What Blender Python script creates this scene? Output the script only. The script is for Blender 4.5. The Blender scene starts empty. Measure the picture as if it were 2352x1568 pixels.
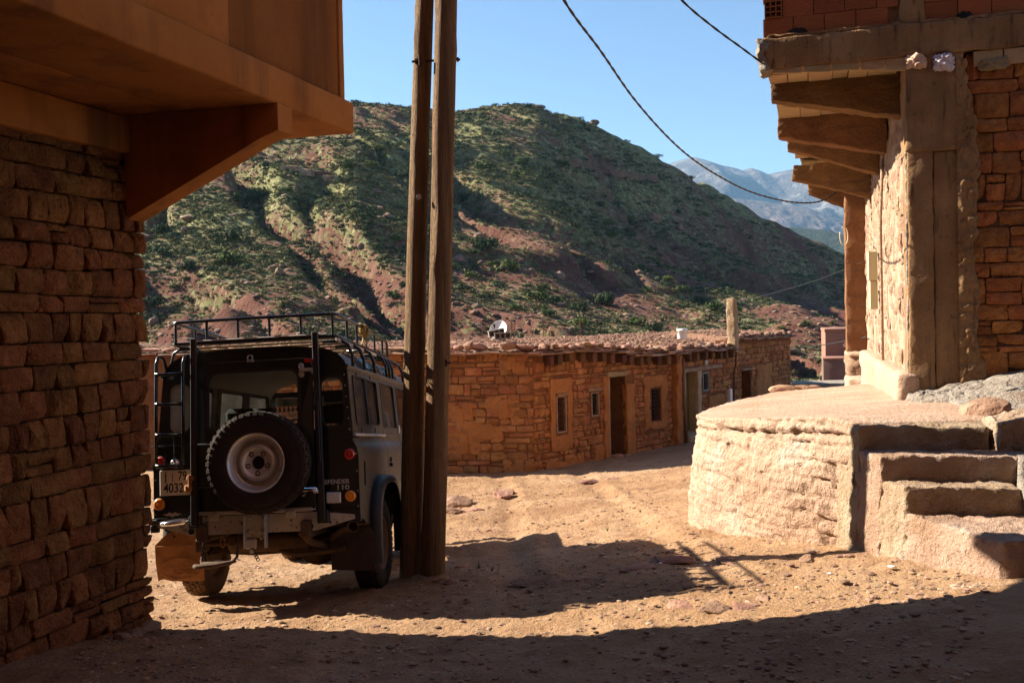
import bpy, bmesh, math, random
import numpy as np
from mathutils import Vector, Matrix

# ------------------------------------------------------------------ camera, sky, sun, exposure
S = bpy.context.scene
COL = S.collection
F = 2287.0; CX, CY = 1176.0, 784.0
PITCH = math.radians(1.18); ROLL = 0.021
SUN_AZ = math.radians(-19.0); SUN_EL = math.radians(30.5)
cam_data = bpy.data.cameras.new('camera')
cam = bpy.data.objects.new('camera', cam_data); COL.objects.link(cam)
cam_data.sensor_width = 36.0; cam_data.lens = 36.0 * F / 2352.0
cam_data.clip_start = 0.1; cam_data.clip_end = 30000
_right = Vector((math.cos(ROLL), math.sin(ROLL) * math.sin(PITCH) * 0, 0))
cam.matrix_world = (Matrix.Rotation(math.radians(90) - PITCH, 4, 'X') @ Matrix.Rotation(-ROLL, 4, 'Z'))
S.camera = cam
w = bpy.data.worlds.new('World'); S.world = w; w.use_nodes = True
wn = w.node_tree.nodes; wl = w.node_tree.links; wn.clear()
sky = wn.new('ShaderNodeTexSky'); sky.sky_type = 'NISHITA'; sky.sun_disc = False
sky.sun_elevation = SUN_EL
sky.sun_rotation = math.atan2(-math.cos(SUN_AZ), -math.sin(SUN_AZ))
sky.altitude = 1500; sky.air_density = 1.0; sky.dust_density = 0.0; sky.ozone_density = 2.5
bg = wn.new('ShaderNodeBackground'); bg.inputs[1].default_value = 0.05
wo = wn.new('ShaderNodeOutputWorld')
wl.new(sky.outputs[0], bg.inputs[0]); wl.new(bg.outputs[0], wo.inputs[0])
sd = bpy.data.lights.new('sun', 'SUN'); sd.energy = 5.0; sd.angle = math.radians(0.55); sd.color = (1.0, 0.885, 0.72)
sun = bpy.data.objects.new('sun', sd); COL.objects.link(sun)
SUND = Vector((math.cos(SUN_AZ) * math.cos(SUN_EL), math.sin(SUN_AZ) * math.cos(SUN_EL), -math.sin(SUN_EL)))
sun.rotation_euler = SUND.to_track_quat('-Z', 'Y').to_euler()
vs = S.view_settings; vs.view_transform = 'Standard'; vs.look = 'None'; vs.gamma = 1.0; vs.use_curve_mapping = False
vs.exposure = 1.92
S.cycles.max_bounces = 6; S.cycles.diffuse_bounces = 3; S.cycles.glossy_bounces = 3; S.cycles.transmission_bounces = 4
S.cycles.transparent_max_bounces = 12; S.cycles.volume_bounces = 0
S.cycles.use_denoising = True
S.cycles.caustics_reflective = False; S.cycles.caustics_refractive = False

# ------------------------------------------------------------------ measuring helpers (a pixel and a distance give a point)
def ray(px, py):
    a = px - CX; b = py - CY
    c, s = math.cos(ROLL), math.sin(ROLL)
    u = a * c - b * s; v = a * s + b * c
    x, yc, zc = u / F, 1.0, -v / F
    y = yc * math.cos(PITCH) + zc * math.sin(PITCH); z = zc * math.cos(PITCH) - yc * math.sin(PITCH)
    return np.array([x, y, z]) / y
def at(px, py, y): return ray(px, py) * y
def onplane(px, py, P, n):
    r = ray(px, py); return r * (np.dot(P, n) / np.dot(r, n))
_a = math.atan((1860 - CX) / F)
U = np.array([math.sin(_a), math.cos(_a), 0.0]); V = np.array([math.cos(_a), -math.sin(_a), 0.0]); Z = np.array([0, 0, 1.0])

# ------------------------------------------------------------------ noise
def _h(ix, iy, iz, seed):
    n = (ix.astype(np.int64) * 374761393 + iy.astype(np.int64) * 668265263 + iz.astype(np.int64) * 2147483647 + seed * 974711) & 0xffffffff
    n = ((n ^ (n >> 13)) * 1274126177) & 0xffffffff
    n = (n ^ (n >> 16)) & 0xffffffff
    return n.astype(np.float64) / 4294967295.0 * 2 - 1
def vnoise(x, y, z=0.0, seed=0):
    x, y, z = np.broadcast_arrays(np.asarray(x, float), np.asarray(y, float), np.asarray(z, float))
    ix, iy, iz = np.floor(x), np.floor(y), np.floor(z)
    fx, fy, fz = x - ix, y - iy, z - iz
    fx, fy, fz = [t * t * (3 - 2 * t) for t in (fx, fy, fz)]
    r = 0
    for dx in (0, 1):
        for dy in (0, 1):
            for dz in (0, 1):
                r = r + _h(ix + dx, iy + dy, iz + dz, seed) * (fx if dx else 1 - fx) * (fy if dy else 1 - fy) * (fz if dz else 1 - fz)
    return r
def fbm(x, y, z=0.0, o=4, seed=0, g=0.5):
    r = 0; a = 1.0; t = 0
    x, y, z = np.asarray(x, float), np.asarray(y, float), np.asarray(z, float)
    for k in range(o):
        r = r + a * vnoise(x + 17.3 * k, y - 9.1 * k, z + 3.7 * k, seed + k); t += a; a *= g; x = x * 2.03; y = y * 2.03; z = z * 2.03
    return r / t
def sstep(a, b, x):
    t = np.clip((np.asarray(x, float) - a) / (b - a), 0, 1); return t * t * (3 - 2 * t)

# ------------------------------------------------------------------ object helpers
MATW = {}
def tag(o, label=None, cat=None, group=None, kind=None):
    if label: o['label'] = label
    if cat: o['category'] = cat
    if group: o['group'] = group
    if kind: o['kind'] = kind
    return o
def empty(name, loc, label=None, cat=None, group=None, M=None):
    o = bpy.data.objects.new(name, None); COL.objects.link(o); o.empty_display_size = 0.2
    mw = M if M is not None else Matrix.Translation(Vector(loc))
    o.matrix_basis = mw
    o['_w'] = 1
    MATW[o] = mw
    del o['_w']
    tag(o, label, cat, group); return o
def link(o, parent=None, local=False):
    """meshes are built in world coordinates unless local=True"""
    COL.objects.link(o)
    if parent is not None:
        o.parent = parent
        if parent in MATW and not local: o.matrix_parent_inverse = MATW[parent].inverted()
    return o
def obj(name, verts, faces, mat=None, parent=None, smooth=False, local=False, mids=None):
    me = bpy.data.meshes.new(name)
    verts = np.asarray(verts, float).reshape(-1, 3)
    me.from_pydata(verts.tolist() if len(verts) < 200 else verts.tolist(), [], [tuple(int(i) for i in f) for f in faces])
    mats = mat if isinstance(mat, (list, tuple)) else [mat]
    for m in mats:
        if m is not None: me.materials.append(m)
    if smooth: me.polygons.foreach_set('use_smooth', np.ones(len(me.polygons), bool))
    if mids is not None: me.polygons.foreach_set('material_index', np.asarray(mids, np.int32))
    me.update()
    o = bpy.data.objects.new(name, me)
    return link(o, parent, local)
def fast_obj(name, verts, quads, mat, parent=None, smooth=True, nside=4):
    """numpy mesh: quads (n, nside) index array"""
    me = bpy.data.meshes.new(name)
    verts = np.asarray(verts, np.float32); quads = np.asarray(quads, np.int32)
    n = len(quads)
    me.vertices.add(len(verts)); me.vertices.foreach_set('co', verts.ravel())
    me.loops.add(n * nside); me.loops.foreach_set('vertex_index', quads.ravel())
    me.polygons.add(n); me.polygons.foreach_set('loop_start', np.arange(0, n * nside, nside, dtype=np.int32))
    me.polygons.foreach_set('loop_total', np.full(n, nside, np.int32))
    me.polygons.foreach_set('use_smooth', np.full(n, smooth, bool))
    me.materials.append(mat); me.update(calc_edges=True); me.validate()
    o = bpy.data.objects.new(name, me)
    return link(o, parent)
def gridfaces(nr, nc):
    i = np.arange(nr - 1)[:, None] * nc + np.arange(nc - 1)[None, :]
    i = i.ravel(); return np.stack([i, i + 1, i + nc + 1, i + nc], 1)

class MB:
    """collects shapes into ONE mesh"""
    def __init__(s): s.v = []; s.f = []; s.m = []; s.mi = 0
    def add(s, vs_, fs):
        b = len(s.v); s.v += [tuple(map(float, p)) for p in vs_]
        for f in fs: s.f.append(tuple(int(i) + b for i in f)); s.m.append(s.mi)
        return s
    def box(s, c, d, R=None):
        c = np.array(c, float); h = np.array(d, float) / 2
        p = np.array([[x, y, z] for x in (-1, 1) for y in (-1, 1) for z in (-1, 1)], float) * h
        if R is not None: p = p @ np.asarray(R).T
        return s.add(p + c, [(0, 1, 3, 2), (4, 6, 7, 5), (0, 4, 5, 1), (2, 3, 7, 6), (0, 2, 6, 4), (1, 5, 7, 3)])
    def cbox(s, c, d, b=0.004, R=None):
        """chamfered box"""
        h = np.array(d, float) / 2; b = min(b, min(h) * 0.8)
        P = []; F_ = []
        idx = {}
        for sx in (-1, 1):
            for sy in (-1, 1):
                for sz in (-1, 1):
                    sg = np.array([sx, sy, sz])
                    for ax in range(3):
                        q = sg * (h - b); q[ax] = sg[ax] * h[ax]
                        idx[(sx, sy, sz, ax)] = len(P); P.append(q)
        def quad(k, flip):
            F_.append(tuple(k[::-1]) if flip else tuple(k))
        for ax in range(3):
            a1, a2 = (ax + 1) % 3, (ax + 2) % 3
            for sg in (-1, 1):
                k = []
                for (p, q) in ((-1, -1), (1, -1), (1, 1), (-1, 1)):
                    t = [0, 0, 0]; t[ax] = sg; t[a1] = p; t[a2] = q; k.append(idx[(t[0], t[1], t[2], ax)])
                quad(k, sg < 0)
            for p in (-1, 1):
                for q in (-1, 1):  # edges along ax
                    k = []
                    for (e, A) in ((-1, a1), (1, a1), (1, a2), (-1, a2)):
                        t = [0, 0, 0]; t[ax] = e; t[a1] = p; t[a2] = q; k.append(idx[(t[0], t[1], t[2], A)])
                    quad(k, p * q > 0)
        for sx in (-1, 1):
            for sy in (-1, 1):
                for sz in (-1, 1):
                    quad([idx[(sx, sy, sz, a)] for a in range(3)], sx * sy * sz < 0)
        p = np.array(P)
        if R is not None: p = p @ np.asarray(R).T
        return s.add(p + np.array(c, float), F_)
    def tube(s, pts, r, n=8, cap=True, ry=None):
        pts = [np.array(p, float) for p in pts]; m = len(pts)
        rs = r if isinstance(r, (list, tuple, np.ndarray)) else [r] * m
        T = []
        for i in range(m):
            t = pts[min(i + 1, m - 1)] - pts[max(i - 1, 0)]; T.append(t / (np.linalg.norm(t) + 1e-12))
        up = np.array([0, 0, 1.0]) if abs(T[0][2]) < 0.9 else np.array([1.0, 0, 0])
        N = np.cross(T[0], up); N /= np.linalg.norm(N)
        vv = []; ff = []
        for i in range(m):
            N = N - T[i] * np.dot(N, T[i]); N /= np.linalg.norm(N) + 1e-12
            B = np.cross(T[i], N)
            for k in range(n):
                a = 2 * math.pi * k / n
                vv.append(pts[i] + rs[i] * (math.cos(a) * N + math.sin(a) * B))
        for i in range(m - 1):
            for k in range(n):
                a, b = i * n + k, i * n + (k + 1) % n
                ff.append((a, b, b + n, a + n))
        if cap: ff.append(tuple(range(n))[::-1]); ff.append(tuple(range((m - 1) * n, m * n)))
        return s.add(vv, ff)
    def lathe(s, prof, c=(0, 0, 0), axis=(0, 1, 0), n=24, close=False):
        """prof: (radius, along)"""
        ax = np.array(axis, float); ax /= np.linalg.norm(ax)
        u = np.cross(ax, [0, 0, 1.0]) if abs(ax[2]) < 0.9 else np.cross(ax, [1.0, 0, 0]); u /= np.linalg.norm(u); v = np.cross(ax, u)
        vv = []; ff = []; m = len(prof)
        for (r, t) in prof:
            for k in range(n):
                a = 2 * math.pi * k / n
                vv.append(np.array(c, float) + ax * t + r * (math.cos(a) * u + math.sin(a) * v))
        for i in range(m - 1 + (1 if close else 0)):
            for k in range(n):
                j = (i + 1) % m
                ff.append((i * n + k, i * n + (k + 1) % n, j * n + (k + 1) % n, j * n + k))
        return s.add(vv, ff)
    def prism(s, poly, a0, a1, mapf):
        """poly 2D outline, extruded between a0 and a1; mapf(p,q,a)->xyz"""
        n = len(poly)
        vv = [mapf(p, q, a0) for p, q in poly] + [mapf(p, q, a1) for p, q in poly]
        ff = [tuple(range(n))[::-1], tuple(range(n, 2 * n))] + [(i, (i + 1) % n, (i + 1) % n + n, i + n) for i in range(n)]
        return s.add(vv, ff)
    def build(s, name, mat, parent=None, smooth=False, local=False, angle=None):
        o = obj(name, s.v, s.f, mat, parent, smooth, local, s.m if isinstance(mat, (list, tuple)) else None)
        bm = bmesh.new(); bm.from_mesh(o.data); bmesh.ops.recalc_face_normals(bm, faces=bm.faces); bm.to_mesh(o.data); bm.free()
        if angle: o.data.set_sharp_from_angle(angle=math.radians(angle))
        return o

def hexblock(c8, size=0.08, amp=0.02, scale=4.0, rnd=0.03, seed=0, fine=0.3):
    """rough block between 8 corners ((x0y0z0),(x1y0z0),(x1y1z0),(x0y1z0), same for z1)"""
    c = np.array(c8, float)
    L = [np.linalg.norm(c[1] - c[0]), np.linalg.norm(c[3] - c[0]), np.linalg.norm(c[4] - c[0])]
    L = [max(L[0], np.linalg.norm(c[2] - c[3])), max(L[1], np.linalg.norm(c[2] - c[1])), max(L[2], np.linalg.norm(c[6] - c[2]))]
    axs = []
    for l in L:
        r = min(rnd, l * 0.4); n = max(2, int(l / size))
        inner = np.linspace(-l / 2 + r, l / 2 - r, n + 1)
        axs.append(np.concatenate([[-l / 2, -l / 2 + r * 0.3], inner, [l / 2 - r * 0.3, l / 2]]))
    idx = {}; P = []; Fc = []
    def vid(i, j, k):
        key = (i, j, k)
        if key not in idx: idx[key] = len(P); P.append((axs[0][i], axs[1][j], axs[2][k]))
        return idx[key]
    N = [len(a) for a in axs]
    for k in (0, N[2] - 1):
        for i in range(N[0] - 1):
            for j in range(N[1] - 1):
                q = (vid(i, j, k), vid(i + 1, j, k), vid(i + 1, j + 1, k), vid(i, j + 1, k)); Fc.append(q if k else q[::-1])
    for j in (0, N[1] - 1):
        for i in range(N[0] - 1):
            for k in range(N[2] - 1):
                q = (vid(i, j, k), vid(i + 1, j, k), vid(i + 1, j, k + 1), vid(i, j, k + 1)); Fc.append(q if not j else q[::-1])
    for i in (0, N[0] - 1):
        for j in range(N[1] - 1):
            for k in range(N[2] - 1):
                q = (vid(i, j, k), vid(i, j + 1, k), vid(i, j + 1, k + 1), vid(i, j, k + 1)); Fc.append(q if i else q[::-1])
    P = np.array(P); H = np.array(L) / 2; r = np.minimum(rnd, np.array(L) * 0.4)
    cc = np.clip(P, -H + r, H - r); d = P - cc; nd = np.linalg.norm(d / r, axis=1, keepdims=True)
    P = cc + np.where(nd > 1, d / np.maximum(nd, 1e-9), d)
    t = P / H * 0.5 + 0.5
    x, y, z = t[:, 0:1], t[:, 1:2], t[:, 2:3]
    W = (c[0] * (1 - x) * (1 - y) * (1 - z) + c[1] * x * (1 - y) * (1 - z) + c[2] * x * y * (1 - z) + c[3] * (1 - x) * y * (1 - z)
         + c[4] * (1 - x) * (1 - y) * z + c[5] * x * (1 - y) * z + c[6] * x * y * z + c[7] * (1 - x) * y * z)
    D = np.stack([fbm(W[:, 0] * scale, W[:, 1] * scale, W[:, 2] * scale, 4, seed + 11 * k, 0.55) for k in range(3)], 1)
    D2 = np.stack([vnoise(W[:, 0] * scale * 5, W[:, 1] * scale * 5, W[:, 2] * scale * 5, seed + 40 + k) for k in range(3)], 1)
    return W + amp * (D * 1.6 + fine * D2), Fc
def uvblock(u0, u1, v0, v1, z0, z1, O):
    """corners of a block aligned to the street frame at origin O"""
    f = lambda u, v, z: O + U * u + V * v + Z * z
    return [f(u0, v0, z0), f(u0, v1, z0), f(u1, v1, z0), f(u1, v0, z0), f(u0, v0, z1), f(u0, v1, z1), f(u1, v1, z1), f(u1, v0, z1)]

def rock_verts(seed, n=2, rough=0.25, flat=1.0):
    bm = bmesh.new(); bmesh.ops.create_icosphere(bm, subdivisions=n, radius=1.0)
    v = np.array([q.co[:] for q in bm.verts]); f = [tuple(q.index for q in p.verts) for p in bm.faces]; bm.free()
    rng = np.random.RandomState(seed)
    for k in range(9):       # chisel facets
        nrm = rng.normal(size=3); nrm /= np.linalg.norm(nrm); d = rng.uniform(0.55, 0.85)
        t = v @ nrm; v = v - np.outer(np.maximum(t - d, 0) * 0.9, nrm)
    v = v * (1 + rough * 0.5 * fbm(v[:, 0] * 1.7 + seed, v[:, 1] * 1.7, v[:, 2] * 1.7, 3, seed))[:, None]
    v[:, 2] *= flat
    return v, f

# ------------------------------------------------------------------ materials
ALB = 0.66      # one common scale for every measured surface colour
def rgb(c): return (c[0] * ALB, c[1] * ALB, c[2] * ALB, 1.0)
def earth(name, c1, c2, c3=None, scale=3.0, rough=0.95, bump=0.4, bscale=30.0, rand=0.25, obj_co=False, stretch=(1, 1, 1), spots=None, dust=None, metal=0.0, bdist=0.02, spec=0.25, streak=None, hue=0.02):
    m = bpy.data.materials.new(name); m.use_nodes = True; nt = m.node_tree; N = nt.nodes; L = nt.links
    b = N['Principled BSDF']; b.inputs['Roughness'].default_value = rough; b.inputs['Metallic'].default_value = metal
    b.inputs['Specular IOR Level'].default_value = spec
    if obj_co: co = N.new('ShaderNodeTexCoord').outputs['Object']
    else: co = N.new('ShaderNodeNewGeometry').outputs['Position']
    mp = N.new('ShaderNodeMapping'); mp.inputs['Scale'].default_value = stretch; L.new(co, mp.inputs[0]); co = mp.outputs[0]
    n1 = N.new('ShaderNodeTexNoise'); n1.inputs['Scale'].default_value = scale; n1.inputs['Detail'].default_value = 8; n1.inputs['Roughness'].default_value = 0.65; L.new(co, n1.inputs['Vector'])
    cr = N.new('ShaderNodeValToRGB'); L.new(n1.outputs['Fac'], cr.inputs[0])
    e = cr.color_ramp.elements; e[0].position = 0.32; e[0].color = rgb(c1); e[1].position = 0.66; e[1].color = rgb(c2)
    if c3:
        q = e.new(0.5); q.color = rgb(c3)
    col = cr.outputs[0]
    if rand:
        gi = N.new('ShaderNodeNewGeometry'); oi = N.new('ShaderNodeObjectInfo')
        ad = N.new('ShaderNodeMath'); ad.operation = 'ADD'; L.new(gi.outputs['Random Per Island'], ad.inputs[0]); L.new(oi.outputs['Random'], ad.inputs[1])
        fr = N.new('ShaderNodeMath'); fr.operation = 'FRACT'; L.new(ad.outputs[0], fr.inputs[0])
        mr = N.new('ShaderNodeMapRange'); mr.inputs[3].default_value = 1 - rand; mr.inputs[4].default_value = 1 + rand; L.new(fr.outputs[0], mr.inputs[0])
        m2 = N.new('ShaderNodeMath'); m2.operation = 'MULTIPLY'; m2.inputs[1].default_value = 7.31; L.new(ad.outputs[0], m2.inputs[0])
        f2 = N.new('ShaderNodeMath'); f2.operation = 'FRACT'; L.new(m2.outputs[0], f2.inputs[0])
        mh = N.new('ShaderNodeMapRange'); mh.inputs[3].default_value = 0.5 - hue; mh.inputs[4].default_value = 0.5 + hue; L.new(f2.outputs[0], mh.inputs[0])
        hs = N.new('ShaderNodeHueSaturation'); L.new(col, hs.inputs['Color']); L.new(mr.outputs[0], hs.inputs['Value']); L.new(mh.outputs[0], hs.inputs['Hue']); col = hs.outputs[0]
    def layer(col, c, sc, lo, hi, vec=None, fac=1.0, det=5):
        n = N.new('ShaderNodeTexNoise'); n.inputs['Scale'].default_value = sc; n.inputs['Detail'].default_value = det; n.inputs['Roughness'].default_value = 0.6; L.new(vec or co, n.inputs['Vector'])
        r = N.new('ShaderNodeMapRange'); r.inputs[1].default_value = lo; r.inputs[2].default_value = hi; r.inputs[4].default_value = fac; L.new(n.outputs['Fac'], r.inputs[0])
        mx = N.new('ShaderNodeMix'); mx.data_type = 'RGBA'; L.new(r.outputs[0], mx.inputs[0]); L.new(col, mx.inputs[6]); mx.inputs[7].default_value = rgb(c)
        return mx.outputs[2]
    if spots:
        for sp in spots: col = layer(col, *sp)
    if streak:
        for (c, sc, lo, hi, vx) in streak:
            mq = N.new('ShaderNodeMapping'); mq.inputs['Scale'].default_value = vx; L.new(co, mq.inputs[0]); col = layer(col, c, sc, lo, hi, mq.outputs[0])
    if dust:   # dust lying on upward faces: (colour, lo, hi, amount)
        g = N.new('ShaderNodeNewGeometry'); sx = N.new('ShaderNodeSeparateXYZ'); L.new(g.outputs['Normal'], sx.inputs[0])
        r = N.new('ShaderNodeMapRange'); r.inputs[1].default_value = dust[1]; r.inputs[2].default_value = dust[2]; r.inputs[4].default_value = dust[3]; L.new(sx.outputs['Z'], r.inputs[0])
        mx = N.new('ShaderNodeMix'); mx.data_type = 'RGBA'; L.new(r.outputs[0], mx.inputs[0]); L.new(col, mx.inputs[6]); mx.inputs[7].default_value = rgb(dust[0]); col = mx.outputs[2]
    L.new(col, b.inputs['Base Color'])
    if bump:
        n2 = N.new('ShaderNodeTexNoise'); n2.inputs['Scale'].default_value = bscale; n2.inputs['Detail'].default_value = 7; n2.inputs['Roughness'].default_value = 0.62; L.new(co, n2.inputs['Vector'])
        bp = N.new('ShaderNodeBump'); bp.inputs['Strength'].default_value = bump; bp.inputs['Distance'].default_value = bdist; L.new(n2.outputs['Fac'], bp.inputs['Height'])
        if bdist >= .018:
            n3 = N.new('ShaderNodeTexVoronoi'); n3.inputs['Scale'].default_value = bscale * 2.6; n3.feature = 'F1'; L.new(co, n3.inputs['Vector'])
            n4 = N.new('ShaderNodeTexNoise'); n4.inputs['Scale'].default_value = bscale * 4; n4.inputs['Detail'].default_value = 3; L.new(co, n4.inputs['Vector'])
            ad3 = N.new('ShaderNodeMath'); ad3.operation = 'ADD'; L.new(n3.outputs['Distance'], ad3.inputs[0]); L.new(n4.outputs['Fac'], ad3.inputs[1])
            b2 = N.new('ShaderNodeBump'); b2.inputs['Strength'].default_value = bump * .6; b2.inputs['Distance'].default_value = bdist * .11; L.new(ad3.outputs[0], b2.inputs['Height']); L.new(bp.outputs[0], b2.inputs['Normal']); bp = b2
        L.new(bp.outputs[0], b.inputs['Normal'])
    return m
def plain(name, c, rough=0.5, metal=0.0, bump=0.0, bscale=60, spec=0.5, var=0.0, obj_co=True, dusty=None, dscale=3.0, coat=0.0):
    m = bpy.data.materials.new(name); m.use_nodes = True; nt = m.node_tree; N = nt.nodes; L = nt.links
    b = N['Principled BSDF']; b.inputs['Roughness'].default_value = rough; b.inputs['Metallic'].default_value = metal; b.inputs['Specular IOR Level'].default_value = spec
    b.inputs['Base Color'].default_value = rgb(c)
    if coat: b.inputs['Coat Weight'].default_value = coat; b.inputs['Coat Roughness'].default_value = 0.15
    co = N.new('ShaderNodeTexCoord').outputs['Object']
    if dusty:   # (colour, lo, hi, amount)
        n = N.new('ShaderNodeTexNoise'); n.inputs['Scale'].default_value = dscale; n.inputs['Detail'].default_value = 8; n.inputs['Roughness'].default_value = 0.7; L.new(co, n.inputs['Vector'])
        r = N.new('ShaderNodeMapRange'); r.inputs[1].default_value = dusty[1]; r.inputs[2].default_value = dusty[2]; r.inputs[4].default_value = dusty[3]; L.new(n.outputs['Fac'], r.inputs[0])
        mx = N.new('ShaderNodeMix'); mx.data_type = 'RGBA'; L.new(r.outputs[0], mx.inputs[0]); mx.inputs[6].default_value = rgb(c); mx.inputs[7].default_value = rgb(dusty[0]); L.new(mx.outputs[2], b.inputs['Base Color'])
        rr = N.new('ShaderNodeMapRange'); rr.inputs[3].default_value = rough; rr.inputs[4].default_value = 0.9; L.new(r.outputs[0], rr.inputs[0]); L.new(rr.outputs[0], b.inputs['Roughness'])
    if bump:
        n2 = N.new('ShaderNodeTexNoise'); n2.inputs['Scale'].default_value = bscale; n2.inputs['Detail'].default_value = 5; L.new(co, n2.inputs['Vector'])
        bp = N.new('ShaderNodeBump'); bp.inputs['Strength'].default_value = bump; bp.inputs['Distance'].default_value = 0.01; L.new(n2.outputs['Fac'], bp.inputs['Height']); L.new(bp.outputs[0], b.inputs['Normal'])
    return m

M_ground = earth('ground_soil', (0.370, 0.202, 0.100), (0.580, 0.364, 0.204), (0.470, 0.277, 0.144), scale=1.1, bump=1.0, bscale=26, rand=0, bdist=0.035,
                 spots=[((.60, .41, .27), 0.35, .50, .68, None, .7), ((.30, .15, .08), 3.2, .56, .72, None, .65), ((.60, .50, .38), 30.0, .62, .7, None, .6), ((.24, .13, .075), 14.0, .60, .70, None, .6), ((.33, .165, .085), .8, .55, .7, None, .6)])
M_stone_w = earth('wall_stone', (0.248, 0.095, 0.034), (0.515, 0.232, 0.087), (0.363, 0.152, 0.053), scale=6, bump=1.0, bscale=22, rand=.30, bdist=.05, hue=.012, spots=[((.42, .33, .27), 1.7, .70, .76, None, .6), ((.10, .045, .025), 9, .6, .72, None, .6)])
M_stone_r = earth('infill_stone', (0.348, 0.117, 0.035), (0.661, 0.272, 0.093), (0.487, 0.179, 0.057), scale=6, bump=1.0, bscale=20, rand=.22, bdist=.05, hue=.010, spots=[((.15, .07, .035), 7, .6, .72, None, .6)])
M_mortar_w = earth('wall_mortar', (0.078, 0.034, 0.016), (0.169, 0.078, 0.039), scale=8, bump=1.0, bscale=25, rand=0)
M_plaster_l = earth('ochre_plaster', (0.491, 0.186, 0.043), (0.624, 0.253, 0.068), (0.557, 0.216, 0.054), scale=1.1, bump=.35, bscale=48, rand=0, bdist=.008,
                    spots=[((.26, .095, .025), 1.6, .5, .7, None, .6), ((.46, .34, .24), 4.5, .69, .76, None, .5), ((.22, .09, .03), 14, .62, .74, None, .35)], streak=[((.24, .10, .035), 3.0, .52, .72, (1, 1, .07))])
M_plaster_r = earth('rough_ochre_plaster', (0.365, 0.130, 0.026), (0.486, 0.189, 0.048), (0.419, 0.156, 0.036), scale=1.5, bump=1.0, bscale=95, rand=0, bdist=.014,
                    streak=[((.22, .085, .025), 2.6, .5, .7, (1, 1, .06)), ((.42, .19, .06), 2.0, .56, .74, (1, 1, .1))])
M_patch = earth('paint_patch', (.5, .40, .32), (.6, .5, .42), scale=9, bump=.3, rand=0)
M_conc = earth('raw_concrete', (0.298, 0.163, 0.073), (0.486, 0.293, 0.146), (0.384, 0.221, 0.106), scale=2.2, bump=.9, bscale=34, rand=0, bdist=.025,
               streak=[((.30, .17, .085), 2.5, .50, .70, (2.2, 2.2, .12)), ((.12, .075, .045), 5.0, .58, .7, (3, 3, .3))], spots=[((.13, .09, .06), 13, .62, .7, None, .7)])
M_conc2 = earth('earthy_concrete', (0.246, 0.120, 0.044), (0.369, 0.200, 0.077), (0.307, 0.158, 0.061), scale=2.6, bump=1.0, bscale=24, rand=.06, bdist=.03,
                streak=[((.2, .11, .06), 3.0, .55, .7, (.3, 1, 3))])
M_wood = earth('formwork_wood', (.45, .30, .15), (.62, .46, .27), scale=3, bump=.4, bscale=30, rand=.15, stretch=(1, 6, 6))
M_rammed = earth('rammed_earth', (0.621, 0.395, 0.273), (0.814, 0.584, 0.437), (0.718, 0.487, 0.350), scale=1.8, bump=1.0, bscale=26, rand=0, bdist=.04,
                 spots=[((.54, .31, .19), .9, .52, .70, None, .7), ((.82, .68, .56), 2.7, .58, .72, None, .8), ((.36, .21, .12), 9.0, .62, .70, None, .6)], streak=[((.74, .60, .46), 5, .58, .7, (1.5, 1.5, .3))])
M_step = earth('step_concrete', (0.490, 0.320, 0.207), (0.694, 0.514, 0.378), (0.592, 0.417, 0.288), scale=2.5, bump=1.0, bscale=30, rand=.05, bdist=.04,
               spots=[((.42, .25, .14), 1.4, .48, .64, None, .8), ((.62, .58, .50), 4, .6, .7, None, .7), ((.30, .2, .13), 12, .6, .7, None, .5)])
M_greyconc = earth('grey_rubble_concrete', (.38, .32, .26), (.58, .52, .45), (.48, .41, .34), scale=5, bump=1.2, bscale=16, rand=0, bdist=.06, spots=[((.42, .26, .16), 1.5, .55, .7, None, .7)])
M_brick = earth('hollow_brick', (0.319, 0.098, 0.035), (0.409, 0.145, 0.054), scale=2.5, bump=.3, bscale=40, rand=.14, bdist=.004, spots=[((0.297, 0.185, 0.108), 5, .66, .74, None, .6)], hue=.006)
M_stone_h = earth('house_stone', (0.373, 0.143, 0.050), (0.635, 0.284, 0.114), (0.497, 0.205, 0.078), scale=4, bump=1.0, bscale=18, rand=.22, bdist=.04, hue=.010)
M_mud = earth('mud_plaster', (0.446, 0.176, 0.055), (0.621, 0.267, 0.092), (0.527, 0.215, 0.069), scale=2.2, bump=1.0, bscale=12, rand=0, bdist=.04, spots=[((.26, .11, .045), 3, .56, .72, None, .7)])
M_core = earth('mud_core', (0.168, 0.063, 0.024), (0.312, 0.127, 0.050), scale=5, bump=1, bscale=20, rand=0)
M_rock = earth('red_rock', (.32, .17, .11), (.50, .31, .22), (.40, .225, .15), scale=3, bump=.9, bscale=14, rand=.3, bdist=.03, hue=.015)
M_gravel = earth('roof_gravel', (.30, .15, .09), (.48, .28, .19), (.38, .2, .13), scale=9, bump=1.2, bscale=26, rand=0, bdist=.06)
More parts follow.
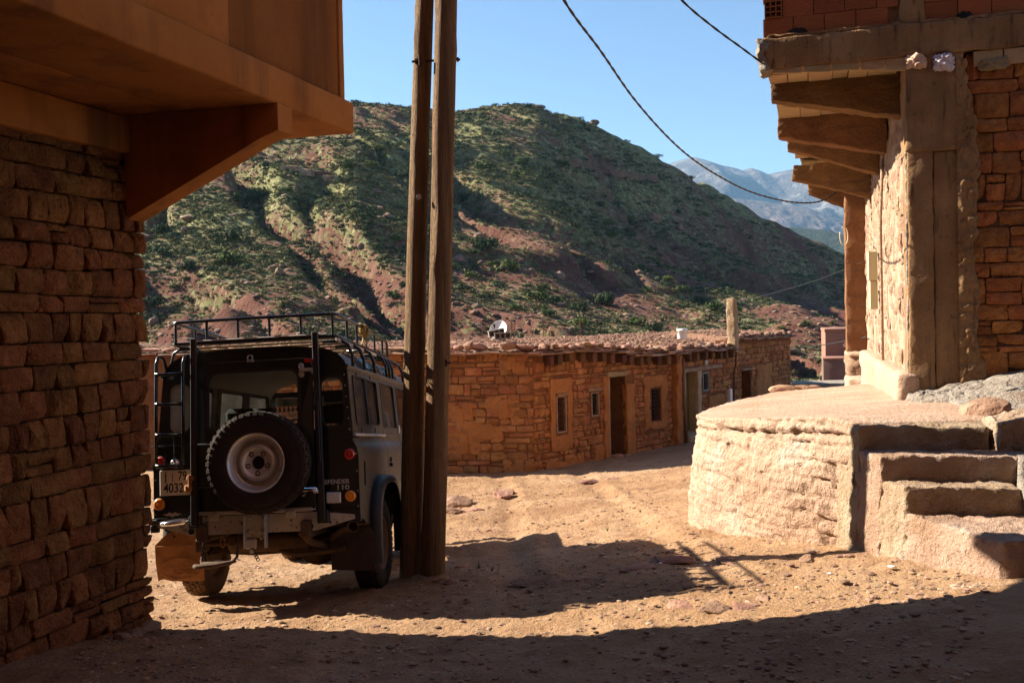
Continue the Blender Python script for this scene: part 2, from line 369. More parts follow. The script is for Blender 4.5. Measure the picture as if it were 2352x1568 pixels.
# ================================================================== GROUND
GP = [(-6, -2, -1.4), (0, -2, -1.5), (5, -2, -1.1), (0, 0, -1.62), (-2.48, 6.19, -2.05), (-2.79, 7.5, -2.27), (0, 5.6, -2.02), (3, 5.55, -1.54),
      (-1.21, 8.79, -2.34), (-2.75, 8.9, -2.42), (-.92, 9.1, -2.36), (.94, 8.55, -2.14), (2.78, 7.63, -1.85), (2.88, 8.23, -1.90), (2.29, 8.95, -2.03),
      (1.94, 10.7, -2.22), (2.8, 7.2, -1.81), (3.12, 6.35, -1.73), (-1, 11.6, -2.68), (-2.6, 11.8, -2.75), (.4, 19.3, -2.93), (3.9, 23.3, -2.96),
      (8.7, 31, -2.75), (-9.5, 21.5, -3.0), (.5, 14, -2.66), (3.5, 15, -2.5), (13, 42, -2.9), (-14, 40, -3.6), (0, 60, -4.6), (30, 60, -4.2), (-40, 60, -5),
      (5.2, 5.2, -1.3), (9, 8, -1.1), (7, 14, -1.4), (-8, 8, -2.3), (-8, 0, -1.6), (10, 22, -2.1), (40, 20, -2.5), (-40, 20, -3.4), (0, -15, -1.2), (30, -15, 0), (-30, -15, -1.5), (12.6, 40, -2.68), (10.5, 37, -2.62)]
_gp = np.array(GP)
def _tps(r): return np.where(r > 1e-9, r * r * np.log(np.maximum(r, 1e-9)), 0)
_K = _tps(np.linalg.norm(_gp[:, None, :2] - _gp[None, :, :2], axis=2)) + np.eye(len(_gp)) * 0.02
_Pm = np.c_[np.ones(len(_gp)), _gp[:, :2]]
_A = np.block([[_K, _Pm], [_Pm.T, np.zeros((3, 3))]])
_W = np.linalg.solve(_A, np.r_[_gp[:, 2], np.zeros(3)])
def ground_z(x, y, micro=False):
    x = np.asarray(x, float); y = np.asarray(y, float); sh = x.shape; xf = np.clip(x.ravel(), -45, 45); yf = np.clip(y.ravel(), -18, 66)
    out = np.empty(len(xf))
    for i in range(0, len(xf), 20000):
        a, b = xf[i:i + 20000], yf[i:i + 20000]
        r = np.sqrt((a[:, None] - _gp[:, 0]) ** 2 + (b[:, None] - _gp[:, 1]) ** 2)
        out[i:i + 20000] = _tps(r) @ _W[:-3] + _W[-3] + _W[-2] * a + _W[-1] * b
    z = out.reshape(sh)
    z = z + 0.022 * fbm(x * .9, y * .9, 0, 3, 5)
    # shallow ruts and a small bank beside the poles
    z = z - 0.10 * np.exp(-((x - 0.05) / .9) ** 2 - ((y - 13.4) / .5) ** 2)
    z = z + 0.06 * np.exp(-((x + .7) / .5) ** 2 - ((y - 9.1) / .35) ** 2)
    if micro:
        for (dx_, w_) in ((-.75, .16), (.72, .16)):
            cx_ = .9 - .045 * (y - 8) ** 1 + dx_ + .10 * np.sin(y * .5)
            z = z - .035 * np.exp(-((x - cx_) / w_) ** 2) * sstep(6.5, 9, y) * (1 - sstep(17, 22, y)) + .015 * np.exp(-((x - cx_ - .27) / .1) ** 2) * sstep(6.5, 9, y) * (1 - sstep(17, 22, y))
        lump = np.maximum(fbm(x * 3.1, y * 3.1, 0, 3, 9), 0) ** 1.3
        z = z + 0.030 * lump + 0.020 * fbm(x * 11, y * 11, 0, 3, 21) + 0.014 * np.maximum(vnoise(x * 22, y * 22, 0, 31), 0)
    return z
xs = np.concatenate([np.arange(-70, -14, 4.), np.arange(-14, -4, .4), np.arange(-4, 4.6, .035), np.arange(4.6, 14, .4), np.arange(14, 75, 4.)])
ys = np.concatenate([np.arange(-30, 0, 3.), np.arange(0, 4, .3), np.arange(4, 12.5, .035), np.arange(12.5, 20, .07), np.arange(20, 46, .4), np.arange(46, 70, 3.)])
gx, gy = np.meshgrid(xs, ys)
gz = ground_z(gx, gy, True)
g = fast_obj('ground', np.stack([gx, gy, gz], 2).reshape(-1, 3), gridfaces(len(ys), len(xs)), M_ground)
g['kind'] = 'structure'

# ================================================================== HILL
sk = np.array([(-1500, 330), (-400, 250), (330, 262), (700, 248), (812, 236), (880, 243), (960, 252), (1040, 256), (1100, 247), (1180, 241), (1230, 240), (1300, 258), (1370, 288), (1430, 318), (1500, 352), (1560, 388), (1620, 418), (1700, 462), (1780, 506), (1880, 552), (1980, 606), (2080, 650), (2300, 700), (2700, 735), (4200, 740)], float)
lo_ = np.array([(-1500, 420), (330, 400), (700, 380), (900, 350), (1100, 330), (1230, 362), (1350, 422), (1450, 474), (1560, 532), (1650, 570), (1760, 606), (1880, 638), (1980, 668), (2080, 700), (2300, 728), (2700, 745), (4200, 748)], float)
def elev(pts):
    th = []; el = []
    for px, py in pts:
        r = ray(px, py); th.append(r[0]); el.append(r[2])
    return np.array(th), np.array(el)
sth, sel = elev(sk); lth, lel = elev(lo_)
HY0 = 44.0
def hill_z(th, y):
    yc = 232 + 12 * np.sin(th * 7)
    e = np.interp(th, sth, sel); l = np.interp(th, lth, lel)
    zc = e * yc
    k = np.interp(th, [-.6, -.1, .05, .15, .35, .8], [.30, .30, .42, .62, .62, .38])
    y1 = np.clip((zc - k * yc) / (l - k), 70, yc - 8)
    z1 = l * y1
    zb = -4.4 + 0 * th
    t = np.clip((y - HY0) / (y1 - HY0), 0, 1)
    gA = .35 * t + .65 * t ** 1.7
    zA = zb + (z1 - zb) * gA
    t2 = np.clip((y - y1) / (yc - y1), 0, 1); zB = z1 + (zc - z1) * (t2 * (1.18 - .18 * t2))
    zC = zc - .35 * np.maximum(y - yc, 0) - .002 * np.maximum(y - yc, 0) ** 2
    z = np.where(y < y1, zA, np.where(y < yc, zB, zC))
    return np.maximum(z, -22)
nth, nr = 760, 330
TH = np.tan(np.linspace(math.atan(-.85), math.atan(1.0), nth))
RR = np.concatenate([[HY0 - 2], np.geomspace(HY0, 250, nr - 22), np.linspace(256, 520, 21)])
th2, yy2 = np.meshgrid(TH, RR)
hx = th2 * yy2; hy = yy2
def hill_surface(hx, hy):
    th = hx / hy
    wx = hx + 7 * fbm(hx * .03, hy * .03, 0, 3, 3); wy = hy + 7 * fbm(hx * .03, hy * .03, 4.4, 3, 8)
    z = hill_z(th, hy)
    yc = 232
    m = sstep(HY0, HY0 + 25, hy) * (1 - .75 * sstep(195, 228, hy))
    # ravines running down the slope, leaning like the beds in the photograph
    gcoord = (wx * .8 + wy * .42)
    gul = np.abs(vnoise(gcoord * .055, wy * .012, 0, 12)); gul = 1 - sstep(0, .28, gul)
    gul2 = np.abs(vnoise(gcoord * .15 + 4, wy * .03, 0, 17)); gul2 = 1 - sstep(0, .3, gul2)
    z = z - m * (3.8 * gul + 1.7 * gul2)
    z = z + m * (1.9 * fbm(wx * .045, wy * .045, 0, 4, 30) + .55 * fbm(hx * .16, hy * .16, 0, 3, 41)) + (.20 + .05 * m) * fbm(hx * .6, hy * .6, 0, 3, 44)
    # rock steps along the beds
    bed = (z + hx * .13) / 7.5 + .25 * fbm(hx * .02, hy * .02, 0, 2, 77); fr = bed - np.floor(bed)
    z = z + m * 1.1 * (sstep(.82, .95, fr) - fr)
    # bare red mounds at the foot
    for (cx_, cy_, r_, h_) in MOUNDS:
        q = ((hx - cx_) ** 2 + ((hy - cy_) * 1.0) ** 2) / r_ ** 2
        z = z + h_ * np.exp(-q * 2.2)
    return z
def hat(px, y): return ray(px, 700)[0] * y
MOUNDS = [(hat(490, 66), 66, 4.5, 1.5), (hat(420, 60), 60, 3, .8), (hat(620, 60), 60, 3.5, .7), (hat(1100, 62), 62, 5, 2.2), (hat(1180, 56), 56, 4, 1.2), (hat(1740, 120), 120, 9, 3.5),
          (hat(1840, 110), 110, 8, 2.6), (hat(1860, 86), 86, 6, 2.0), (hat(1930, 100), 100, 7, 2.2), (hat(1700, 74), 74, 4.5, 1.2)]
hz = hill_surface(hx, hy)
def hill_at(px, y):
    """point on the hill for a column of the picture and a distance"""
    x = ray(px, 700)[0] * y
    return np.array([x, y, float(hill_surface(np.array([x]), np.array([y]))[0])])
M_hill = bpy.data.materials.new('scrub_slope'); M_hill.use_nodes = True
def hill_mat():
    nt = M_hill.node_tree; N = nt.nodes; L = nt.links; b = N['Principled BSDF']; b.inputs['Roughness'].default_value = 1; b.inputs['Specular IOR Level'].default_value = .05
    P = N.new('ShaderNodeNewGeometry')
    def noise(sc, det=6, vec=None, ro=.6):
        n = N.new('ShaderNodeTexNoise'); n.inputs['Scale'].default_value = sc; n.inputs['Detail'].default_value = det; n.inputs['Roughness'].default_value = ro
        L.new(vec or P.outputs['Position'], n.inputs['Vector']); return n.outputs['Fac']
    def ramp(f, *st):
        c = N.new('ShaderNodeValToRGB'); L.new(f, c.inputs[0]); e = c.color_ramp.elements
        e[0].position, e[0].color = st[0][0], rgb(st[0][1]); e[1].position, e[1].color = st[-1][0], rgb(st[-1][1])
        for s_ in st[1:-1]:
            q = e.new(s_[0]); q.color = rgb(s_[1])
        return c.outputs[0]
    def mix(f, a, c):
        m = N.new('ShaderNodeMix'); m.data_type = 'RGBA'; L.new(f, m.inputs[0]); L.new(a, m.inputs[6]); L.new(c, m.inputs[7]); return m.outputs[2]
    def rng_(f, a, c, lo=0, hi=1):
        r = N.new('ShaderNodeMapRange'); r.inputs[1].default_value = a; r.inputs[2].default_value = c; r.inputs[3].default_value = lo; r.inputs[4].default_value = hi; L.new(f, r.inputs[0]); return r.outputs[0]
    def math_(op, a, c):
        m = N.new('ShaderNodeMath'); m.operation = op
        L.new(a, m.inputs[0])
        if isinstance(c, float): m.inputs[1].default_value = c
        else: L.new(c, m.inputs[1])
        return m.outputs[0]
    soil = ramp(noise(.25, 9), (.3, (.12, .05, .04)), (.5, (.20, .092, .068)), (.7, (.30, .165, .125)))
    grass = ramp(noise(.9, 9), (.3, (.12, .125, .05)), (.5, (.26, .265, .12)), (.68, (.46, .44, .24)))
    at_ = N.new('ShaderNodeAttribute'); at_.attribute_name = 'scrub'
    f = math_('ADD', at_.outputs['Fac'], rng_(noise(1.25, 6, None, .75), .28, .72, -.75, .75))
    f = rng_(f, .34, .66)
    col = mix(f, soil, grass)
    tuft = rng_(noise(2.2, 4), .56, .66)
    dk = N.new('ShaderNodeRGB'); dk.outputs[0].default_value = rgb((.055, .07, .035))
    col = mix(math_('MULTIPLY', tuft, math_('MULTIPLY', f, .6)), col, dk.outputs[0])
    L.new(col, b.inputs['Base Color'])
    bp = N.new('ShaderNodeBump'); bp.inputs['Strength'].default_value = 1.0; bp.inputs['Distance'].default_value = .5; L.new(noise(1.6, 9, None, .7), bp.inputs['Height']); L.new(bp.outputs[0], b.inputs['Normal'])
hill_mat()
def scrub_f(x, y, z):
    f = .54 + .55 * fbm(x * .035, y * .035, 0, 3, 51) + .45 * fbm(x * .13, y * .1, 0, 3, 52)
    gc = (x * .8 + y * .42)
    f = f - .35 * (1 - sstep(0, .3, np.abs(vnoise(gc * .055, y * .012, 0, 12)))) - .2 * (1 - sstep(0, .3, np.abs(vnoise(gc * .15 + 4, y * .03, 0, 17))))
    f = f - .24 * sstep(20, 60, x) * (1 - sstep(150, 200, y))
    f = f - .35 * (1 - sstep(50, 78, y)) * sstep(-5, 25, x)
    for (cx_, cy_, r_, h_) in MOUNDS:
        f = f - .9 * np.exp(-((x - cx_) ** 2 + (y - cy_) ** 2) / r_ ** 2 * 1.6)
    return np.clip(f, 0, 1)
hill = fast_obj('hill', np.stack([hx, hy, hz], 2).reshape(-1, 3), gridfaces(len(RR), nth), M_hill)
hill['kind'] = 'structure'
sa = hill.data.attributes.new('scrub', 'FLOAT', 'POINT'); sa.data.foreach_set('value', scrub_f(hx, hy, hz).ravel().astype(np.float32))
# slope steepness for vertices, used to place things
# small tufts, too many to count
def merge_instances(name, protos, P, SC, YAW, PI_, mat, smooth=False, mats=None):
    """P (n,3) positions, SC (n,3) scales, YAW (n), PI_ prototype index -> one mesh of triangles"""
    VV = []; FF = []; off = 0
    for k, (pv, pf) in enumerate(protos):
        sel_ = np.where(PI_ == k)[0]
        if not len(sel_): continue
        pv = np.asarray(pv, float); pf = np.asarray(pf, int)
        q = pv[None] * SC[sel_][:, None, :]
        c, s = np.cos(YAW[sel_])[:, None], np.sin(YAW[sel_])[:, None]
        x = q[:, :, 0] * c - q[:, :, 1] * s; y = q[:, :, 0] * s + q[:, :, 1] * c
        q = np.stack([x, y, q[:, :, 2]], 2) + P[sel_][:, None, :]
        VV.append(q.reshape(-1, 3)); FF.append((pf[None] + (np.arange(len(sel_)) * len(pv))[:, None, None]).reshape(-1, 3) + off); off += q.shape[0] * q.shape[1]
    return fast_obj(name, np.concatenate(VV), np.concatenate(FF), mat, None, smooth, 3)
rs = np.random.RandomState(4)
def tuft_proto(seed, n=11):
    r = np.random.RandomState(seed); v = []; f = []
    for i in range(n):
        a = r.uniform(0, 6.28); t = r.uniform(.15, 1.0); h = r.uniform(.5, 1.0) * (1.15 - .6 * t)
        b = np.array([math.cos(a), math.sin(a), 0]) * t * .6; s_ = np.array([-math.sin(a), math.cos(a), 0]) * .2
        k = len(v); v += [b - s_, b + s_, b * 1.5 + np.array([0, 0, h])]; f += [(k, k + 1, k + 2)]
        q = b * .8 + np.array([0, 0, .35]); k = len(v); v += [q - s_ * 1.3, q + s_ * 1.3, q + np.array([math.cos(a), math.sin(a), .5]) * .35]; f += [(k, k + 1, k + 2)]
    return np.array(v), np.array(f)
M_tuft = earth('grass_tuft', (.14, .14, .06), (.45, .43, .25), (.28, .275, .135), scale=.5, bump=0, rand=.35, rough=1, spec=.05, hue=.03)
n = 170000
yy = np.exp(rs.uniform(math.log(47), math.log(236), n)); tt = rs.uniform(-.42, .5, n); xx = tt * yy
zz = hill_surface(xx, yy); sf = scrub_f(xx, yy, zz)
keep = (sf + rs.uniform(-.45, .45, n) > .38) & (rs.rand(n) < .35 + .65 * (yy / 236) ** .5)
xx, yy, zz = xx[keep], yy[keep], zz[keep]; n = len(xx)
sc = rs.uniform(.12, .34, n) * np.where(rs.rand(n) < .06, 1.9, 1) * (.8 + yy / 300)
merge_instances('scrub_tufts', [tuft_proto(i) for i in range(6)], np.stack([xx, yy, zz - .05], 1), np.stack([sc * 1.15, sc * 1.15, sc * .8], 1), rs.uniform(0, 6.3, n), rs.randint(0, 6, n), M_tuft)['kind'] = 'stuff'
# low dark shrubs, too many to count
def shrub_proto(seed):
    r = np.random.RandomState(seed); v = []; f = []
    for i in range(46):
        d = r.normal(size=3); d[2] = abs(d[2]) * .8; d /= np.linalg.norm(d); c = d * r.uniform(.55, 1.0) * np.array([1, 1, .8]); t = np.cross(d, r.normal(size=3)); t /= np.linalg.norm(t); s_ = np.cross(d, t); k = len(v); w_ = r.uniform(.16, .30)
        v += [c - t * w_, c + s_ * w_, c + t * w_ + d * .1]; f += [(k, k + 1, k + 2)]
    return np.array(v), np.array(f)
M_shrub = earth('low_shrub', (.04, .055, .025), (.12, .14, .06), (.07, .09, .04), scale=.6, bump=0, rand=.4, rough=1, spec=.05, hue=.03)
n = 17000
yy = np.exp(rs.uniform(math.log(50), math.log(240), n)); tt = rs.uniform(-.42, .5, n); xx = tt * yy; zz = hill_surface(xx, yy); sf = scrub_f(xx, yy, zz)
keep = (sf + .5 * fbm(xx * .05, yy * .05, 0, 2, 91) + rs.uniform(-.3, .3, n) > .42) & (rs.rand(n) < (yy / 240) ** .7); xx, yy, zz = xx[keep], yy[keep], zz[keep]; n = len(xx)
sc = rs.uniform(.28, .8, n) * (.7 + yy / 300) * np.where(rs.rand(n) < .1, 1.5, 1)
merge_instances('low_shrubs', [shrub_proto(i) for i in range(6)], np.stack([xx, yy, zz - .05], 1), np.stack([sc * 1.1, sc, sc * .75], 1), rs.uniform(0, 6.3, n), rs.randint(0, 6, n), M_shrub)['kind'] = 'stuff'
# loose stones over the slope
n = 5200
yy = np.exp(rs.uniform(math.log(46), math.log(232), n)); tt = rs.uniform(-.42, .5, n); xx = tt * yy; zz = hill_surface(xx, yy)
sc = rs.uniform(.12, .38, n) * (.6 + yy / 250) * np.where(rs.rand(n) < .1, 1.8, 1)
rp = [rock_verts(i, 1, .3, .7) for i in range(5)]
M_hstone = earth('hill_stone', (.17, .09, .06), (.34, .22, .16), scale=2, bump=.5, bscale=6, rand=.35)
merge_instances('hill_stones', rp, np.stack([xx, yy, zz], 1), np.stack([sc * 1.3, sc, sc * .75], 1), rs.uniform(0, 6.3, n), rs.randint(0, 5, n), M_hstone)['kind'] = 'stuff'

# bushes one can tell apart
M_leaf = [earth('bush_leaves_' + k, a, b_, scale=1.2, bump=0, rand=.3, rough=.9, spec=.1, hue=.02) for k, a, b_ in (('dark', (.03, .05, .022), (.07, .10, .04)), ('green', (.055, .085, .025), (.12, .16, .05)), ('yellow', (.09, .12, .03), (.17, .2, .06)))]
M_bark = earth('bark', (.09, .06, .04), (.16, .11, .08), scale=6, rand=.1)
def bush_mesh(seed, mat):
    r = np.random.RandomState(seed); v = []; f = []
    lobes = [(r.uniform(-.55, .55), r.uniform(-.55, .55), r.uniform(.3, .62), r.uniform(.3, .52)) for _ in range(8)]
    for i in range(620):
        lx, ly, lz, lr = lobes[r.randint(len(lobes))]
        d = r.normal(size=3); d /= np.linalg.norm(d); rad = lr * r.uniform(.55, 1.05)
        c = np.array([lx, ly, lz]) + d * rad * np.array([1, 1, .85])
        if c[2] < .03: continue
        t = np.cross(d, r.normal(size=3)); t /= np.linalg.norm(t) + 1e-9; s_ = np.cross(d + r.normal(size=3) * .5, t); s_ /= np.linalg.norm(s_) + 1e-9
        w_ = r.uniform(.035, .085)
        k = len(v); v += [c - t * w_, c - s_ * w_ * .8, c + t * w_ * 1.3, c + s_ * w_ * .8]; f += [(k, k + 1, k + 2, k + 3)]
    me = bpy.data.meshes.new('crown'); me.from_pydata([tuple(p) for p in v], [], f); me.materials.append(mat)
    mb = MB()
    for k in range(4):
        a = r.uniform(0, 6.28); mb.tube([(0, 0, -.15), (math.cos(a) * .15, math.sin(a) * .15, .2), (math.cos(a) * .4, math.sin(a) * .4, .5)], [.05, .035, .015], 5)
    tm = bpy.data.meshes.new('trunk'); tm.from_pydata(mb.v, [], mb.f); tm.materials.append(M_bark)
    return me, tm
bushes = [bush_mesh(100 + i, M_leaf[i % 3]) for i in range(9)]
# (px, py of the foot, width in px, kind 0 dark 1 green 2 yellow, label)
BS = [(540, 462, 48, 1, 'olive green bush on the upper left slope, left end of a row of bushes'), (598, 462, 60, 1, 'broad green bush in the middle of the row under the ledge'), (657, 445, 36, 1, 'small green bush right of the row under the rock ledge'), (690, 470, 46, 0, 'grey green bush low at the right end of the row'), (806, 392, 50, 1, 'large dark bush beside the ravine head left of the poles'), (850, 386, 36, 2, 'yellow green bush right of the large dark bush'),
      (795, 425, 46, 0, 'dull green bush below the ravine bushes'), (375, 540, 46, 0, 'dark bush at the left edge by the stone wall corner'), (535, 556, 62, 0, 'dark bush casting a long shadow in the middle left slope'), (372, 592, 52, 0, 'low dark bush beside the left wall'), (440, 622, 60, 0, 'round dark bush on the bright grass'), (530, 610, 68, 1, 'wide pale bush right of the round dark one'), (352, 704, 50, 0, 'dark bush just above the roof at far left'),
      (876, 350, 38, 2, 'yellow bush left of the poles near the crest'), (935, 412, 40, 0, 'dark bush against the left pole'), (1118, 575, 60, 0, 'big round dark bush right of the poles'), (1130, 612, 30, 1, 'small bright bush just below the big round one'), (1158, 362, 32, 1, 'green bush high on the slope below the summit'), (1175, 620, 48, 2, 'yellow green bush on the red strip'), (1083, 640, 36, 2, 'small yellow bush near the right pole'),
      (1236, 690, 56, 1, 'bushy green shrub on the lower slope'), (1243, 670, 36, 1, 'green bush behind the bushy shrub'), (1262, 728, 42, 1, 'green bush on the lower slope above the roof'), (1330, 750, 46, 2, 'bright green bush above the house roof'), (1330, 718, 46, 0, 'dull bush above the bright green one'), (1392, 700, 60, 0, 'dark bush beside a pale stone on the lower slope'), (1465, 748, 46, 1, 'pale green bush behind the roof left of the mud post'), (1502, 762, 42, 0, 'dark low bush behind the roof left of the mud post'),
      (1395, 520, 36, 2, 'yellow bush on the middle slope, upper of two'), (1445, 512, 38, 2, 'yellow bush on the middle slope at right'), (1405, 545, 34, 1, 'small green bush below the yellow ones'), (1452, 545, 26, 1, 'tiny bush under the right yellow one'), (1440, 535, 26, 0, 'tiny dark bush between the yellow bushes'), (1303, 488, 30, 1, 'green bush alone in the middle of the slope'), (1535, 648, 28, 2, 'small yellow bush on the red slope'), (1568, 672, 34, 1, 'small green bush on the red slope'),
      (1638, 715, 50, 1, 'green bush beside the mud post, left'), (1700, 716, 26, 1, 'little bush right of the mud post top'), (1290, 385, 44, 1, 'green bush on the ledge below the summit'), (1198, 380, 42, 1, 'green bush left of the ledge'), (1112, 392, 50, 1, 'broad bush right of the poles near the ledge'), (1180, 408, 34, 2, 'yellow bush below the ledge bushes'), (1375, 474, 22, 0, 'tiny dark bush right of centre slope'), (1560, 492, 24, 0, 'small dark bush in the shaded part'),
      (1795, 760, 24, 2, 'small yellow bush above the end of the house roof'), (1855, 752, 28, 1, 'green bush left of the pink building'), (1612, 700, 40, 0, 'dark bush left of the post bush'), (912, 555, 34, 1, 'pale bush left of the poles mid slope'), (905, 690, 40, 1, 'green bush left of the poles low on the slope'), (925, 660, 30, 0, 'dark bush close to the left pole, low'), (1215, 250, 26, 0, 'small juniper on the summit skyline'), (1590, 412, 18, 0, 'dark shrub on the descending skyline'),
      (1350, 300, 20, 0, 'little shrub on the skyline right of the boulder'), (1512, 362, 20, 0, 'shrub on the skyline above the mountain notch'), (818, 244, 22, 0, 'juniper on the skyline beside the balcony corner'), (1040, 620, 34, 1, 'bush hard against the right pole'), (1185, 712, 34, 1, 'green bush over the satellite dish, right'), (1065, 470, 34, 0, 'dark bush right of the poles mid slope')]
def hit_hill(px, py):
    """where the sight line through a pixel meets the slope"""
    r = ray(px, py); ys_ = np.linspace(48, 245, 800); xs_ = r[0] * ys_; zs_ = hill_surface(xs_, ys_)
    d = zs_ - r[2] * ys_; k = np.where(d > 0)[0]
    if not len(k): k = [int(np.argmax(d / ys_))]
    return np.array([xs_[k[0]], ys_[k[0]], zs_[k[0]]])
for i, (px, py, wd, kd, lb) in enumerate(BS):
    p = hit_hill(px, py); s_ = wd / F * p[1] * .62
    cm, tm = bushes[kd + 3 * (i % 3)]
    t = empty('bush', p, lb, 'bush', 'bushes scattered over the hillside', Matrix.Translation(p - Z * .05 * s_) @ Matrix.Rotation(i * 1.7, 4, 'Z') @ Matrix.Diagonal((s_, s_, s_ * (.85 + .3 * ((i * 37) % 10) / 10), 1)))
    for nm, me in (('crown', cm), ('trunk', tm)):
        o = bpy.data.objects.new(nm, me); link(o, t, True)
# boulders one can tell apart on the slope
BO = [(1365, 284, 26, .9, 'big boulder standing on the descending skyline'), (1240, 245, 34, .35, 'flat boulder lying on the summit'), (443, 506, 62, .32, 'long pale slab lying on the left slope'), (427, 533, 26, .8, 'white stone below the long slab'), (352, 744, 34, .9, 'pale boulder at the left by the wall, low'), (640, 632, 30, .8, 'round stone on the grassy slope above the car'), (1285, 640, 32, .8, 'pink boulder beside a shrub on the lower slope'), (1378, 690, 24, 1, 'white stone left of the dark bush'),
      (1500, 505, 40, .8, 'pale boulder on the stony spur'), (1555, 512, 34, .7, 'boulder right of the pale one on the spur'), (1560, 528, 26, .7, 'smaller stone under the spur boulders'), (1585, 520, 22, .8, 'stone at the right end of the spur boulders'), (890, 500, 26, .7, 'grey stone in the ravine left of the poles'), (950, 535, 30, .7, 'stone just left of the poles'), (1100, 545, 34, .5, 'flat stones right of the poles'), (1055, 600, 30, .8, 'stone right of the poles, lower'), (830, 570, 22, .9, 'stone left of the poles in the grass')]
for i, (px, py, wd, fl, lb) in enumerate(BO):
    p = hit_hill(px, py); s_ = wd / F * p[1] * .5
    v, f = rock_verts(500 + i, 2, .35, fl)
    a = i * 2.1; R2 = np.array([[math.cos(a * .2), -math.sin(a * .2), 0], [math.sin(a * .2), math.cos(a * .2), 0], [0, 0, 1]])
    o = obj('boulder', (v * [1, .8, 1]) @ R2.T * s_ + p + Z * s_ * fl * .35, f, M_hstone)
    tag(o, lb, 'boulder', 'boulders on the hillside')
# ledge of bedded rock blocks
LD = [(668, 392), (700, 398), (735, 404), (765, 414), (1290, 372), (1318, 378), (1350, 384), (1385, 392), (1420, 402), (1455, 408), (1490, 412)]
LDL = ['leftmost block of the red ledge left of the ravine', 'second block of the red ledge left of the ravine', 'third block of the red ledge left of the ravine', 'block of the red ledge touching the ravine'] + ['%s block of the long red ledge crossing the upper right slope' % k for k in ('leftmost', 'second', 'third', 'middle', 'fifth', 'sixth', 'rightmost')]
for i, (px, py) in enumerate(LD):
    p = hit_hill(px, py); s_ = 19 / F * p[1]
    W_, Fc = hexblock([p + np.array(q) * s_ for q in ((-1, -.8, -.5), (1, -.9, -.5), (1, 1, -.5), (-1, 1, -.5), (-1.05, -.7, .55), (1, -.8, .45), (1, 1, .5), (-1, 1, .6))], s_ * .5, s_ * .18, 1.0 / s_, s_ * .12, i)
    o = obj('ledge_rock', W_, Fc, M_hstone)
    tag(o, LDL[i], 'rock', 'ledge rocks left of the ravine' if i < 4 else 'ledge rocks on the upper right slope')

# ================================================================== FAR MOUNTAINS AND VALLEY
def ridge(name, sky_pts, y0, depth, base_z, mat, seed, amp, dk=1.0):
    th, el = elev(np.array(sky_pts, float))
    nx, ny = 420, 90
    T = np.linspace(th[0], th[-1], nx); Y = np.linspace(0, 1, ny)
    t, q = np.meshgrid(T, Y)
    top = np.interp(t, th, el) * y0
    x = t * y0; y = y0 - depth * (1 - q)
    rid = 1 - np.abs(fbm(x / depth * 3.2, (y - .5 * x) / depth * 2.2, 0, 5, seed, .55)) * 2
    z = base_z + (top - base_z) * q ** 1.25 + amp * rid * np.sin(np.pi * np.clip(q, 0, 1)) ** .8 * 1.0
    xb = x; yb = y0 + depth * .5; zb = top - depth * .25
    v = np.stack([x, y, z], 2).reshape(-1, 3)
    back = np.stack([T * y0, np.full(nx, y0 + depth * .5), np.interp(T, th, el) * y0 - depth * .3], 1)
    v = np.concatenate([v, back]); f = gridfaces(ny + 1, nx)
    o = fast_obj(name, v, f, mat); o['kind'] = 'structure'; return o
M_mt = earth('mountain_rock', (.06, .055, .055), (.22, .19, .17), (.12, .10, .095), scale=.006, bump=.6, bscale=.02, rand=0, bdist=60, spots=[((.30, .29, .27), .008, .56, .64, None, .8)])
M_mt2 = earth('mountain_foot', (.11, .08, .07), (.2, .15, .13), scale=.008, bump=.6, bscale=.03, rand=0, bdist=30)
M_mt3 = earth('wooded_ridge', (.03, .05, .03), (.07, .085, .05), scale=.02, bump=.8, bscale=.1, rand=0, bdist=15)
ridge('mountain', [(1200, 420), (1480, 398), (1560, 368), (1592, 362), (1610, 366), (1650, 380), (1690, 388), (1702, 393), (1722, 386), (1738, 391), (1760, 402), (1790, 395), (1822, 388), (1900, 380), (2050, 410), (2250, 450), (2600, 560), (3400, 660)], 4800, 2000, -40, M_mt, 61, 140)
ridge('mountain_spur', [(1500, 470), (1680, 455), (1750, 462), (1800, 470), (1850, 476), (1920, 500), (1990, 522), (2100, 545), (2400, 640)], 3400, 800, -40, M_mt2, 71, 60)
ridge('wooded_ridge', [(1500, 560), (1780, 520), (1846, 524), (1900, 528), (1940, 540), (1990, 556), (2150, 590), (2500, 700)], 1500, 500, -35, M_mt3, 81, 22)
vx, vy = np.meshgrid(np.linspace(-3500, 4700, 30), np.linspace(60, 5870, 30))
vf = fast_obj('valley_floor', np.stack([vx, vy, np.full_like(vx, -24.)], 2).reshape(-1, 3), gridfaces(30, 30), M_mt2); vf['kind'] = 'structure'
# air
mb = MB(); mb.box((700, 2900, 440), (9000, 6000, 980)); hb = mb.build('haze', None); hb['kind'] = 'stuff'
M_haze = bpy.data.materials.new('haze_air'); M_haze.use_nodes = True; hn = M_haze.node_tree; hn.nodes.clear()
ho = hn.nodes.new('ShaderNodeOutputMaterial'); hv = hn.nodes.new('ShaderNodeVolumePrincipled'); hv.inputs['Density'].default_value = 0.8e-4; hv.inputs['Color'].default_value = (.32, .62, 1, 1); hv.inputs['Anisotropy'].default_value = 0.2
hn.links.new(hv.outputs[0], ho.inputs['Volume']); hb.data.materials.append(M_haze)
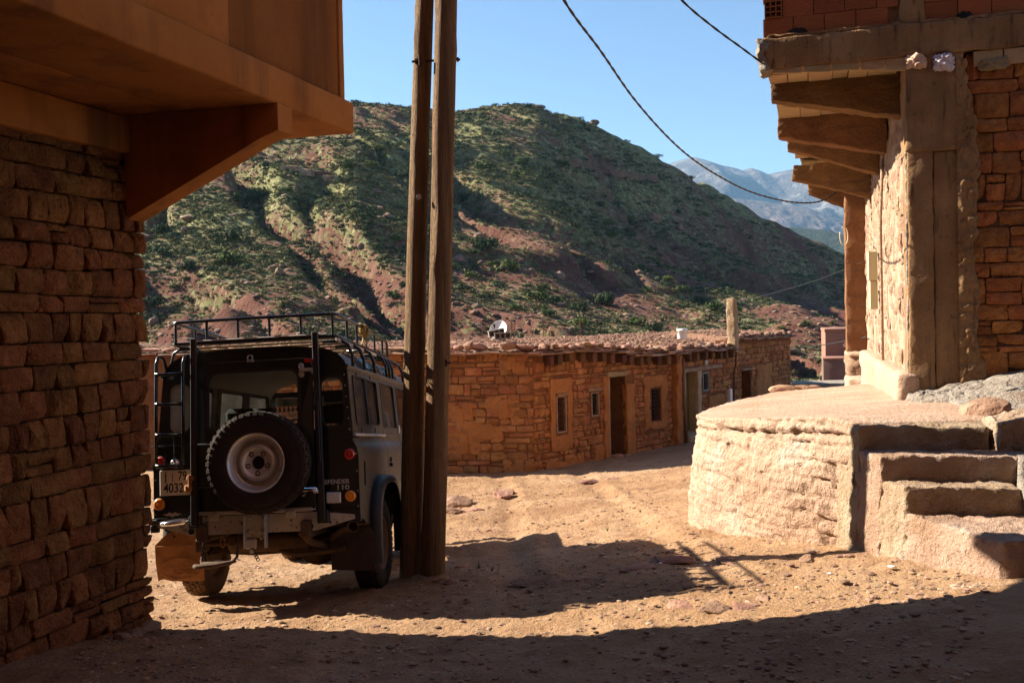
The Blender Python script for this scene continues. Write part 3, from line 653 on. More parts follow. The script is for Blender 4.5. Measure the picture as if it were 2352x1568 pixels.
# ================================================================== MASONRY
def stone_lib(n, seed, nx=5, nz=4, jit=.10):
    L = []
    for s in range(n):
        r = np.random.RandomState(seed + s)
        c = np.array([[-.5, -.5], [.5, -.5], [.5, .5], [-.5, .5]]) + r.uniform(-jit, jit * .25, (4, 2)) * np.array([[-1, -1], [1, -1], [1, 1], [-1, 1]]) * -1 * np.array([[.8, 1.0]])
        c = np.clip(c, -.5, .5)
        gu = np.array([0, 0, .06, .2, .36, .52, .68, .84, .95, 1, 1]); gv = np.array([0, 0, .08, .27, .5, .73, .93, 1, 1])
        tx, tz = r.uniform(-.35, .35), r.uniform(-.3, .3)
        facets = [(r.normal(size=2), r.uniform(.08, .36), r.uniform(.4, 1.5)) for _ in range(5)]
        V_ = []
        for j, b in enumerate(gv):
            for i, a in enumerate(gu):
                p = c[0] * (1 - a) * (1 - b) + c[1] * a * (1 - b) + c[2] * a * b + c[3] * (1 - a) * b
                edge = i in (0, len(gu) - 1) or j in (0, len(gv) - 1)
                rim = (i in (1, len(gu) - 2) or j in (1, len(gv) - 2))
                m_ = abs(p[0] / .5) ** 16 + abs(p[1] / .5) ** 16
                if m_ > 1: p = p * (1 / m_) ** (1 / 16.)
                w = 0.03
                p = p + np.array([vnoise(p[0] * 5 + s * 7, p[1] * 5, 0, seed), vnoise(p[0] * 5, p[1] * 5 + s * 5, 1, seed)]).ravel() * w
                y = .55 + tx * p[0] + tz * p[1] + .30 * float(vnoise(p[0] * 3.1 + s, p[1] * 2.3, 0, seed + s)) + .16 * float(vnoise(p[0] * 8 + s, p[1] * 5, 0, seed + s + 9))
                for (nn_, d_, k_) in facets:
                    nn = nn_ / np.linalg.norm(nn_); y -= max(0, p @ nn - d_) * k_
                if edge: y = -1.0
                elif rim: y = y * .85 - .16 + .14 * r.rand()
                V_.append((p[0], y, p[1]))
        nu = len(gu); f = [tuple(q) for q in gridfaces(len(gv), nu).tolist()]
        me = bpy.data.meshes.new('stone'); me.from_pydata(V_, [], f)
        L.append((np.array(V_), f, me))
    return L
def frame_mat(P, ax, nrm, sx, sy, sz, tilt=0.0):
    """object matrix: local x along ax, y out along nrm, z up"""
    ax = np.array(ax, float); nrm = np.array(nrm, float); up = np.cross(ax, nrm)
    if up[2] < 0: up = -up
    c, s = math.cos(tilt), math.sin(tilt)
    a2 = ax * c + up * s; u2 = -ax * s + up * c
    M = Matrix.Identity(4)
    for i in range(3):
        M[i][0] = a2[i] * sx; M[i][1] = nrm[i] * sy; M[i][2] = u2[i] * sz; M[i][3] = P[i]
    return M
def course_layout(a0, a1, z0, z1, hr, wr, seed, wave=.03, split=.18, holes=(), zmin=None, zmax=None, gap=.012):
    r = random.Random(seed); out = []
    z = z0; k = 0
    def wv(a, k): return wave * float(vnoise(a * 1.1, k * 3.7, 0, seed))
    while z < z1:
        h = r.uniform(*hr)
        a = a0 - r.uniform(0, wr[0]); kk = k
        while a < a1:
            w = r.uniform(*wr) * (1.25 if h < sum(hr) / 2 else .85)
            aa, ab = max(a, a0), min(a + w, a1)
            if ab - aa > .05:
                am = (aa + ab) / 2
                lo = z + wv(am, k); hi = z + h + wv(am, k + 1)
                if r.random() < split:
                    m_ = lo + (hi - lo) * r.uniform(.3, .7); parts_ = [(lo, m_), (m_, hi)]
                else: parts_ = [(lo, hi)]
                for (b0, b1) in parts_:
                    cut = [(aa, ab)]
                    if zmax is not None and (b0 + b1) / 2 > zmax(am): continue
                    if zmin is not None and (b1) < zmin(am): continue
                    for (h0, h1, g0, g1) in holes:
                        if b1 - .02 > g0 and b0 + .02 < g1:
                            nc = []
                            for (c0, c1) in cut:
                                if c1 <= h0 or c0 >= h1: nc.append((c0, c1)); continue
                                if h0 - c0 > .04: nc.append((c0, h0))
                                if c1 - h1 > .04: nc.append((h1, c1))
                            cut = nc
                    for (c0, c1) in cut: out.append((c0, c1, b0, b1))
            a += w
        z += h; k += 1
    return out
def lay_stones(lst, posf, nrm, ax, lib, mat, parent, seed, proud=(.02, .05), gap=.012, limit=300, name='stone', depth=.1, bury=None):
    """first the largest become parts, the rest one 'stuff' part"""
    r = random.Random(seed)
    lst = sorted(lst, key=lambda q: -(q[1] - q[0]) * (q[3] - q[2]))
    rest = []
    for i, (c0, c1, b0, b1) in enumerate(lst):
        v, f, me = lib[r.randrange(len(lib))]
        n_, a_ = (nrm((c0 + c1) / 2), ax((c0 + c1) / 2)) if callable(nrm) else (nrm, ax)
        P = posf((c0 + c1) / 2, (b0 + b1) / 2) + n_ * r.uniform(*proud) * .6
        M = frame_mat(P, a_, n_, (c1 - c0 - gap), r.uniform(.03, .055) * (1 if (b1 - b0) > .08 else .7), (b1 - b0 - gap), r.uniform(-.03, .03))
        if i < limit:
            if not me.materials: me.materials.append(mat)
            o = bpy.data.objects.new(name, me); COL.objects.link(o)
            o.parent = parent; o.matrix_parent_inverse = MATW[parent].inverted() if parent in MATW else Matrix.Identity(4); o.matrix_basis = M
            me.polygons.foreach_set('use_smooth', [False] * len(me.polygons))
        else: rest.append((v, f, M))
    if rest:
        VV = []; FF = []
        for v, f, M in rest:
            b = len(VV); VV += [tuple(M @ Vector(p)) for p in v]; FF += [tuple(i + b for i in q) for q in f]
        o = obj('small_stones', VV, FF, mat, parent, False); o['kind'] = 'stuff'
LIB_A = stone_lib(14, 900, jit=.09)
LIB_B = stone_lib(12, 950, jit=.14)
LIB_C = stone_lib(12, 990, jit=.15)
LIB_D = stone_lib(10, 1020, jit=.15)

# ================================================================== LEFT BUILDING
W0 = onplane(340, 1450, np.array([0, 7.5, 0]), np.array([0, 1., 0])); W0 = np.array([-2.786, 7.5, 0.0]) + U * .03
lb = empty('house', W0 + V * 0 + Z * -2.3, 'house at the left edge with rough stone ground floor and ochre rendered balcony overhead', 'house')
# stone ground floor: core and stones
core = MB()
def B(mb, u0, u1, v0, v1, z0, z1, O=W0): mb.add(uvblock(u0, u1, v0, v1, z0, z1, O), [(0, 3, 2, 1), (4, 5, 6, 7), (0, 1, 5, 4), (1, 2, 6, 5), (2, 3, 7, 6), (3, 0, 4, 7)])
B(core, -12, -.03, -5.0, -.045, -3.2, 1.29); core.build('wall', M_mortar_w, lb)
lay = course_layout(-3.1, .0, -2.5, 1.29, (.13, .22), (.12, .30), 3, .03, .07)
posL = lambda a, z: W0 + U * a + Z * z
lay_stones(lay, posL, V, U, LIB_A, M_stone_w, lb, 5, (.0, .035), .009)
# stones of the end face (turned away, its edge shows)
layE = course_layout(-1.2, .0, -2.6, 1.29, (.13, .23), (.2, .42), 8, .03, .1)
lay_stones(layE, lambda a, z: W0 + V * (a - .03) + Z * z - U * .06, U, V, LIB_A, M_stone_w, lb, 6, (.0, .02), .008)
# beam above the stones
W_, Fc = hexblock(uvblock(-9, .01, -.35, .085, 1.275, 1.545, W0), .15, .006, 3, .015, 3); obj('beam', W_, Fc, M_plaster_l, lb, True)
# slab and fascia
SO = 1.29
W_, Fc = hexblock(uvblock(-9, 1.03, .52, SO, 1.548, 1.80, W0), .2, .004, 2, .018, 5); obj('balcony_slab', W_, Fc, M_plaster_l, lb, True)
W_, Fc = hexblock(uvblock(-9, -.05, -3.0, .52, 1.548, 1.80, W0), .3, .003, 2, .01, 6); obj('floor_slab', W_, Fc, M_plaster_l, lb, True)
# bracket
br = MB()
O = W0
f = lambda u, v, z: O + U * u + V * v + Z * z
for (u0, u1) in ((-.21, -.01),):
    prof = [(0.03, .80), (0.03, 1.55), (SO + .006, 1.55), (SO + .006, 1.36), (SO - .12, 1.32)]
    n_ = len(prof)
    br.add([f(u0, p, z) for p, z in prof] + [f(u1, p, z) for p, z in prof], [tuple(range(n_)), tuple(range(n_, 2 * n_))[::-1]] + [(i, (i + 1) % n_, (i + 1) % n_ + n_, i + n_) for i in range(n_)])
bo = br.build('bracket', M_plaster_l, lb)
# upper room, rough render, with the smoother corner pilaster and border strip
W_, Fc = hexblock(uvblock(-9, .93, .5, SO - .05, 1.80, 9.5, W0), .35, .004, 2, .02, 7); obj('upper_wall', W_, Fc, M_plaster_r, lb, True)
W_, Fc = hexblock(uvblock(-9, -.06, -5, .5, 1.80, 9.3, W0), .5, .004, 2, .02, 8); obj('upper_wall', W_, Fc, M_plaster_r, lb, True)
W_, Fc = hexblock(uvblock(-9, -.73, SO - .052, SO - .036, 1.795, 9.4, W0), .3, .003, 2, .006, 9); obj('smooth_band', W_, Fc, M_plaster_l, lb, True)
W_, Fc = hexblock(uvblock(.86, .945, SO - .12, SO - .036, 1.795, 9.4, W0), .12, .004, 4, .012, 10); obj('corner_trim', W_, Fc, M_plaster_l, lb, True)
# ================================================================== UNSEEN BLOCKS ADDED BEHIND THE CAMERA TO SHUT OUT SKY LIGHT
sky_blocks = empty('house', (7.5, -4, -1.2), 'unseen blocks added behind the viewer to darken the lane', 'house')  # no known house: added out of view to block sky light
W_, Fc = hexblock([np.array(q) for q in ((2.6, -16, -2), (10, -16, -2), (10, 2.2, -2), (4.4, 2.2, -2), (2.6, -16, 10), (10, -16, 10), (10, 2.2, 10), (4.4, 2.2, 10))], 1.2, .01, .5, .03, 900); obj('wall', W_, Fc, M_plaster_r, sky_blocks, True)
W_, Fc = hexblock([np.array(q) for q in ((-9, -18, -2), (2.5, -18, -2), (2.5, -5, -2), (-9, -5, -2), (-9, -18, 11), (2.5, -18, 11), (2.5, -5, 11), (-9, -5, 11))], 1.2, .01, .5, .03, 901); obj('wall', W_, Fc, M_mortar_w, sky_blocks, True)

# ================================================================== RIGHT BUILDING
C0 = np.array([3.991, 10.0, 0.0])
rb = empty('unfinished_house', C0 + Z * -.8, 'unfinished house at the right with concrete corner post, stone infill and hollow brick upper storey', 'house')
G = lambda u, v, z: C0 + U * u + V * v + Z * z
RB = lambda *a: uvblock(*a, C0)
def rough(name, c8, mat, size=.06, amp=.012, scale=5, rnd=.02, seed=0, parent=rb, smooth=True, fine=.3):
    W_, Fc = hexblock(c8, size, amp, scale, rnd, seed, fine); return obj(name, W_, Fc, mat, parent, smooth)
# ground floor cores
core = MB(); B(core, .06, 8.9, .08, 6, -2.2, 2.55, C0); core.build('wall', M_mortar_w, rb)
# corner post, two castings side by side
rough('corner_post', RB(.0, .5, .0, .24, -1.1, 1.62), M_conc, .05, .010, 6, .02, 21)
rough('corner_post', RB(.012, .5, .243, .50, -1.1, 1.60), M_conc, .05, .010, 6, .02, 22)
rough('post_head', RB(-.012, .5, -.01, .53, 1.60, 2.56), M_conc, .05, .012, 5, .02, 23)
# ragged concrete spilling over the stones
zz_ = np.arange(-1.1, 2.5, .02); nv_ = 14
wd_ = .05 + .13 * np.clip(.5 + .9 * fbm(zz_ * 1.7, 3.3, 0, 4, 14), 0, 1) + .05 * np.clip(fbm(zz_ * 9, 1.3, 0, 3, 15), -.3, 1) + .30 * np.clip(-.35 - zz_, 0, .6)
sp = []
for z_, w_ in zip(zz_, wd_):
    for k_ in range(nv_):
        q = k_ / (nv_ - 1.); v_ = .46 + (.04 + w_) * q
        uo = -.016 + .014 * float(vnoise(v_ * 22, z_ * 22, 0, 5)) + .010 * float(vnoise(v_ * 60, z_ * 60, 0, 6)) + (.02 if k_ == nv_ - 2 else 0)
        sp.append(G(uo if k_ < nv_ - 1 else .07, v_ + (.012 * float(vnoise(v_ * 30, z_ * 30, 0, 7)) if k_ else 0), z_))
fast_obj('concrete_spill', np.array(sp), gridfaces(len(zz_), nv_), M_conc, rb)
# stones of the front wall
lay = course_layout(.56, 2.6, -1.2, 2.33, (.12, .25), (.16, .42), 31, .05, .16)
lay_stones(lay, lambda a, z: G(.06, a, z), -U, V, LIB_C, M_stone_r, rb, 33, (0, .03), .008)
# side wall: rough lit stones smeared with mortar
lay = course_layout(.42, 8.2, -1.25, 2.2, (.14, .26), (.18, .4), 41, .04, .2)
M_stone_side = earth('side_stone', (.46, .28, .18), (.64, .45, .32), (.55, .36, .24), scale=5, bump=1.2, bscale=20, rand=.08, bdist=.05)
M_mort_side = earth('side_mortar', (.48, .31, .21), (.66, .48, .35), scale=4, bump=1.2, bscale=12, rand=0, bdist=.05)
rough('side_mortar', RB(.44, 8.5, .03, .12, -1.3, 2.5), M_mort_side, .10, .02, 5, .02, 44)
lay_stones(lay, lambda a, z: G(a, .05, z), -V, U, LIB_D, M_stone_side, rb, 43, (-.02, .03), .008)
rough('footing', RB(-.03, 7.4, -.13, .1, -1.5, -.62), M_rammed, .09, .025, 4, .05, 45)
rough('far_post', RB(8.25, 8.75, -.32, .3, -1.6, 2.2), M_conc2, .10, .015, 5, .02, 46)
rough('corner_edge', RB(.022, .07, -.015, .03, -1.0, 1.65), M_greyconc, .03, .012, 14, .01, 47)
# cantilever brackets: tapering beams, root and tip measured
BR = [((.72, 2.10), (1770, 168, 1771, 203), .92), ((2.75, 2.02), (1788, 255, 1786, 298), .2), ((4.3, 1.96), (1808, 318, 1808, 342), .2), ((6.35, 1.86), (1824, 379, 1819, 412), .2), ((8.5, 1.80), (1855, 425, 1857, 445), .2)]
for i, ((s_, zr), (tx, ty, bx, by), th_) in enumerate(BR):
    y_ = C0[1] + U[1] * s_
    # tip: on the plane u = s_
    T1 = onplane(tx, ty, G(s_, 0, 0), U); T2 = onplane(bx, by, G(s_, 0, 0), U)
    vt = np.dot(T1 - C0, V); vb = np.dot(T2 - C0, V); z1, z0 = T1[2], T2[2]
    zt = min(z1, 2.56) if i else 2.552
    th = .24
    c8 = [G(s_, vb, z0 + (zt - z1)), G(s_, .02, zr), G(s_ + th, .02, zr), G(s_ + th, vb, z0 + (zt - z1)),
          G(s_, vt, zt), G(s_, .02, zt + .02), G(s_ + th, .02, zt + .02), G(s_ + th, vt, zt)]
    rough('bracket', c8, M_conc2, .05, .014, 6, .010, 60 + i, fine=.7)
    if i: BRz = zt
# slab planks (formwork) seen between the brackets, each board its own
vo = lambda s_: -1.37 + .045 * s_
rr_ = random.Random(3)
s_ = .98
k = 0
segs = [(.30, .72), (.98, 2.74), (3.0, 4.28), (4.55, 6.33), (6.6, 8.45)]
zs = lambda s_: 2.56 - .0 * s_
for (a, b) in segs:
    v_ = vo(a) + .02; 
    while v_ < -.05:
        wd = rr_.uniform(.16, .3); v2 = min(v_ + wd, -.01)
        zz = 2.553 + rr_.uniform(-.008, .008)
        c8 = [G(a, v_, zz), G(a, v2 - .008, zz), G(b, v2 - .008, zz), G(b, v_, zz), G(a, v_, zz + .025), G(a, v2 - .008, zz + .025), G(b, v2 - .008, zz + .025), G(b, v_, zz + .025)]
        W_, Fc = hexblock(c8, .25, .003, 6, .003, k); obj('formwork_board', W_, Fc, M_wood, rb, False); k += 1; v_ = v2
# slab with its rough lit edge, and the front beam
sl = [G(.0, -1.38, 2.60), G(.0, .1, 2.60), G(8.8, .1, 2.60), G(8.8, -.98, 2.60), G(.0, -1.38, 2.86), G(.0, .1, 2.86), G(8.8, .1, 2.86), G(8.8, -.98, 2.86)]
rough('slab', sl, M_conc2, .12, .014, 6, .015, 71)
rough('front_beam', [G(-.02, -1.37, 2.545), G(-.02, 3.2, 2.56), G(.26, 3.2, 2.56), G(.26, -1.37, 2.545), G(-.03, -1.40, 2.865), G(-.03, 3.2, 2.865), G(.26, 3.2, 2.865), G(.26, -1.40, 2.865)], M_conc, .055, .014, 7, .02, 72)
rough('beam_end', [G(-.035, -1.42, 2.53), G(-.035, -1.33, 2.53), G(.27, -1.33, 2.53), G(.27, -1.42, 2.53), G(-.04, -1.44, 2.87), G(-.04, -1.33, 2.87), G(.27, -1.33, 2.87), G(.27, -1.44, 2.87)], M_greyconc, .03, .03, 13, .02, 73)
rough('mortar_bed', RB(-.01, .2, -1.36, 3.2, 2.862, 2.895), M_conc, .04, .018, 12, .01, 74)
# boards left under the beam over the stone wall
for i, (a, b) in enumerate(((.62, .88), (.895, 1.15), (1.165, 1.5), (1.515, 1.9), (1.915, 2.4))):
    rough('beam_board', RB(.0, .05, a, b, 2.40, 2.545), M_wood, .12, .003, 6, .004, 80 + i)
for i, (a, b, c) in enumerate(((-1.28, -1.0, .035), (-.97, -.72, .05), (-.70, -.44, .06), (-.42, -.2, .08), (-.185, .08, .11))):
    rough('beam_board', [G(-.005, a, 2.54 - c), G(-.005, b, 2.54 - c - .02), G(.03, b, 2.54 - c - .02), G(.03, a, 2.54 - c), G(-.005, a, 2.548), G(-.005, b, 2.548), G(.03, b, 2.548), G(.03, a, 2.548)], M_wood, .12, .004, 6, .004, 90 + i)
# hollow brick upper storey
def brick(v0, v1, z0, z1, u0=.02, u1=.17, chip=None):
    mb = MB(); 
    W1 = v1 - v0; 
    nrow = 9      # grooved face: fine ribs
    pr = []
    for i in range(nrow * 2 + 1):
        zz = z0 + (z1 - z0) * i / (nrow * 2); pr.append((u0 + (.0025 if i % 2 else 0), zz))
    poly = pr + [(u1, z1), (u1, z0)]
    n_ = len(poly)
    mb.add([G(a, v0, z) for a, z in poly] + [G(a, v1, z) for a, z in poly], [tuple(range(n_)), tuple(range(n_, 2 * n_))[::-1]] + [(i, (i + 1) % n_, (i + 1) % n_ + n_, i + n_) for i in range(n_)])
    if chip:
        cv, cz, cr_ = chip
    o = mb.build('brick', M_brick, rb)
    return o
M_dark = plain('painted_hollow_shade', (.01, .008, .006), .95)  # near-black colour stands in for the shade inside hollows
rows = [2.893, 3.075, 3.262, 3.45, 3.638, 3.826]
bl = .305
for k, z0 in enumerate(rows):
    off = -1.375 if k % 2 == 0 else -1.175
    if k % 2 == 1:   # end brick laid crosswise, its cells showing
        mb = MB(); y0, y1, a, b = .0, .16, -1.36, -1.185
        t_ = .012; cells = 3
        for i in range(cells + 1):
            vv = a + (b - a - t_) * i / cells; mb.add(RB(y0, y1, vv, vv + t_, z0, z0 + .178), [(0, 3, 2, 1), (4, 5, 6, 7), (0, 1, 5, 4), (1, 2, 6, 5), (2, 3, 7, 6), (3, 0, 4, 7)])
            zz = z0 + (.178 - t_) * i / cells; mb.add(RB(y0 + .0015, y1, a + .0015, b - .0015, zz + .0008, zz + t_), [(0, 3, 2, 1), (4, 5, 6, 7), (0, 1, 5, 4), (1, 2, 6, 5), (2, 3, 7, 6), (3, 0, 4, 7)])
        mb.build('brick', M_brick, rb)
        bk = MB(); bk.add(RB(y1 - .03, y1 + .02, a + .004, b - .004, z0 + .004, z0 + .174), [(0, 3, 2, 1), (4, 5, 6, 7), (0, 1, 5, 4), (1, 2, 6, 5), (2, 3, 7, 6), (3, 0, 4, 7)]); bk.build('cell_shade_plate', M_dark, rb)  # near-black plate paints the shade inside the cells
    v_ = off
    while v_ < 2.9:
        v2 = v_ + bl
        if v_ < -.02 and v2 > -.10: v2 = -.055 if v_ < -.2 else v_
        if v2 - v_ > .1 and not (-.05 < (v_ + v2) / 2 < .17):
            brick(v_, v2 - .008, z0 + rr_.uniform(-.003, .003), z0 + .178)
        v_ = v_ + bl
        if -.2 < v_ < .18: v_ = .185 if k % 2 == 0 else .185
rough('upper_post', RB(.0, .2, -.052, .18, 2.87, 4.2), M_conc, .05, .014, 7, .02, 101)
core = MB(); B(core, .05, .16, -1.36, 3.0, 2.89, 4.0, C0); B(core, .3, 8.7, -1.0, 6.0, 2.87, 7.1, C0); core.build('brick_mortar', M_conc, rb)
# near-black patches on two bricks, painting the shade of ragged broken holes
for (va, vb_, z0, z1) in ((-1.14, -.93, 2.875, 2.925), (.46, .63, 2.86, 2.92)):
    mb = MB(); pts = []
    n_ = 12
    for i in range(n_):
        a = math.pi * i / (n_ - 1); pts.append(((va + vb_) / 2 + (vb_ - va) / 2 * math.cos(a), z0 + .02 + (z1 - z0) * 1.1 * math.sin(a) * (1 + .15 * math.sin(i * 2.3))))
    mb.prism(pts, .012, .05, lambda p, q, a: G(a, p, q)); mb.build('brick_hole_shade', M_dark, rb)
# services on the side wall
mb = MB(); mb.tube([G(3.1, -.02, 2.0), G(3.2, -.05, 1.2), G(3.15, -.05, .2), G(3.2, -.04, -1.0)], .022, 8); mb.build('conduit', M_mort_side, rb, True)
M_cream = plain('cream_enamel', (.72, .66, .42), .5)
# blue paint drips
M_blue = earth('blue_paint', (.20, .36, .42), (.38, .5, .5), scale=12, bump=.3, rand=0)
# ================================================================== TERRACE AND STEPS
TO = [(2060, 884, 15.8), (1960, 886, 15.0), (1860, 893, 14.2), (1790, 900, 13.5), (1725, 912, 12.7), (1663, 928, 11.8), (1632, 940, 11.2), (1608, 953, 10.6), (1612, 958, 10.2), (1650, 959, 9.8), (1680, 959, 9.6), (1750, 960, 9.05), (1821, 961, 8.65), (1880, 959, 8.4), (1930, 962, 8.2), (1962, 970, 8.05), (1975, 976, 7.98)]
BO_ = [(2.9 + .35, 15.6), (2.9, 14.9), (2.75, 14.0), (2.55, 13.1), (2.3, 12.3), (2.05, 11.6), (1.93, 11.1), (1.86, 10.72), (1.90, 10.3), (1.98, 9.95), (2.08, 9.6), (2.24, 9.15), (2.42, 8.8), (2.60, 8.5), (2.78, 8.3), (2.82, 8.1), (2.78, 7.96)]
tp = np.array([at(a, b, c) for a, b, c in TO]); bp = np.array(BO_)
seg = np.concatenate([[0], np.cumsum(np.linalg.norm(np.diff(tp, axis=0), axis=1))])
ss = np.linspace(0, seg[-1], 430)
def smooth_i(x, X, Y): return np.interp(x, X, Y)
TP = np.stack([np.interp(ss, seg, tp[:, k]) for k in range(3)], 1)
BP = np.stack([np.interp(ss, seg, bp[:, k]) for k in range(2)], 1)
BZ = ground_z(BP[:, 0], BP[:, 1]) - .18
rowsV = []
nw = 64; ntp = 70
endR = np.stack([np.interp(ss, seg, [0] * 0 + list(np.linspace(0, 1, len(seg)))) for _ in range(1)], 1)
Rx = 6.0 + 0 * ss; Rz = None
for i in range(len(ss)):
    top = TP[i]; bot = np.array([BP[i, 0], BP[i, 1], BZ[i]])
    outd = bot[:2] - top[:2]
    col = []
    for j in range(nw + 1):
        q = j / nw; p = bot * (1 - q) + top * q
        bulge = .05 * math.sin(math.pi * q)
        col.append(p + np.array([-bulge, -bulge * .4, 0]))
    e = np.array([5.6, top[1] + (.0 if top[1] > 10 else -.9 * (10 - top[1]) / 2.1 * .25), np.interp(top[1], [7.9, 8.3, 9.3, 10.4, 16], [-.90, -.87, -.80, -.80, -1.13])])
    if i >= len(ss) - 2: top = top - Z * .07; e = e - Z * .07
    for j in range(1, ntp + 1):
        q = (j / ntp) ** 1.25; p = top * (1 - q) + e * q; p[2] += .018 * math.sin(math.pi * q); col.append(p)
    rowsV.append(col)
A3 = np.array(rowsV); sh = A3.shape; Pv = A3.reshape(-1, 3)
wallm = np.tile(np.concatenate([np.ones(nw - 2), [.9, .7, .5], np.full(ntp, .16)]), sh[0])[:, None]
along = np.repeat(ss, sh[1])
nrmw = np.array([-.93, -.35, 0])
isw = (wallm[:, 0] > .45)
H_ = .155
zc_ = (Pv[:, 2] + .045 * fbm(along * 1.1, 0 * along, 0, 3, 8)) / H_; kz = np.floor(zc_); fz = zc_ - kz
hsh = _h(kz, kz * 0, kz * 0, 5)
xc_ = along / (.42 + .12 * hsh) + hsh * 3 + .12 * vnoise(Pv[:, 2] * 9, along * 2, 0, 3); kx = np.floor(xc_); fx = xc_ - kx
off = .020 * _h(kx, kz, kx * 0, 6) + .010 * hsh
jd = np.minimum(np.minimum(fz, 1 - fz) * H_, np.minimum(fx, 1 - fx) * .42 * (1 + .5 * (_h(kx, kz, kz * 0, 9) > .1)))
fadej = sstep(-.35, .35, fbm(along * 1.3, Pv[:, 2] * 2, 0, 3, 19))
joint = -.030 * (1 - sstep(0, .022, jd)) * (.25 + .75 * fadej)
D = np.stack([fbm(Pv[:, 0] * 2.3, Pv[:, 1] * 2.3, Pv[:, 2] * 3.5, 5, 300 + 7 * k, .6) for k in range(3)], 1)
D2 = np.stack([fbm(Pv[:, 0] * 14, Pv[:, 1] * 14, Pv[:, 2] * 20, 3, 330 + 7 * k, .6) for k in range(3)], 1)
Pv = Pv + wallm * (D * .050 + D2 * .020) + isw[:, None] * nrmw * (off * (.4 + .6 * fadej) + joint)[:, None]
lip = np.tile(np.concatenate([np.zeros(nw - 7), [-.8, -.6, .8, 1, 1, 1, 1, .8], np.zeros(ntp)]), sh[0])[:, None]
Pv = Pv + lip * nrmw * .026
terr = empty('terrace', (2.8, 8.0, -1.9), 'raised earth terrace with bright rammed walls and steps at its corner', 'terrace')
fast_obj('terrace_body', Pv, gridfaces(sh[0], sh[1])[:, ::-1], M_rammed, terr)
beta = math.radians(10); RX = np.array([math.cos(beta), -math.sin(beta), 0]); RY = np.array([math.sin(beta), math.cos(beta), 0])
def stepblock(name, P, w, dpt, ztop, zbot, mat, seed, skew=0.0, amp=.022, drop=0.0, parent=None):
    P = np.array([P[0], P[1], 0])
    a = P; b = P + RX * w; c = b + RY * dpt; d = a + RY * dpt
    c8 = [q + Z * zbot for q in (a + np.array([skew, 0, 0]), b, c, d + np.array([skew, 0, 0]))] + [a + Z * ztop, b + Z * (ztop + drop), c + Z * (ztop + drop), d + Z * ztop]
    W_, Fc = hexblock(c8, .04, amp * .6, 7, .016, seed, .9); return obj(name, W_, Fc, mat, parent or terr, True)
FL = {0: (2.745, 7.90), 1: (2.795, 7.57), 2: (2.865, 7.27), 3: (3.13, 6.37)}
def flank_step(name, fl, bl, wr, dback, ztop, seed, drop=.0, mat=M_step):
    a = np.array([fl[0], fl[1], 0.]); b = a + RX * wr; d = np.array([bl[0], bl[1], 0.]); d2 = d + RY * .03 - RX * .012; c = b + RY * dback
    c8 = [a + Z * -2.15 + np.array([-.05, -.02, 0]), b + Z * -2.15, c + Z * -2.15, d2 + Z * -2.15 + np.array([-.05, 0, 0]), a + Z * ztop, b + Z * (ztop + drop), c + Z * (ztop + drop), d2 + Z * ztop]
    W_, Fc = hexblock(c8, .035, .016, 6, .022, seed, .8); return obj(name, W_, Fc, mat, terr, True)
flank_step('step', FL[0], (2.70, 8.2), .97, .9, -.89, 401)
flank_step('step', FL[1], FL[0], .98, .55, -1.085, 402)
flank_step('step', FL[2], FL[1], .80, .5, -1.275, 403)
lz = -1.485
c = [np.array([2.855, 7.30, 0]), np.array([3.13, 6.37, 0]), np.array([4.6, 6.05, 0]), np.array([4.6, 7.2, 0])]
c8 = [c[1] + Z * -2.15 + np.array([-.06, -.03, 0]), c[2] + Z * -2.15, c[3] + Z * -2.15, c[0] + Z * -2.15 + np.array([-.05, 0, 0]), c[1] + Z * lz, c[2] + Z * (lz + .03), c[3] + Z * (lz + .02), c[0] + Z * (lz + .005)]
W_, Fc = hexblock(c8, .035, .018, 5, .024, 404, .8); obj('landing', W_, Fc, M_step, terr, True)
# sloping apron of rubble concrete right of the steps and along the house foot
def apron_z(x, y):
    P_ = np.array([(4.0, 9.95, -.80), (5.0, 9.65, -.585), (6.2, 9.3, -.35), (4.3, 9.0, -.79), (3.90, 8.5, -.86), (4.35, 8.6, -.72), (3.80, 7.9, -.90), (3.80, 7.5, -1.06), (3.68, 7.15, -1.25), (3.9, 6.75, -1.42), (4.3, 6.6, -1.38), (4.7, 7.2, -.98), (5.0, 8.2, -.66), (5.6, 7.0, -.85), (6.2, 8.0, -.5), (5.2, 6.0, -1.25), (4.2, 6.2, -1.5), (3.8, 9.3, -.90), (3.7, 10.2, -.95)])
    d = np.sqrt((np.asarray(x)[..., None] - P_[:, 0]) ** 2 + (np.asarray(y)[..., None] - P_[:, 1]) ** 2) + .05
    w_ = d ** -3.2
    return (w_ * P_[:, 2]).sum(-1) / w_.sum(-1)
ax_, ay_ = np.meshgrid(np.arange(3.9, 6.6, .04), np.arange(5.9, 10.0, .04))
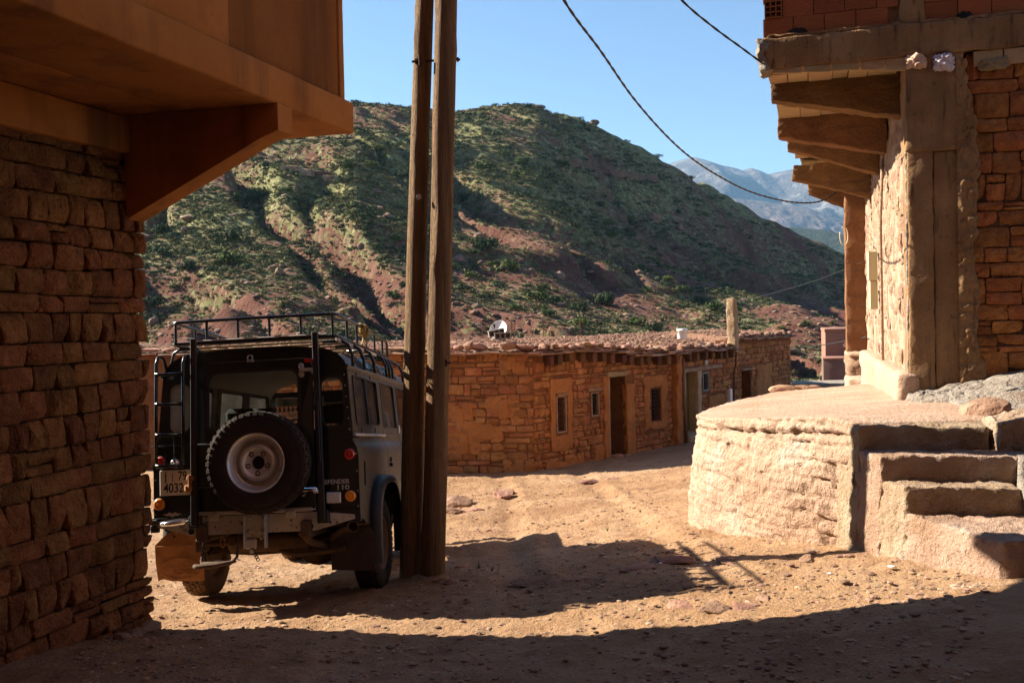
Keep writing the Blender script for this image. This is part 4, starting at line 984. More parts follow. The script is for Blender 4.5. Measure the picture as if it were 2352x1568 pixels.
# left border follows the steps, the back border the house
ax2 = ax_ + .0
lim = np.interp(ay_, [5.9, 6.7, 7.0, 7.2, 7.42, 7.6, 7.9, 8.6, 9.2, 10], [4.3, 3.9, 3.62, 3.60, 3.72, 3.70, 3.74, 3.86, 4.05, 4.12])
x_ = np.where(ax_ < 3.93, lim, lim + (ax_ - 3.9) * (6.6 - lim) / 2.7)
z_ = apron_z(x_, ay_) + .05 * fbm(x_ * 3, ay_ * 3, 0, 4, 61) + .022 * fbm(x_ * 12, ay_ * 12, 0, 3, 63)
z_[:, 0] = -2.0; z_[0, :] = -2.0
ap = fast_obj('apron', np.stack([x_, ay_, z_], 2).reshape(-1, 3), gridfaces(*x_.shape), M_greyconc, None)
tag(ap, 'sloping apron of rough pale rubble concrete between the steps and the unfinished house', 'apron')
W_, Fc = hexblock([np.array(q) for q in ((3.70, 7.58, -1.3), (4.6, 7.42, -1.3), (4.7, 7.9, -1.3), (3.74, 7.98, -1.3), (3.71, 7.59, -.86), (4.6, 7.43, -.78), (4.7, 7.9, -.72), (3.75, 7.97, -.83))], .04, .018, 5, .025, 410, .8)
o = obj('apron_curb', W_, Fc, M_step); tag(o, 'squat pale concrete block beside the right end of the top step', 'concrete block')
# the long low mound in front of the house foot
c8 = [G(-.62, .02, -1.05), G(-1.25, 1.0, -1.05), G(-.0, 1.3, -1.0), G(.03, -.1, -1.0), G(-.40, .0, -.815), G(-.95, .95, -.76), G(-.0, 1.3, -.55), G(.03, -.05, -.80)]
W_, Fc = hexblock(c8, .05, .035, 5, .06, 411, .5); o = obj('house_kerb', W_, Fc, M_greyconc); tag(o, 'low rough mortar kerb at the foot of the concrete corner post', 'kerb')
v, f_ = rock_verts(77, 3, .3, .62); P = at(2262, 940, 8.25)
v = v @ np.array(Matrix.Rotation(-.35, 3, 'Y')).T
o = obj('boulder', v * [.20, .2, .17] + P + Z * -.01, f_, M_rock, None, False); tag(o, 'rounded pink boulder set at the right end of the top step', 'boulder')

# ================================================================== POLES
M_pole = earth('pole_wood', (.21, .12, .053), (.48, .31, .15), (.34, .205, .095), scale=2.2, bump=1.0, bscale=9, rand=.06, stretch=(9, 9, .32), bdist=.035, rough=.85,
               spots=[((.27, .24, .14), 1.2, .52, .72, None, .6), ((.10, .055, .028), .6, .55, .7, None, .6)], streak=[((.035, .02, .012), 9, .60, .66, (9, 9, .05)), ((.06, .035, .02), 3, .62, .68, (5, 5, .4))])
def pole(base, top, r0, r1, seed, bow):
    n, m = 150, 40; v = []
    base = np.array(base); top = np.array(top)
    kn = [(random.Random(seed + i).uniform(0, 6.28), random.Random(seed * 3 + i).uniform(.02, .98)) for i in range(16)]
    for i in range(n):
        t = i / (n - 1); c = base * (1 - t) + top * t + np.array([bow[0], bow[1], 0]) * math.sin(math.pi * t)
        for k in range(m):
            a = 2 * math.pi * k / m
            r = r0 + (r1 - r0) * t
            r *= 1 + .05 * float(fbm(math.cos(a) * .8, math.sin(a) * .8, t * 9, 2, seed)) + .02 * float(fbm(math.cos(a) * 6, math.sin(a) * 6, t * 6, 2, seed + 3))
            for (ka, kt) in kn:
                d = ((t - kt) / .012) ** 2 + ((math.cos(a - ka) - 1) / .05) ** 2
                if d < 9: r += .008 * math.exp(-d)
            v.append(c + np.array([math.cos(a) * r, math.sin(a) * r, 0]))
    f = [(i * m + k, i * m + (k + 1) % m, (i + 1) * m + (k + 1) % m, (i + 1) * m + k) for i in range(n - 1) for k in range(m)]
    f.append(tuple(range((n - 1) * m, n * m)))
    return v, f
def pole_obj(pxb, pxt, y, r0, r1, seed, bow, lb):
    b = at(pxb[0], pxb[1], y); t = at(pxt[0], pxt[1], y + .02); d = (t - b) / (t[2] - b[2])
    base = b - d * .35; top = b + d * 7.2
    e = empty('utility_pole', b, lb, 'utility pole', 'pair of wooden poles bolted together')
    v, f = pole(base, top, r0, r1, seed, bow); obj('shaft', v, f, M_pole, e, True)
    return e, b, d
PL, pbL, pdL = pole_obj((944, 1333), (981, 0), 9.12, .107, .072, 7, (-.03, 0), 'left and darker of the two wooden poles, rising beside the parked off-roader')
PR, pbR, pdR = pole_obj((995, 1326), (1025, 0), 9.02, .109, .096, 19, (.0, .0), 'right and lighter of the two wooden poles, bolted to its neighbour')
M_iron = plain('rusty_iron', (.07, .045, .035), .7, .6, dusty=((.16, .075, .04), .4, .7, .8))
mb = MB(); a = at(946, 142, 9.07); b = at(1057, 137, 9.07); mb.tube([a, b], .011, 8); mb.tube([a + (b - a) * .07, a + (b - a) * .14], .026, 6); mb.tube([a + (b - a) * .86, a + (b - a) * .91], .026, 6); mb.tube([a + (b - a) * .93, a + (b - a) * .97], .022, 6)
mb.cbox(a + (b - a) * .83, (.02, .1, .13)); mb.cbox(a + (b - a) * .165, (.015, .09, .10))
mb.build('bolt', M_iron, PR)
mb = MB(); a = at(1020, 833, 8.97); mb.tube([a, a + np.array([.06, -.0, 0])], .010, 8); mb.cbox(a + np.array([.02, 0, 0]), (.02, .05, .06)); mb.build('bolt', M_iron, PR)
mb = MB(); a = at(962, 453, 9.01); mb.lathe([(.0, 0), (.024, 0), (.024, .006), (.019, .008), (0, .008)], a, (0, -1, 0), 18); mb.build('tag', plain('tag_metal', (.6, .58, .55), .4, .5), PL)

# cables
M_cable = plain('black_cable', (.02, .018, .016), .6)
def cable(name, P3, r, label, twist=True, mat=None):
    P3 = np.array(P3); seg = np.concatenate([[0], np.cumsum(np.linalg.norm(np.diff(P3, axis=0), axis=1))])
    t = np.linspace(0, seg[-1], max(60, int(seg[-1] * 26))); 
    # smooth with cubic Hermite
    C = []
    m_ = np.gradient(P3, seg, axis=0)
    for x in t:
        i = min(len(seg) - 2, max(0, int(np.searchsorted(seg, x) - 1))); h = seg[i + 1] - seg[i]; q = (x - seg[i]) / h
        C.append((2 * q ** 3 - 3 * q ** 2 + 1) * P3[i] + (q ** 3 - 2 * q ** 2 + q) * h * m_[i] + (-2 * q ** 3 + 3 * q ** 2) * P3[i + 1] + (q ** 3 - q ** 2) * h * m_[i + 1])
    C = np.array(C); e = empty(name, C[-1], label, 'cable')
    if twist:
        for ph in (0, math.pi):
            mb = MB(); o_ = np.stack([np.cos(t * 15 + ph) * .7, np.sin(t * 15 + ph) * .7, np.sin(t * 15 + ph)], 1) * r * .85
            mb.tube(C + o_, r, 6); mb.build('strand', mat or M_cable, e, True)
    else:
        mb = MB(); mb.tube(C, r, 6); mb.build('strand', mat or M_cable, e, True)
    return e
cable('cable', [at(1180, -230, 6.9), at(1290, -8, 8), at(1380, 118, 9.2), at(1460, 232, 10.5), at(1560, 340, 12), at(1640, 398, 13.4), at(1740, 446, 15), at(1840, 466, 16.4), at(1885, 462, 17.2), at(1922, 441, 18.1)], .0085, 'long twisted cable sagging from the top of the picture to the last concrete bracket')
cable('cable', [at(1440, -150, 8.6), at(1565, 0, 9.1), at(1640, 64, 9.6), at(1700, 108, 10.0), at(1760, 152, 10.42)], .0075, 'short twisted cable running to the outer corner of the concrete slab')
# ================================================================== LONG STONE HOUSE
class Seg:
    def __init__(s, a, b): s.a = np.array([a[0], a[1], 0.]); s.b = np.array([b[0], b[1], 0.]); s.d = s.b - s.a; s.L = np.linalg.norm(s.d); s.d = s.d / s.L; s.n = np.array([s.d[1], -s.d[0], 0.])
    def P(s, a, z, o=0.0): return s.a + s.d * a + Z * z + s.n * o
    def px(s, x, y):
        q = onplane(x, y, s.a, s.n); return float(np.dot(q - s.a, s.d)), float(q[2])
    def rect(s, x0, x1, y0, y1):
        xm, ym = (x0 + x1) / 2, (y0 + y1) / 2
        return s.px(x0, ym)[0], s.px(x1, ym)[0], s.px(xm, y1)[1], s.px(xm, y0)[1]
    def c8(s, a0, a1, z0, z1, o0, o1):
        return [s.P(a0, z0, o1), s.P(a1, z0, o1), s.P(a1, z0, o0), s.P(a0, z0, o0), s.P(a0, z1, o1), s.P(a1, z1, o1), s.P(a1, z1, o0), s.P(a0, z1, o0)]
QF = [(0, 3, 2, 1), (4, 5, 6, 7), (0, 1, 5, 4), (1, 2, 6, 5), (2, 3, 7, 6), (3, 0, 4, 7)]
S0 = Seg((-10.5, 22.0), (.37, 19.3)); S1 = Seg((.37, 19.3), (3.89, 23.3)); S2 = Seg((3.89, 23.3), (8.66, 31.0))
hs = empty('house', (.37, 19.3, -2.95), 'long low red stone house with flat gravel roof behind the parked off-roader', 'house')
zS0 = lambda a: -.54 - .105 * np.clip(a / S0.L, 0, 1)
e1 = [S1.px(1232, 815), S1.px(1290, 810), S1.px(1351, 806), S1.px(1420, 812), S1.px(1460, 817), S1.px(1550, 813)]
zS1 = lambda a: np.interp(a, [q[0] for q in e1], [q[1] for q in e1])
e2 = [S2.px(1562, 808), S2.px(1620, 806), S2.px(1678, 803)]
aBk = S2.px(1683, 800)[0]
e3 = [S2.px(1685, 781), S2.px(1750, 777), S2.px(1812, 773)]
zS2 = lambda a: np.where(np.asarray(a) < aBk, np.interp(a, [q[0] for q in e2], [q[1] for q in e2]), np.interp(a, [q[0] for q in e3], [q[1] for q in e3]))
def wall_with_holes(s, holes, zt, z0=-3.6, th=.42, name='wall', step=.6):
    ae = sorted(set([0.0, s.L] + [h[0] for h in holes] + [h[1] for h in holes] + list(np.arange(step, s.L, step))))
    mb = MB()
    for i in range(len(ae) - 1):
        a0, a1 = ae[i], ae[i + 1]
        if a1 - a0 < 1e-4: continue
        am = (a0 + a1) / 2; hh = sorted([(h[2], h[3]) for h in holes if h[0] < am < h[1]]); z = z0
        top = float(zt(am))
        for (h0, h1) in hh:
            if h0 > z: mb.add(s.c8(a0, a1, z, h0, 0, -th), QF)
            z = h1
        mb.add(s.c8(a0, a1, z, top, 0, -th), QF)
    return mb.build(name, M_core, hs)
W1 = S1.rect(1276, 1299, 908, 994); W2 = S1.rect(1356, 1374, 900, 956); D1 = S1.rect(1397, 1437, 866, 1030); W3 = S1.rect(1493, 1516, 891, 967)
D2_ = list(S2.rect(1566, 1600, 851, 1013)); W4 = S2.rect(1612, 1626, 854, 898); D3 = S2.rect(1703, 1724, 850, 925)
D1 = (D1[0], D1[1], -3.2, D1[3]); D3 = (D3[0], D3[1], -3.3, D3[3])
wall_with_holes(S0, [], zS0); wall_with_holes(S1, [W1, W2, D1, W3], zS1); wall_with_holes(S2, [tuple(D2_), W4, D3], zS2)
mb = MB()   # closed back and roof underside keep the rooms dark
back = [S0.P(0, 0, -5), S0.P(S0.L + 1.5, 0, -5), S1.P(1.0, 0, -5.2), S1.P(S1.L - .2, 0, -5), S2.P(S2.L, 0, -5)]
for i in range(len(back) - 1):
    a, b = back[i], back[i + 1]; mb.add([a + Z * -3.6, b + Z * -3.6, b + Z * -.8, a + Z * -.8], [(0, 1, 2, 3)])
a, b = S2.P(S2.L, 0, 0), back[-1]; mb.add([a + Z * -3.6, b + Z * -3.6, b + Z * -.7, a + Z * -.7], [(0, 1, 2, 3)])
a, b = S0.P(0, 0, 0), back[0]; mb.add([a + Z * -3.6, b + Z * -3.6, b + Z * -.7, a + Z * -.7], [(0, 1, 2, 3)])
for sg, a0 in ((S1, D1[1] + .35), (S1, D1[0] - .6), (S2, D3[0] - .5)):
    mb.add([sg.P(a0, -3.6, -.3), sg.P(a0, -3.6, -5), sg.P(a0, -.85, -5), sg.P(a0, -.85, -.3)], [(0, 1, 2, 3)])
mb.build('rear_wall', M_core, hs)
# stones, courses follow the ground loosely
def pad(h, p=.04, q=.02): return (h[0] - p, h[1] + p, h[2] - q, h[3] + p)
lay = []
l0 = [(q, S0) for q in course_layout(5.2, S0.L + .02, -3.2, -.66, (.07, .21), (.14, .5), 71, .03, .22, zmax=lambda a: float(zS0(a)) - .04)]
patch1 = S1.rect(1262, 1312, 868, 1035); pier = S1.rect(1543, 1556, 815, 1040); jambL = S1.rect(1384, 1396, 862, 1040); jambR = S1.rect(1437, 1456, 880, 1040); patch3 = S1.rect(1478, 1530, 862, 985)
l1 = [(q, S1) for q in course_layout(.02, S1.L, -3.2, -.66, (.07, .19), (.13, .36), 72, .04, .28, holes=[patch1, pad(W2), (jambL[0], jambR[1], -3.3, D1[3]), patch3, pier], zmax=lambda a: float(zS1(a)) - .2)]
patchB = S2.rect(1736, 1771, 836, 930); pl2 = S2.rect(1626, 1664, 905, 1000)
l2 = [(q, S2) for q in course_layout(0, S2.L + .02, -3.3, -.3, (.10, .24), (.18, .42), 73, .03, .15, holes=[(D2_[0] - .2, D2_[1] + .2, -3.5, D2_[3] + .1), pad(W4), pad(D3), (patchB[0], patchB[1], -3.5, patchB[3]), (pl2[0], pl2[1], -3.5, pl2[3])], zmax=lambda a: float(zS2(a)) - .12)]
al = l0 + l1 + l2
rr = random.Random(12)
allL = sorted(al, key=lambda t: -(t[0][1] - t[0][0]) * (t[0][3] - t[0][2]) * (1.6 if t[1] is S1 else 1) * (.0 if (t[1] is S0 and t[0][0] < 8.2) else 1))
for sg in (S0, S1, S2):
    lay_stones([q for q, s_ in allL[:292] if s_ is sg], lambda a, z, sg=sg: sg.P(a, z), sg.n, sg.d, LIB_B, M_stone_h, hs, 21, (.0, .035), .016, 999)
for sg in (S0, S1, S2):
    lay_stones([q for q, s_ in allL[292:] if s_ is sg], lambda a, z, sg=sg: sg.P(a, z), sg.n, sg.d, LIB_B, M_stone_h, hs, 22, (.0, .03), .016, 0)
# left end return wall at C
SE = Seg((8.66, 31.0), (8.66 + S2.n[0] * -5, 31 + S2.n[1] * -5))
def hrough(name, c8, mat, size=.1, amp=.012, scale=5, rnd=.02, seed=0): 
    W_, Fc = hexblock(c8, size, amp, scale, rnd, seed, .4); return obj(name, W_, Fc, mat, hs, True)
# mud render patches
for i, (sg, r_, o1) in enumerate(((S1, patch1, .045), (S1, pier, .16), (S1, jambL, .06), (S1, jambR, .05), (S1, patch3, .035), (S2, patchB, .04), (S2, pl2, .045))):
    if i == 0:
        for (a0, a1, z0, z1) in ((r_[0], W1[0] - .03, r_[2], r_[3]), (W1[1] + .03, r_[1], r_[2], r_[3]), (W1[0] - .04, W1[1] + .04, r_[2], W1[2] - .03), (W1[0] - .04, W1[1] + .04, W1[3] + .03, r_[3])):
            hrough('mud_render', sg.c8(a0, a1, z0, z1, -.05, o1), M_mud, .06, .020, 6, .02, 30 + i)
    elif i == 4:
        for (a0, a1, z0, z1) in ((r_[0], W3[0] - .02, r_[2], r_[3]), (W3[1] + .02, r_[1], r_[2], r_[3]), (W3[0] - .03, W3[1] + .03, r_[2], W3[2] - .02), (W3[0] - .03, W3[1] + .03, W3[3] + .02, r_[3])):
            hrough('mud_render', sg.c8(a0, a1, z0, z1, -.05, o1), M_mud, .06, .026, 6, .02, 50 + i)
    else: hrough('mud_render', sg.c8(r_[0], r_[1], min(r_[2], -3.1) if i not in (6,) else -3.2, r_[3], -.08, o1), M_mud, .07, .030, 5, .03, 30 + i)
for (x0, x1, y0, y1, sd_) in ((1030, 1150, 968, 1005, 1), (1030, 1098, 1000, 1045, 2), (1120, 1188, 912, 958, 3), (1160, 1224, 1060, 1090, 4), (1150, 1200, 822, 850, 5), (1030, 1080, 930, 968, 6)):
    r_ = S0.rect(x0, x1, y0, y1)
    for k in range(5):
        q = rr.uniform(-.15, .15); f1 = k / 5.
        a0 = r_[0] + (r_[1] - r_[0]) * f1; hrough('mud_smear', S0.c8(a0 - .03, a0 + (r_[1] - r_[0]) / 5 + .05, r_[2] + q * .3, r_[3] + q * .4, -.02, .03 + .008 * (k % 3)), M_mud, .07, .022, 6, .03, sd_ * 10 + k)
for k in range(14):
    a0 = rr.uniform(.2, S1.L - .3); z0 = float(ground_z(S1.P(a0, 0)[0], S1.P(a0, 0)[1])) - .05
    if D1[0] - .25 < a0 < D1[1] + .05: continue
    hrough('mud_smear', S1.c8(a0, a0 + rr.uniform(.2, .45), z0 - .1, z0 + rr.uniform(.08, .42), -.02, rr.uniform(.035, .055)), M_mud, .08, .025, 5, .04, 300 + k)
# windows
M_fw = earth('flaking_white_frame', (.34, .20, .12), (.52, .38, .28), scale=14, bump=.5, rand=0, spots=[((.3, .15, .08), 16, .56, .64, None, .9)])
M_rust = plain('rust', (.16, .06, .03), .9, .2, bump=.4)
M_bar = plain('iron_bar', (.05, .04, .04), .7, .5)
M_blueg = plain('blue_grey_paint', (.20, .25, .28), .6)
M_pane = plain('dark_glass', (.012, .012, .014), .15, spec=.6)
def window(sg, r_, fmat, bmat, nv, nh, label, fw=.035, ornate=False):
    a0, a1, z0, z1 = r_
    mb = MB()
    for (b0, b1, c0, c1) in ((a0, a0 + fw, z0, z1), (a1 - fw, a1, z0, z1), (a0 + fw, a1 - fw, z0, z0 + fw), (a0 + fw, a1 - fw, z1 - fw, z1)):
        W_, Fc = hexblock(sg.c8(b0, b1, c0, c1, -.06, .035), .12, .004, 12, .006, int(a0 * 100)); mb.add(W_, Fc)
    wn_ = mb.build('window', fmat, hs); 
    if label: wn_['label'] = label
    mb = MB()
    for i in range(1, nv + 1):
        a = a0 + (a1 - a0) * i / (nv + 1)
        if ornate:
            pts = [sg.P(a + .018 * math.sin(k * 1.5), z0 + fw + (z1 - z0 - 2 * fw) * k / 24, .0) for k in range(25)]
            mb.tube(pts, .007, 4)
        mb.tube([sg.P(a, z0 + .01, -.01), sg.P(a, z1 - .01, -.01)], .008, 4)
    for i in range(1, nh + 1):
        z = z0 + (z1 - z0) * i / (nh + 1); mb.tube([sg.P(a0 + .01, z, -.012), sg.P(a1 - .01, z, -.012)], .008, 4)
    o = mb.build('grille', bmat, wn_); o.matrix_parent_inverse = Matrix.Identity(4)
    mb = MB(); mb.add(sg.c8(a0 - .01, a1 + .01, z0 - .01, z1 + .01, -.2, -.18), QF); o = mb.build('pane', M_pane, wn_)
window(S1, W1, M_fw, M_rust, 4, 5, 'tall window with rusty ornate grille and flaking white frame', .035, True)
window(S1, W2, M_fw, M_bar, 3, 4, 'small window with white frame', .03)
window(S1, W3, M_core, M_bar, 4, 7, 'tall window with plain iron bars', .02)
window(S2, W4, M_blueg, M_bar, 3, 3, 'small window in a blue grey frame', .04)
# lintels and door parts
M_lintel = earth('pale_timber', (.34, .22, .12), (.52, .36, .22), scale=3, bump=.8, bscale=14, rand=.1, bdist=.02)
for sg, (x0, x1, y0, y1) in ((S1, (1388, 1434, 853, 865)), (S1, (1346, 1378, 890, 898)), (S2, (1562, 1652, 841, 851)), (S2, (1700, 1728, 845, 850)), (S1, (1276, 1300, 903, 908))):
    r_ = sg.rect(x0, x1, y0, y1); hrough('lintel', sg.c8(r_[0], r_[1], r_[2], r_[3], -.1, .09), M_lintel, .08, .012, 6, .03, x0)
j = S1.rect(1396, 1399, 868, 1024); hrough('door_frame', S1.c8(j[0], j[0] + .06, -3.1, j[3], -.2, .03), M_lintel, .2, .004, 4, .01, 1)
M_cr = earth('cream_plaster', (.46, .33, .2), (.62, .48, .33), scale=5, bump=.6, rand=0)
dl = S2.rect(1560, 1567, 850, 1014); dr = S2.rect(1599, 1608, 850, 1010)
hrough('door_jamb', S2.c8(dl[0] - .02, D2_[0] + .05, -3.2, D2_[3] + .03, -.3, .10), M_cr, .09, .012, 5, .02, 2)
hrough('door_jamb', S2.c8(D2_[1] - .02, D2_[1] + .22, -3.2, D2_[3] + .03, -.3, .06), M_cr, .09, .012, 5, .02, 3)
M_yel = earth('mustard_curtain', (.16, .125, .02), (.24, .19, .04), scale=3, bump=.5, rand=0, stretch=(3, 3, .3))
mb = MB(); nn = 24
for i in range(nn + 1):
    a = D2_[0] + (D2_[1] - D2_[0]) * i / nn; oo = -.2 + .02 * math.sin(i * 1.4)
    mb.v += [tuple(S2.P(a, -2.75, oo)), tuple(S2.P(a, D2_[3], oo))]
for i in range(nn): mb.f.append((2 * i, 2 * i + 2, 2 * i + 3, 2 * i + 1)); mb.m.append(0)
mb.build('curtain', M_yel, hs, True)
hrough('door_step', S2.c8(D2_[0] - .1, D2_[1] + .25, -3.2, -2.78, -.3, .25), M_cr, .1, .02, 5, .04, 4)
# drain pipe at the pier
mb = MB(); mb.tube([S1.P(S1.L - .08, -.95, .16), S1.P(S1.L - .06, -2.0, .17), S1.P(S1.L - .02, -3.0, .19)], .045, 10); mb.build('drain_pipe', plain('brown_pipe', (.2, .09, .05), .6), hs, True)
p = S2.px(1617, 832); mb = MB(); mb.lathe([(0, .05), (.05, .045), (.085, .02), (.09, 0), (0, 0)], S2.P(p[0], p[1], .04), S2.n, 16); o = mb.build('wall_lamp', plain('milk_glass', (.6, .6, .58), .4), hs, True)
# rafter ends under the eave
M_raft = earth('old_timber', (.13, .06, .035), (.24, .12, .065), scale=4, bump=.7, rand=.3)
for sg, a0, a1, st, zf in ((S0, 8.3, S0.L - .15, .42, zS0), (S1, .35, S1.L - .1, .36, zS1), (S2, .3, aBk - .1, .5, zS2)):
    a = a0
    while a < a1:
        w_ = rr.uniform(.10, .17); zt = float(zf(a)) - .03
        if sg is S0: a += st; continue
        hrough('rafter', sg.c8(a, a + w_, zt - rr.uniform(.15, .21), zt, -.3, rr.uniform(.12, .2)), M_raft, .12, .008, 6, .012, int(a * 50)); a += st * rr.uniform(.85, 1.2)
# eave flagstones (thin slabs, two loose layers)
def flag(sg, a0, a1, z, o0, o1, th, seed, name='eave_slab', mat=None):
    r = random.Random(seed); c = sg.c8(a0, a1, z, z + th, o0, o1)
    c = [q + Z * r.uniform(-.018, .018) + sg.n * r.uniform(-.03, .03) for q in c]
    W_, Fc = hexblock(c, .16, .010, 5, .012, seed, .5); return obj(name, W_, Fc, mat or M_rock, hs, True)
k = 0
for sg, a0, a1, zf in ((S0, 0, S0.L + .1, zS0), (S1, -.05, S1.L + .1, zS1), (S2, -.1, S2.L, zS2)):
    for layer in range(2 if sg is not S0 else 1):
        a = a0
        while a < a1:
            w_ = rr.uniform(.28, .62) * (1.5 if sg is S0 else 1)
            if sg is S2 and a < aBk < a + w_: w_ = max(aBk - a, .1)
            flag(sg, a, min(a + w_ - .012, a1 + .1), float(zf(min(a + w_ / 2, a1))) + .0 + layer * .04, -.35, (.24 if layer == 0 else .17) + rr.uniform(-.05, .06), rr.uniform(.028, .042), 1000 + k); k += 1
            a += w_
# roof sheet with gravel
n_ = 240
fr = []; bk = []
for i in range(n_):
    t = i / (n_ - 1) * (S0.L + S1.L + S2.L)
    if t < S0.L: sg, a, zf = S0, t, zS0
    elif t < S0.L + S1.L: sg, a, zf = S1, t - S0.L, zS1
    else: sg, a, zf = S2, t - S0.L - S1.L, zS2
    fr.append(sg.P(a, float(zf(a)) + .06, -.02)); 
fr = np.array(fr); ft = np.linspace(0, 1, n_)
bkp = fr + np.array([-.22, .97, 0]) * 6.2; bkp[:, 2] = np.interp(ft, [0, .45, .7, .86, 1], [-.47, -.48, -.49, -.50, -.50])
q = np.linspace(0, 1, 60)[:, None, None]
R_ = fr[None] * (1 - q) + bkp[None] * q; R_[:, :, 2] += .05 * np.sin(np.pi * q[:, :, 0]) 
x, y = R_[:, :, 0], R_[:, :, 1]; R_[:, :, 2] += .035 * fbm(x * 2, y * 2, 0, 3, 5) + .03 * np.abs(fbm(x * 8, y * 8, 0, 2, 6))
fast_obj('roof', R_.reshape(-1, 3), gridfaces(60, n_), M_gravel, hs)
# gravel lumps on the roof, uncountable
rs2 = np.random.RandomState(8); n = 6500
ii = rs2.uniform(0, n_ - 1.01, n); jj = rs2.uniform(0, 58.9, n); i0 = ii.astype(int); j0 = jj.astype(int)
Pp = R_[j0, i0] * (1 - (ii - i0))[:, None] + R_[j0, i0 + 1] * (ii - i0)[:, None]; Pq = R_[j0 + 1, i0]; Pp = Pp + (Pq - R_[j0, i0]) * (jj - j0)[:, None]
sc = rs2.uniform(.018, .05, n) * np.where(rs2.rand(n) < .06, 1.9, 1)
rp1 = [rock_verts(40 + i, 1, .3, .7) for i in range(4)]
g_ = merge_instances('roof_gravel', rp1, Pp + np.array([0, 0, .01]), np.stack([sc * 1.2, sc, sc * .8], 1), rs2.uniform(0, 6.3, n), rs2.randint(0, 4, n), M_rock); g_['kind'] = 'stuff'; g_.parent = hs; g_.matrix_parent_inverse = MATW[hs].inverted()
# loose rocks resting on the roof along its front edge
rlib = []
for i in range(10):
    v, f_ = rock_verts(60 + i, 2, .5, .8); v = np.clip(v, [-.8, -.75, -.62], [.8, .75, .62]) * [1.2, 1.2, 1.3]; v = v + .07 * np.stack([vnoise(v[:, 0] * 3 + i, v[:, 1] * 3, v[:, 2] * 3, k) for k in range(3)], 1); me = bpy.data.meshes.new('loose_roof_stone'); me.from_pydata([tuple(p) for p in v], [], f_); me.materials.append(M_rock); me.polygons.foreach_set('use_smooth', [False] * len(me.polygons)); rlib.append(me)
def loose_rock(sg, a, z, o, sx, sy, sz, i):
    ob = bpy.data.objects.new('loose_roof_stone', rlib[i % 10]); COL.objects.link(ob); ob.parent = hs; ob.matrix_parent_inverse = MATW[hs].inverted()
    P_ = sg.P(a, z + sz * .7, o); ang = math.atan2(sg.d[1], sg.d[0]) + rr.uniform(-.4, .4)
    ob.matrix_basis = Matrix.Translation(P_) @ Matrix.Rotation(ang, 4, 'Z') @ Matrix.Rotation(rr.uniform(-.25, .25), 4, 'X') @ Matrix.Diagonal((sx, sy, sz, 1))
i = 0
for sg, a0, a1, zf, big in ((S0, .2, S0.L - .1, zS0, 1.15), (S1, .1, S1.L, zS1, .85), (S2, 0, S2.L - .1, zS2, .8)):
    a = a0
    while a < a1:
        sx = rr.choice((.07, .1, .12, .15, .2)) * rr.uniform(.85, 1.15) * big; z_ = float(zf(a)) + .075
        loose_rock(sg, a + sx * .8, z_, .07 + rr.uniform(-.04, .04), sx, rr.uniform(.09, .13), rr.choice((.04, .06, .08, .10)) * big, i); i += 1
        if sg is not S0 and rr.random() < .5: loose_rock(sg, a + sx * .8, z_ + .02, -.18 + rr.uniform(-.06, .06), sx * .9, .1, rr.uniform(.05, .09), i); i += 1
        a += sx * 1.75
# stones at the door of the house
for i, (px, py, sz) in enumerate(((1421, 1041, .09), (1440, 1036, .07), (1400, 1046, .10), (1405, 1016, .08))):
    P_ = at(px, py, 21.2 if i < 3 else 22.0); P_[2] = float(ground_z(P_[0], P_[1])) + sz * .3
    v, f_ = rock_verts(700 + i, 2, .3, .6); o = obj('stone', v * sz * [1.5, 1, 1] + P_, f_, M_rock); tag(o, ['brown stone lying before the open doorway of the long house', 'small pink stone right of the doorway stone', 'flat stone left of the doorway threshold', 'dark lump just inside the open doorway'][i], 'stone')

# ------------------------------------------------------------------ things on and behind the roof
M_white = plain('white_enamel', (1.15, 1.14, 1.1), .45, dusty=((.5, .38, .28), .5, .75, .6))
# satellite dish
dp = at(1144, 756, 23.0); dn = np.array([-.28, -.80, .52]); dn /= np.linalg.norm(dn)
de = empty('satellite_dish', dp - Z * .35, 'white satellite dish standing on the gravel roof', 'satellite dish')
u1 = np.cross(dn, Z); u1 /= np.linalg.norm(u1); u2 = np.cross(u1, dn)
mb = MB(); m_ = 28
prof = [(0, -.05), (.08, -.048), (.15, -.04), (.20, -.028), (.235, -.012), (.245, 0), (.25, -.006), (.235, -.022), (.2, -.04), (.15, -.053), (0, -.065)]
vv = []; 
for (r_, t_) in prof:
    for k in range(m_):
        a = 2 * math.pi * k / m_; vv.append(dp + dn * t_ + u1 * math.cos(a) * r_ * .84 + u2 * math.sin(a) * r_)
ff = [(i * m_ + k, i * m_ + (k + 1) % m_, (i + 1) * m_ + (k + 1) % m_, (i + 1) * m_ + k) for i in range(len(prof) - 1) for k in range(m_)]
mb.add(vv, ff); mb.build('reflector', plain('dish_white', (1.1, 1.05, .95), .5), de, True)
mb = MB(); mb.tube([dp - u2 * .22, dp - u2 * .2 + dn * .2, dp + dn * .26 - u2 * .06], .008, 6); mb.tube([dp + dn * .22 - u2 * .07, dp + dn * .3 - u2 * .04], .022, 8); mb.build('feed_arm', M_bar, de)
mb = MB(); mb.tube([dp - dn * .06, dp - dn * .12 - Z * .15, dp - dn * .12 - Z * .5], .02, 8); mb.build('stand', M_bar, de)
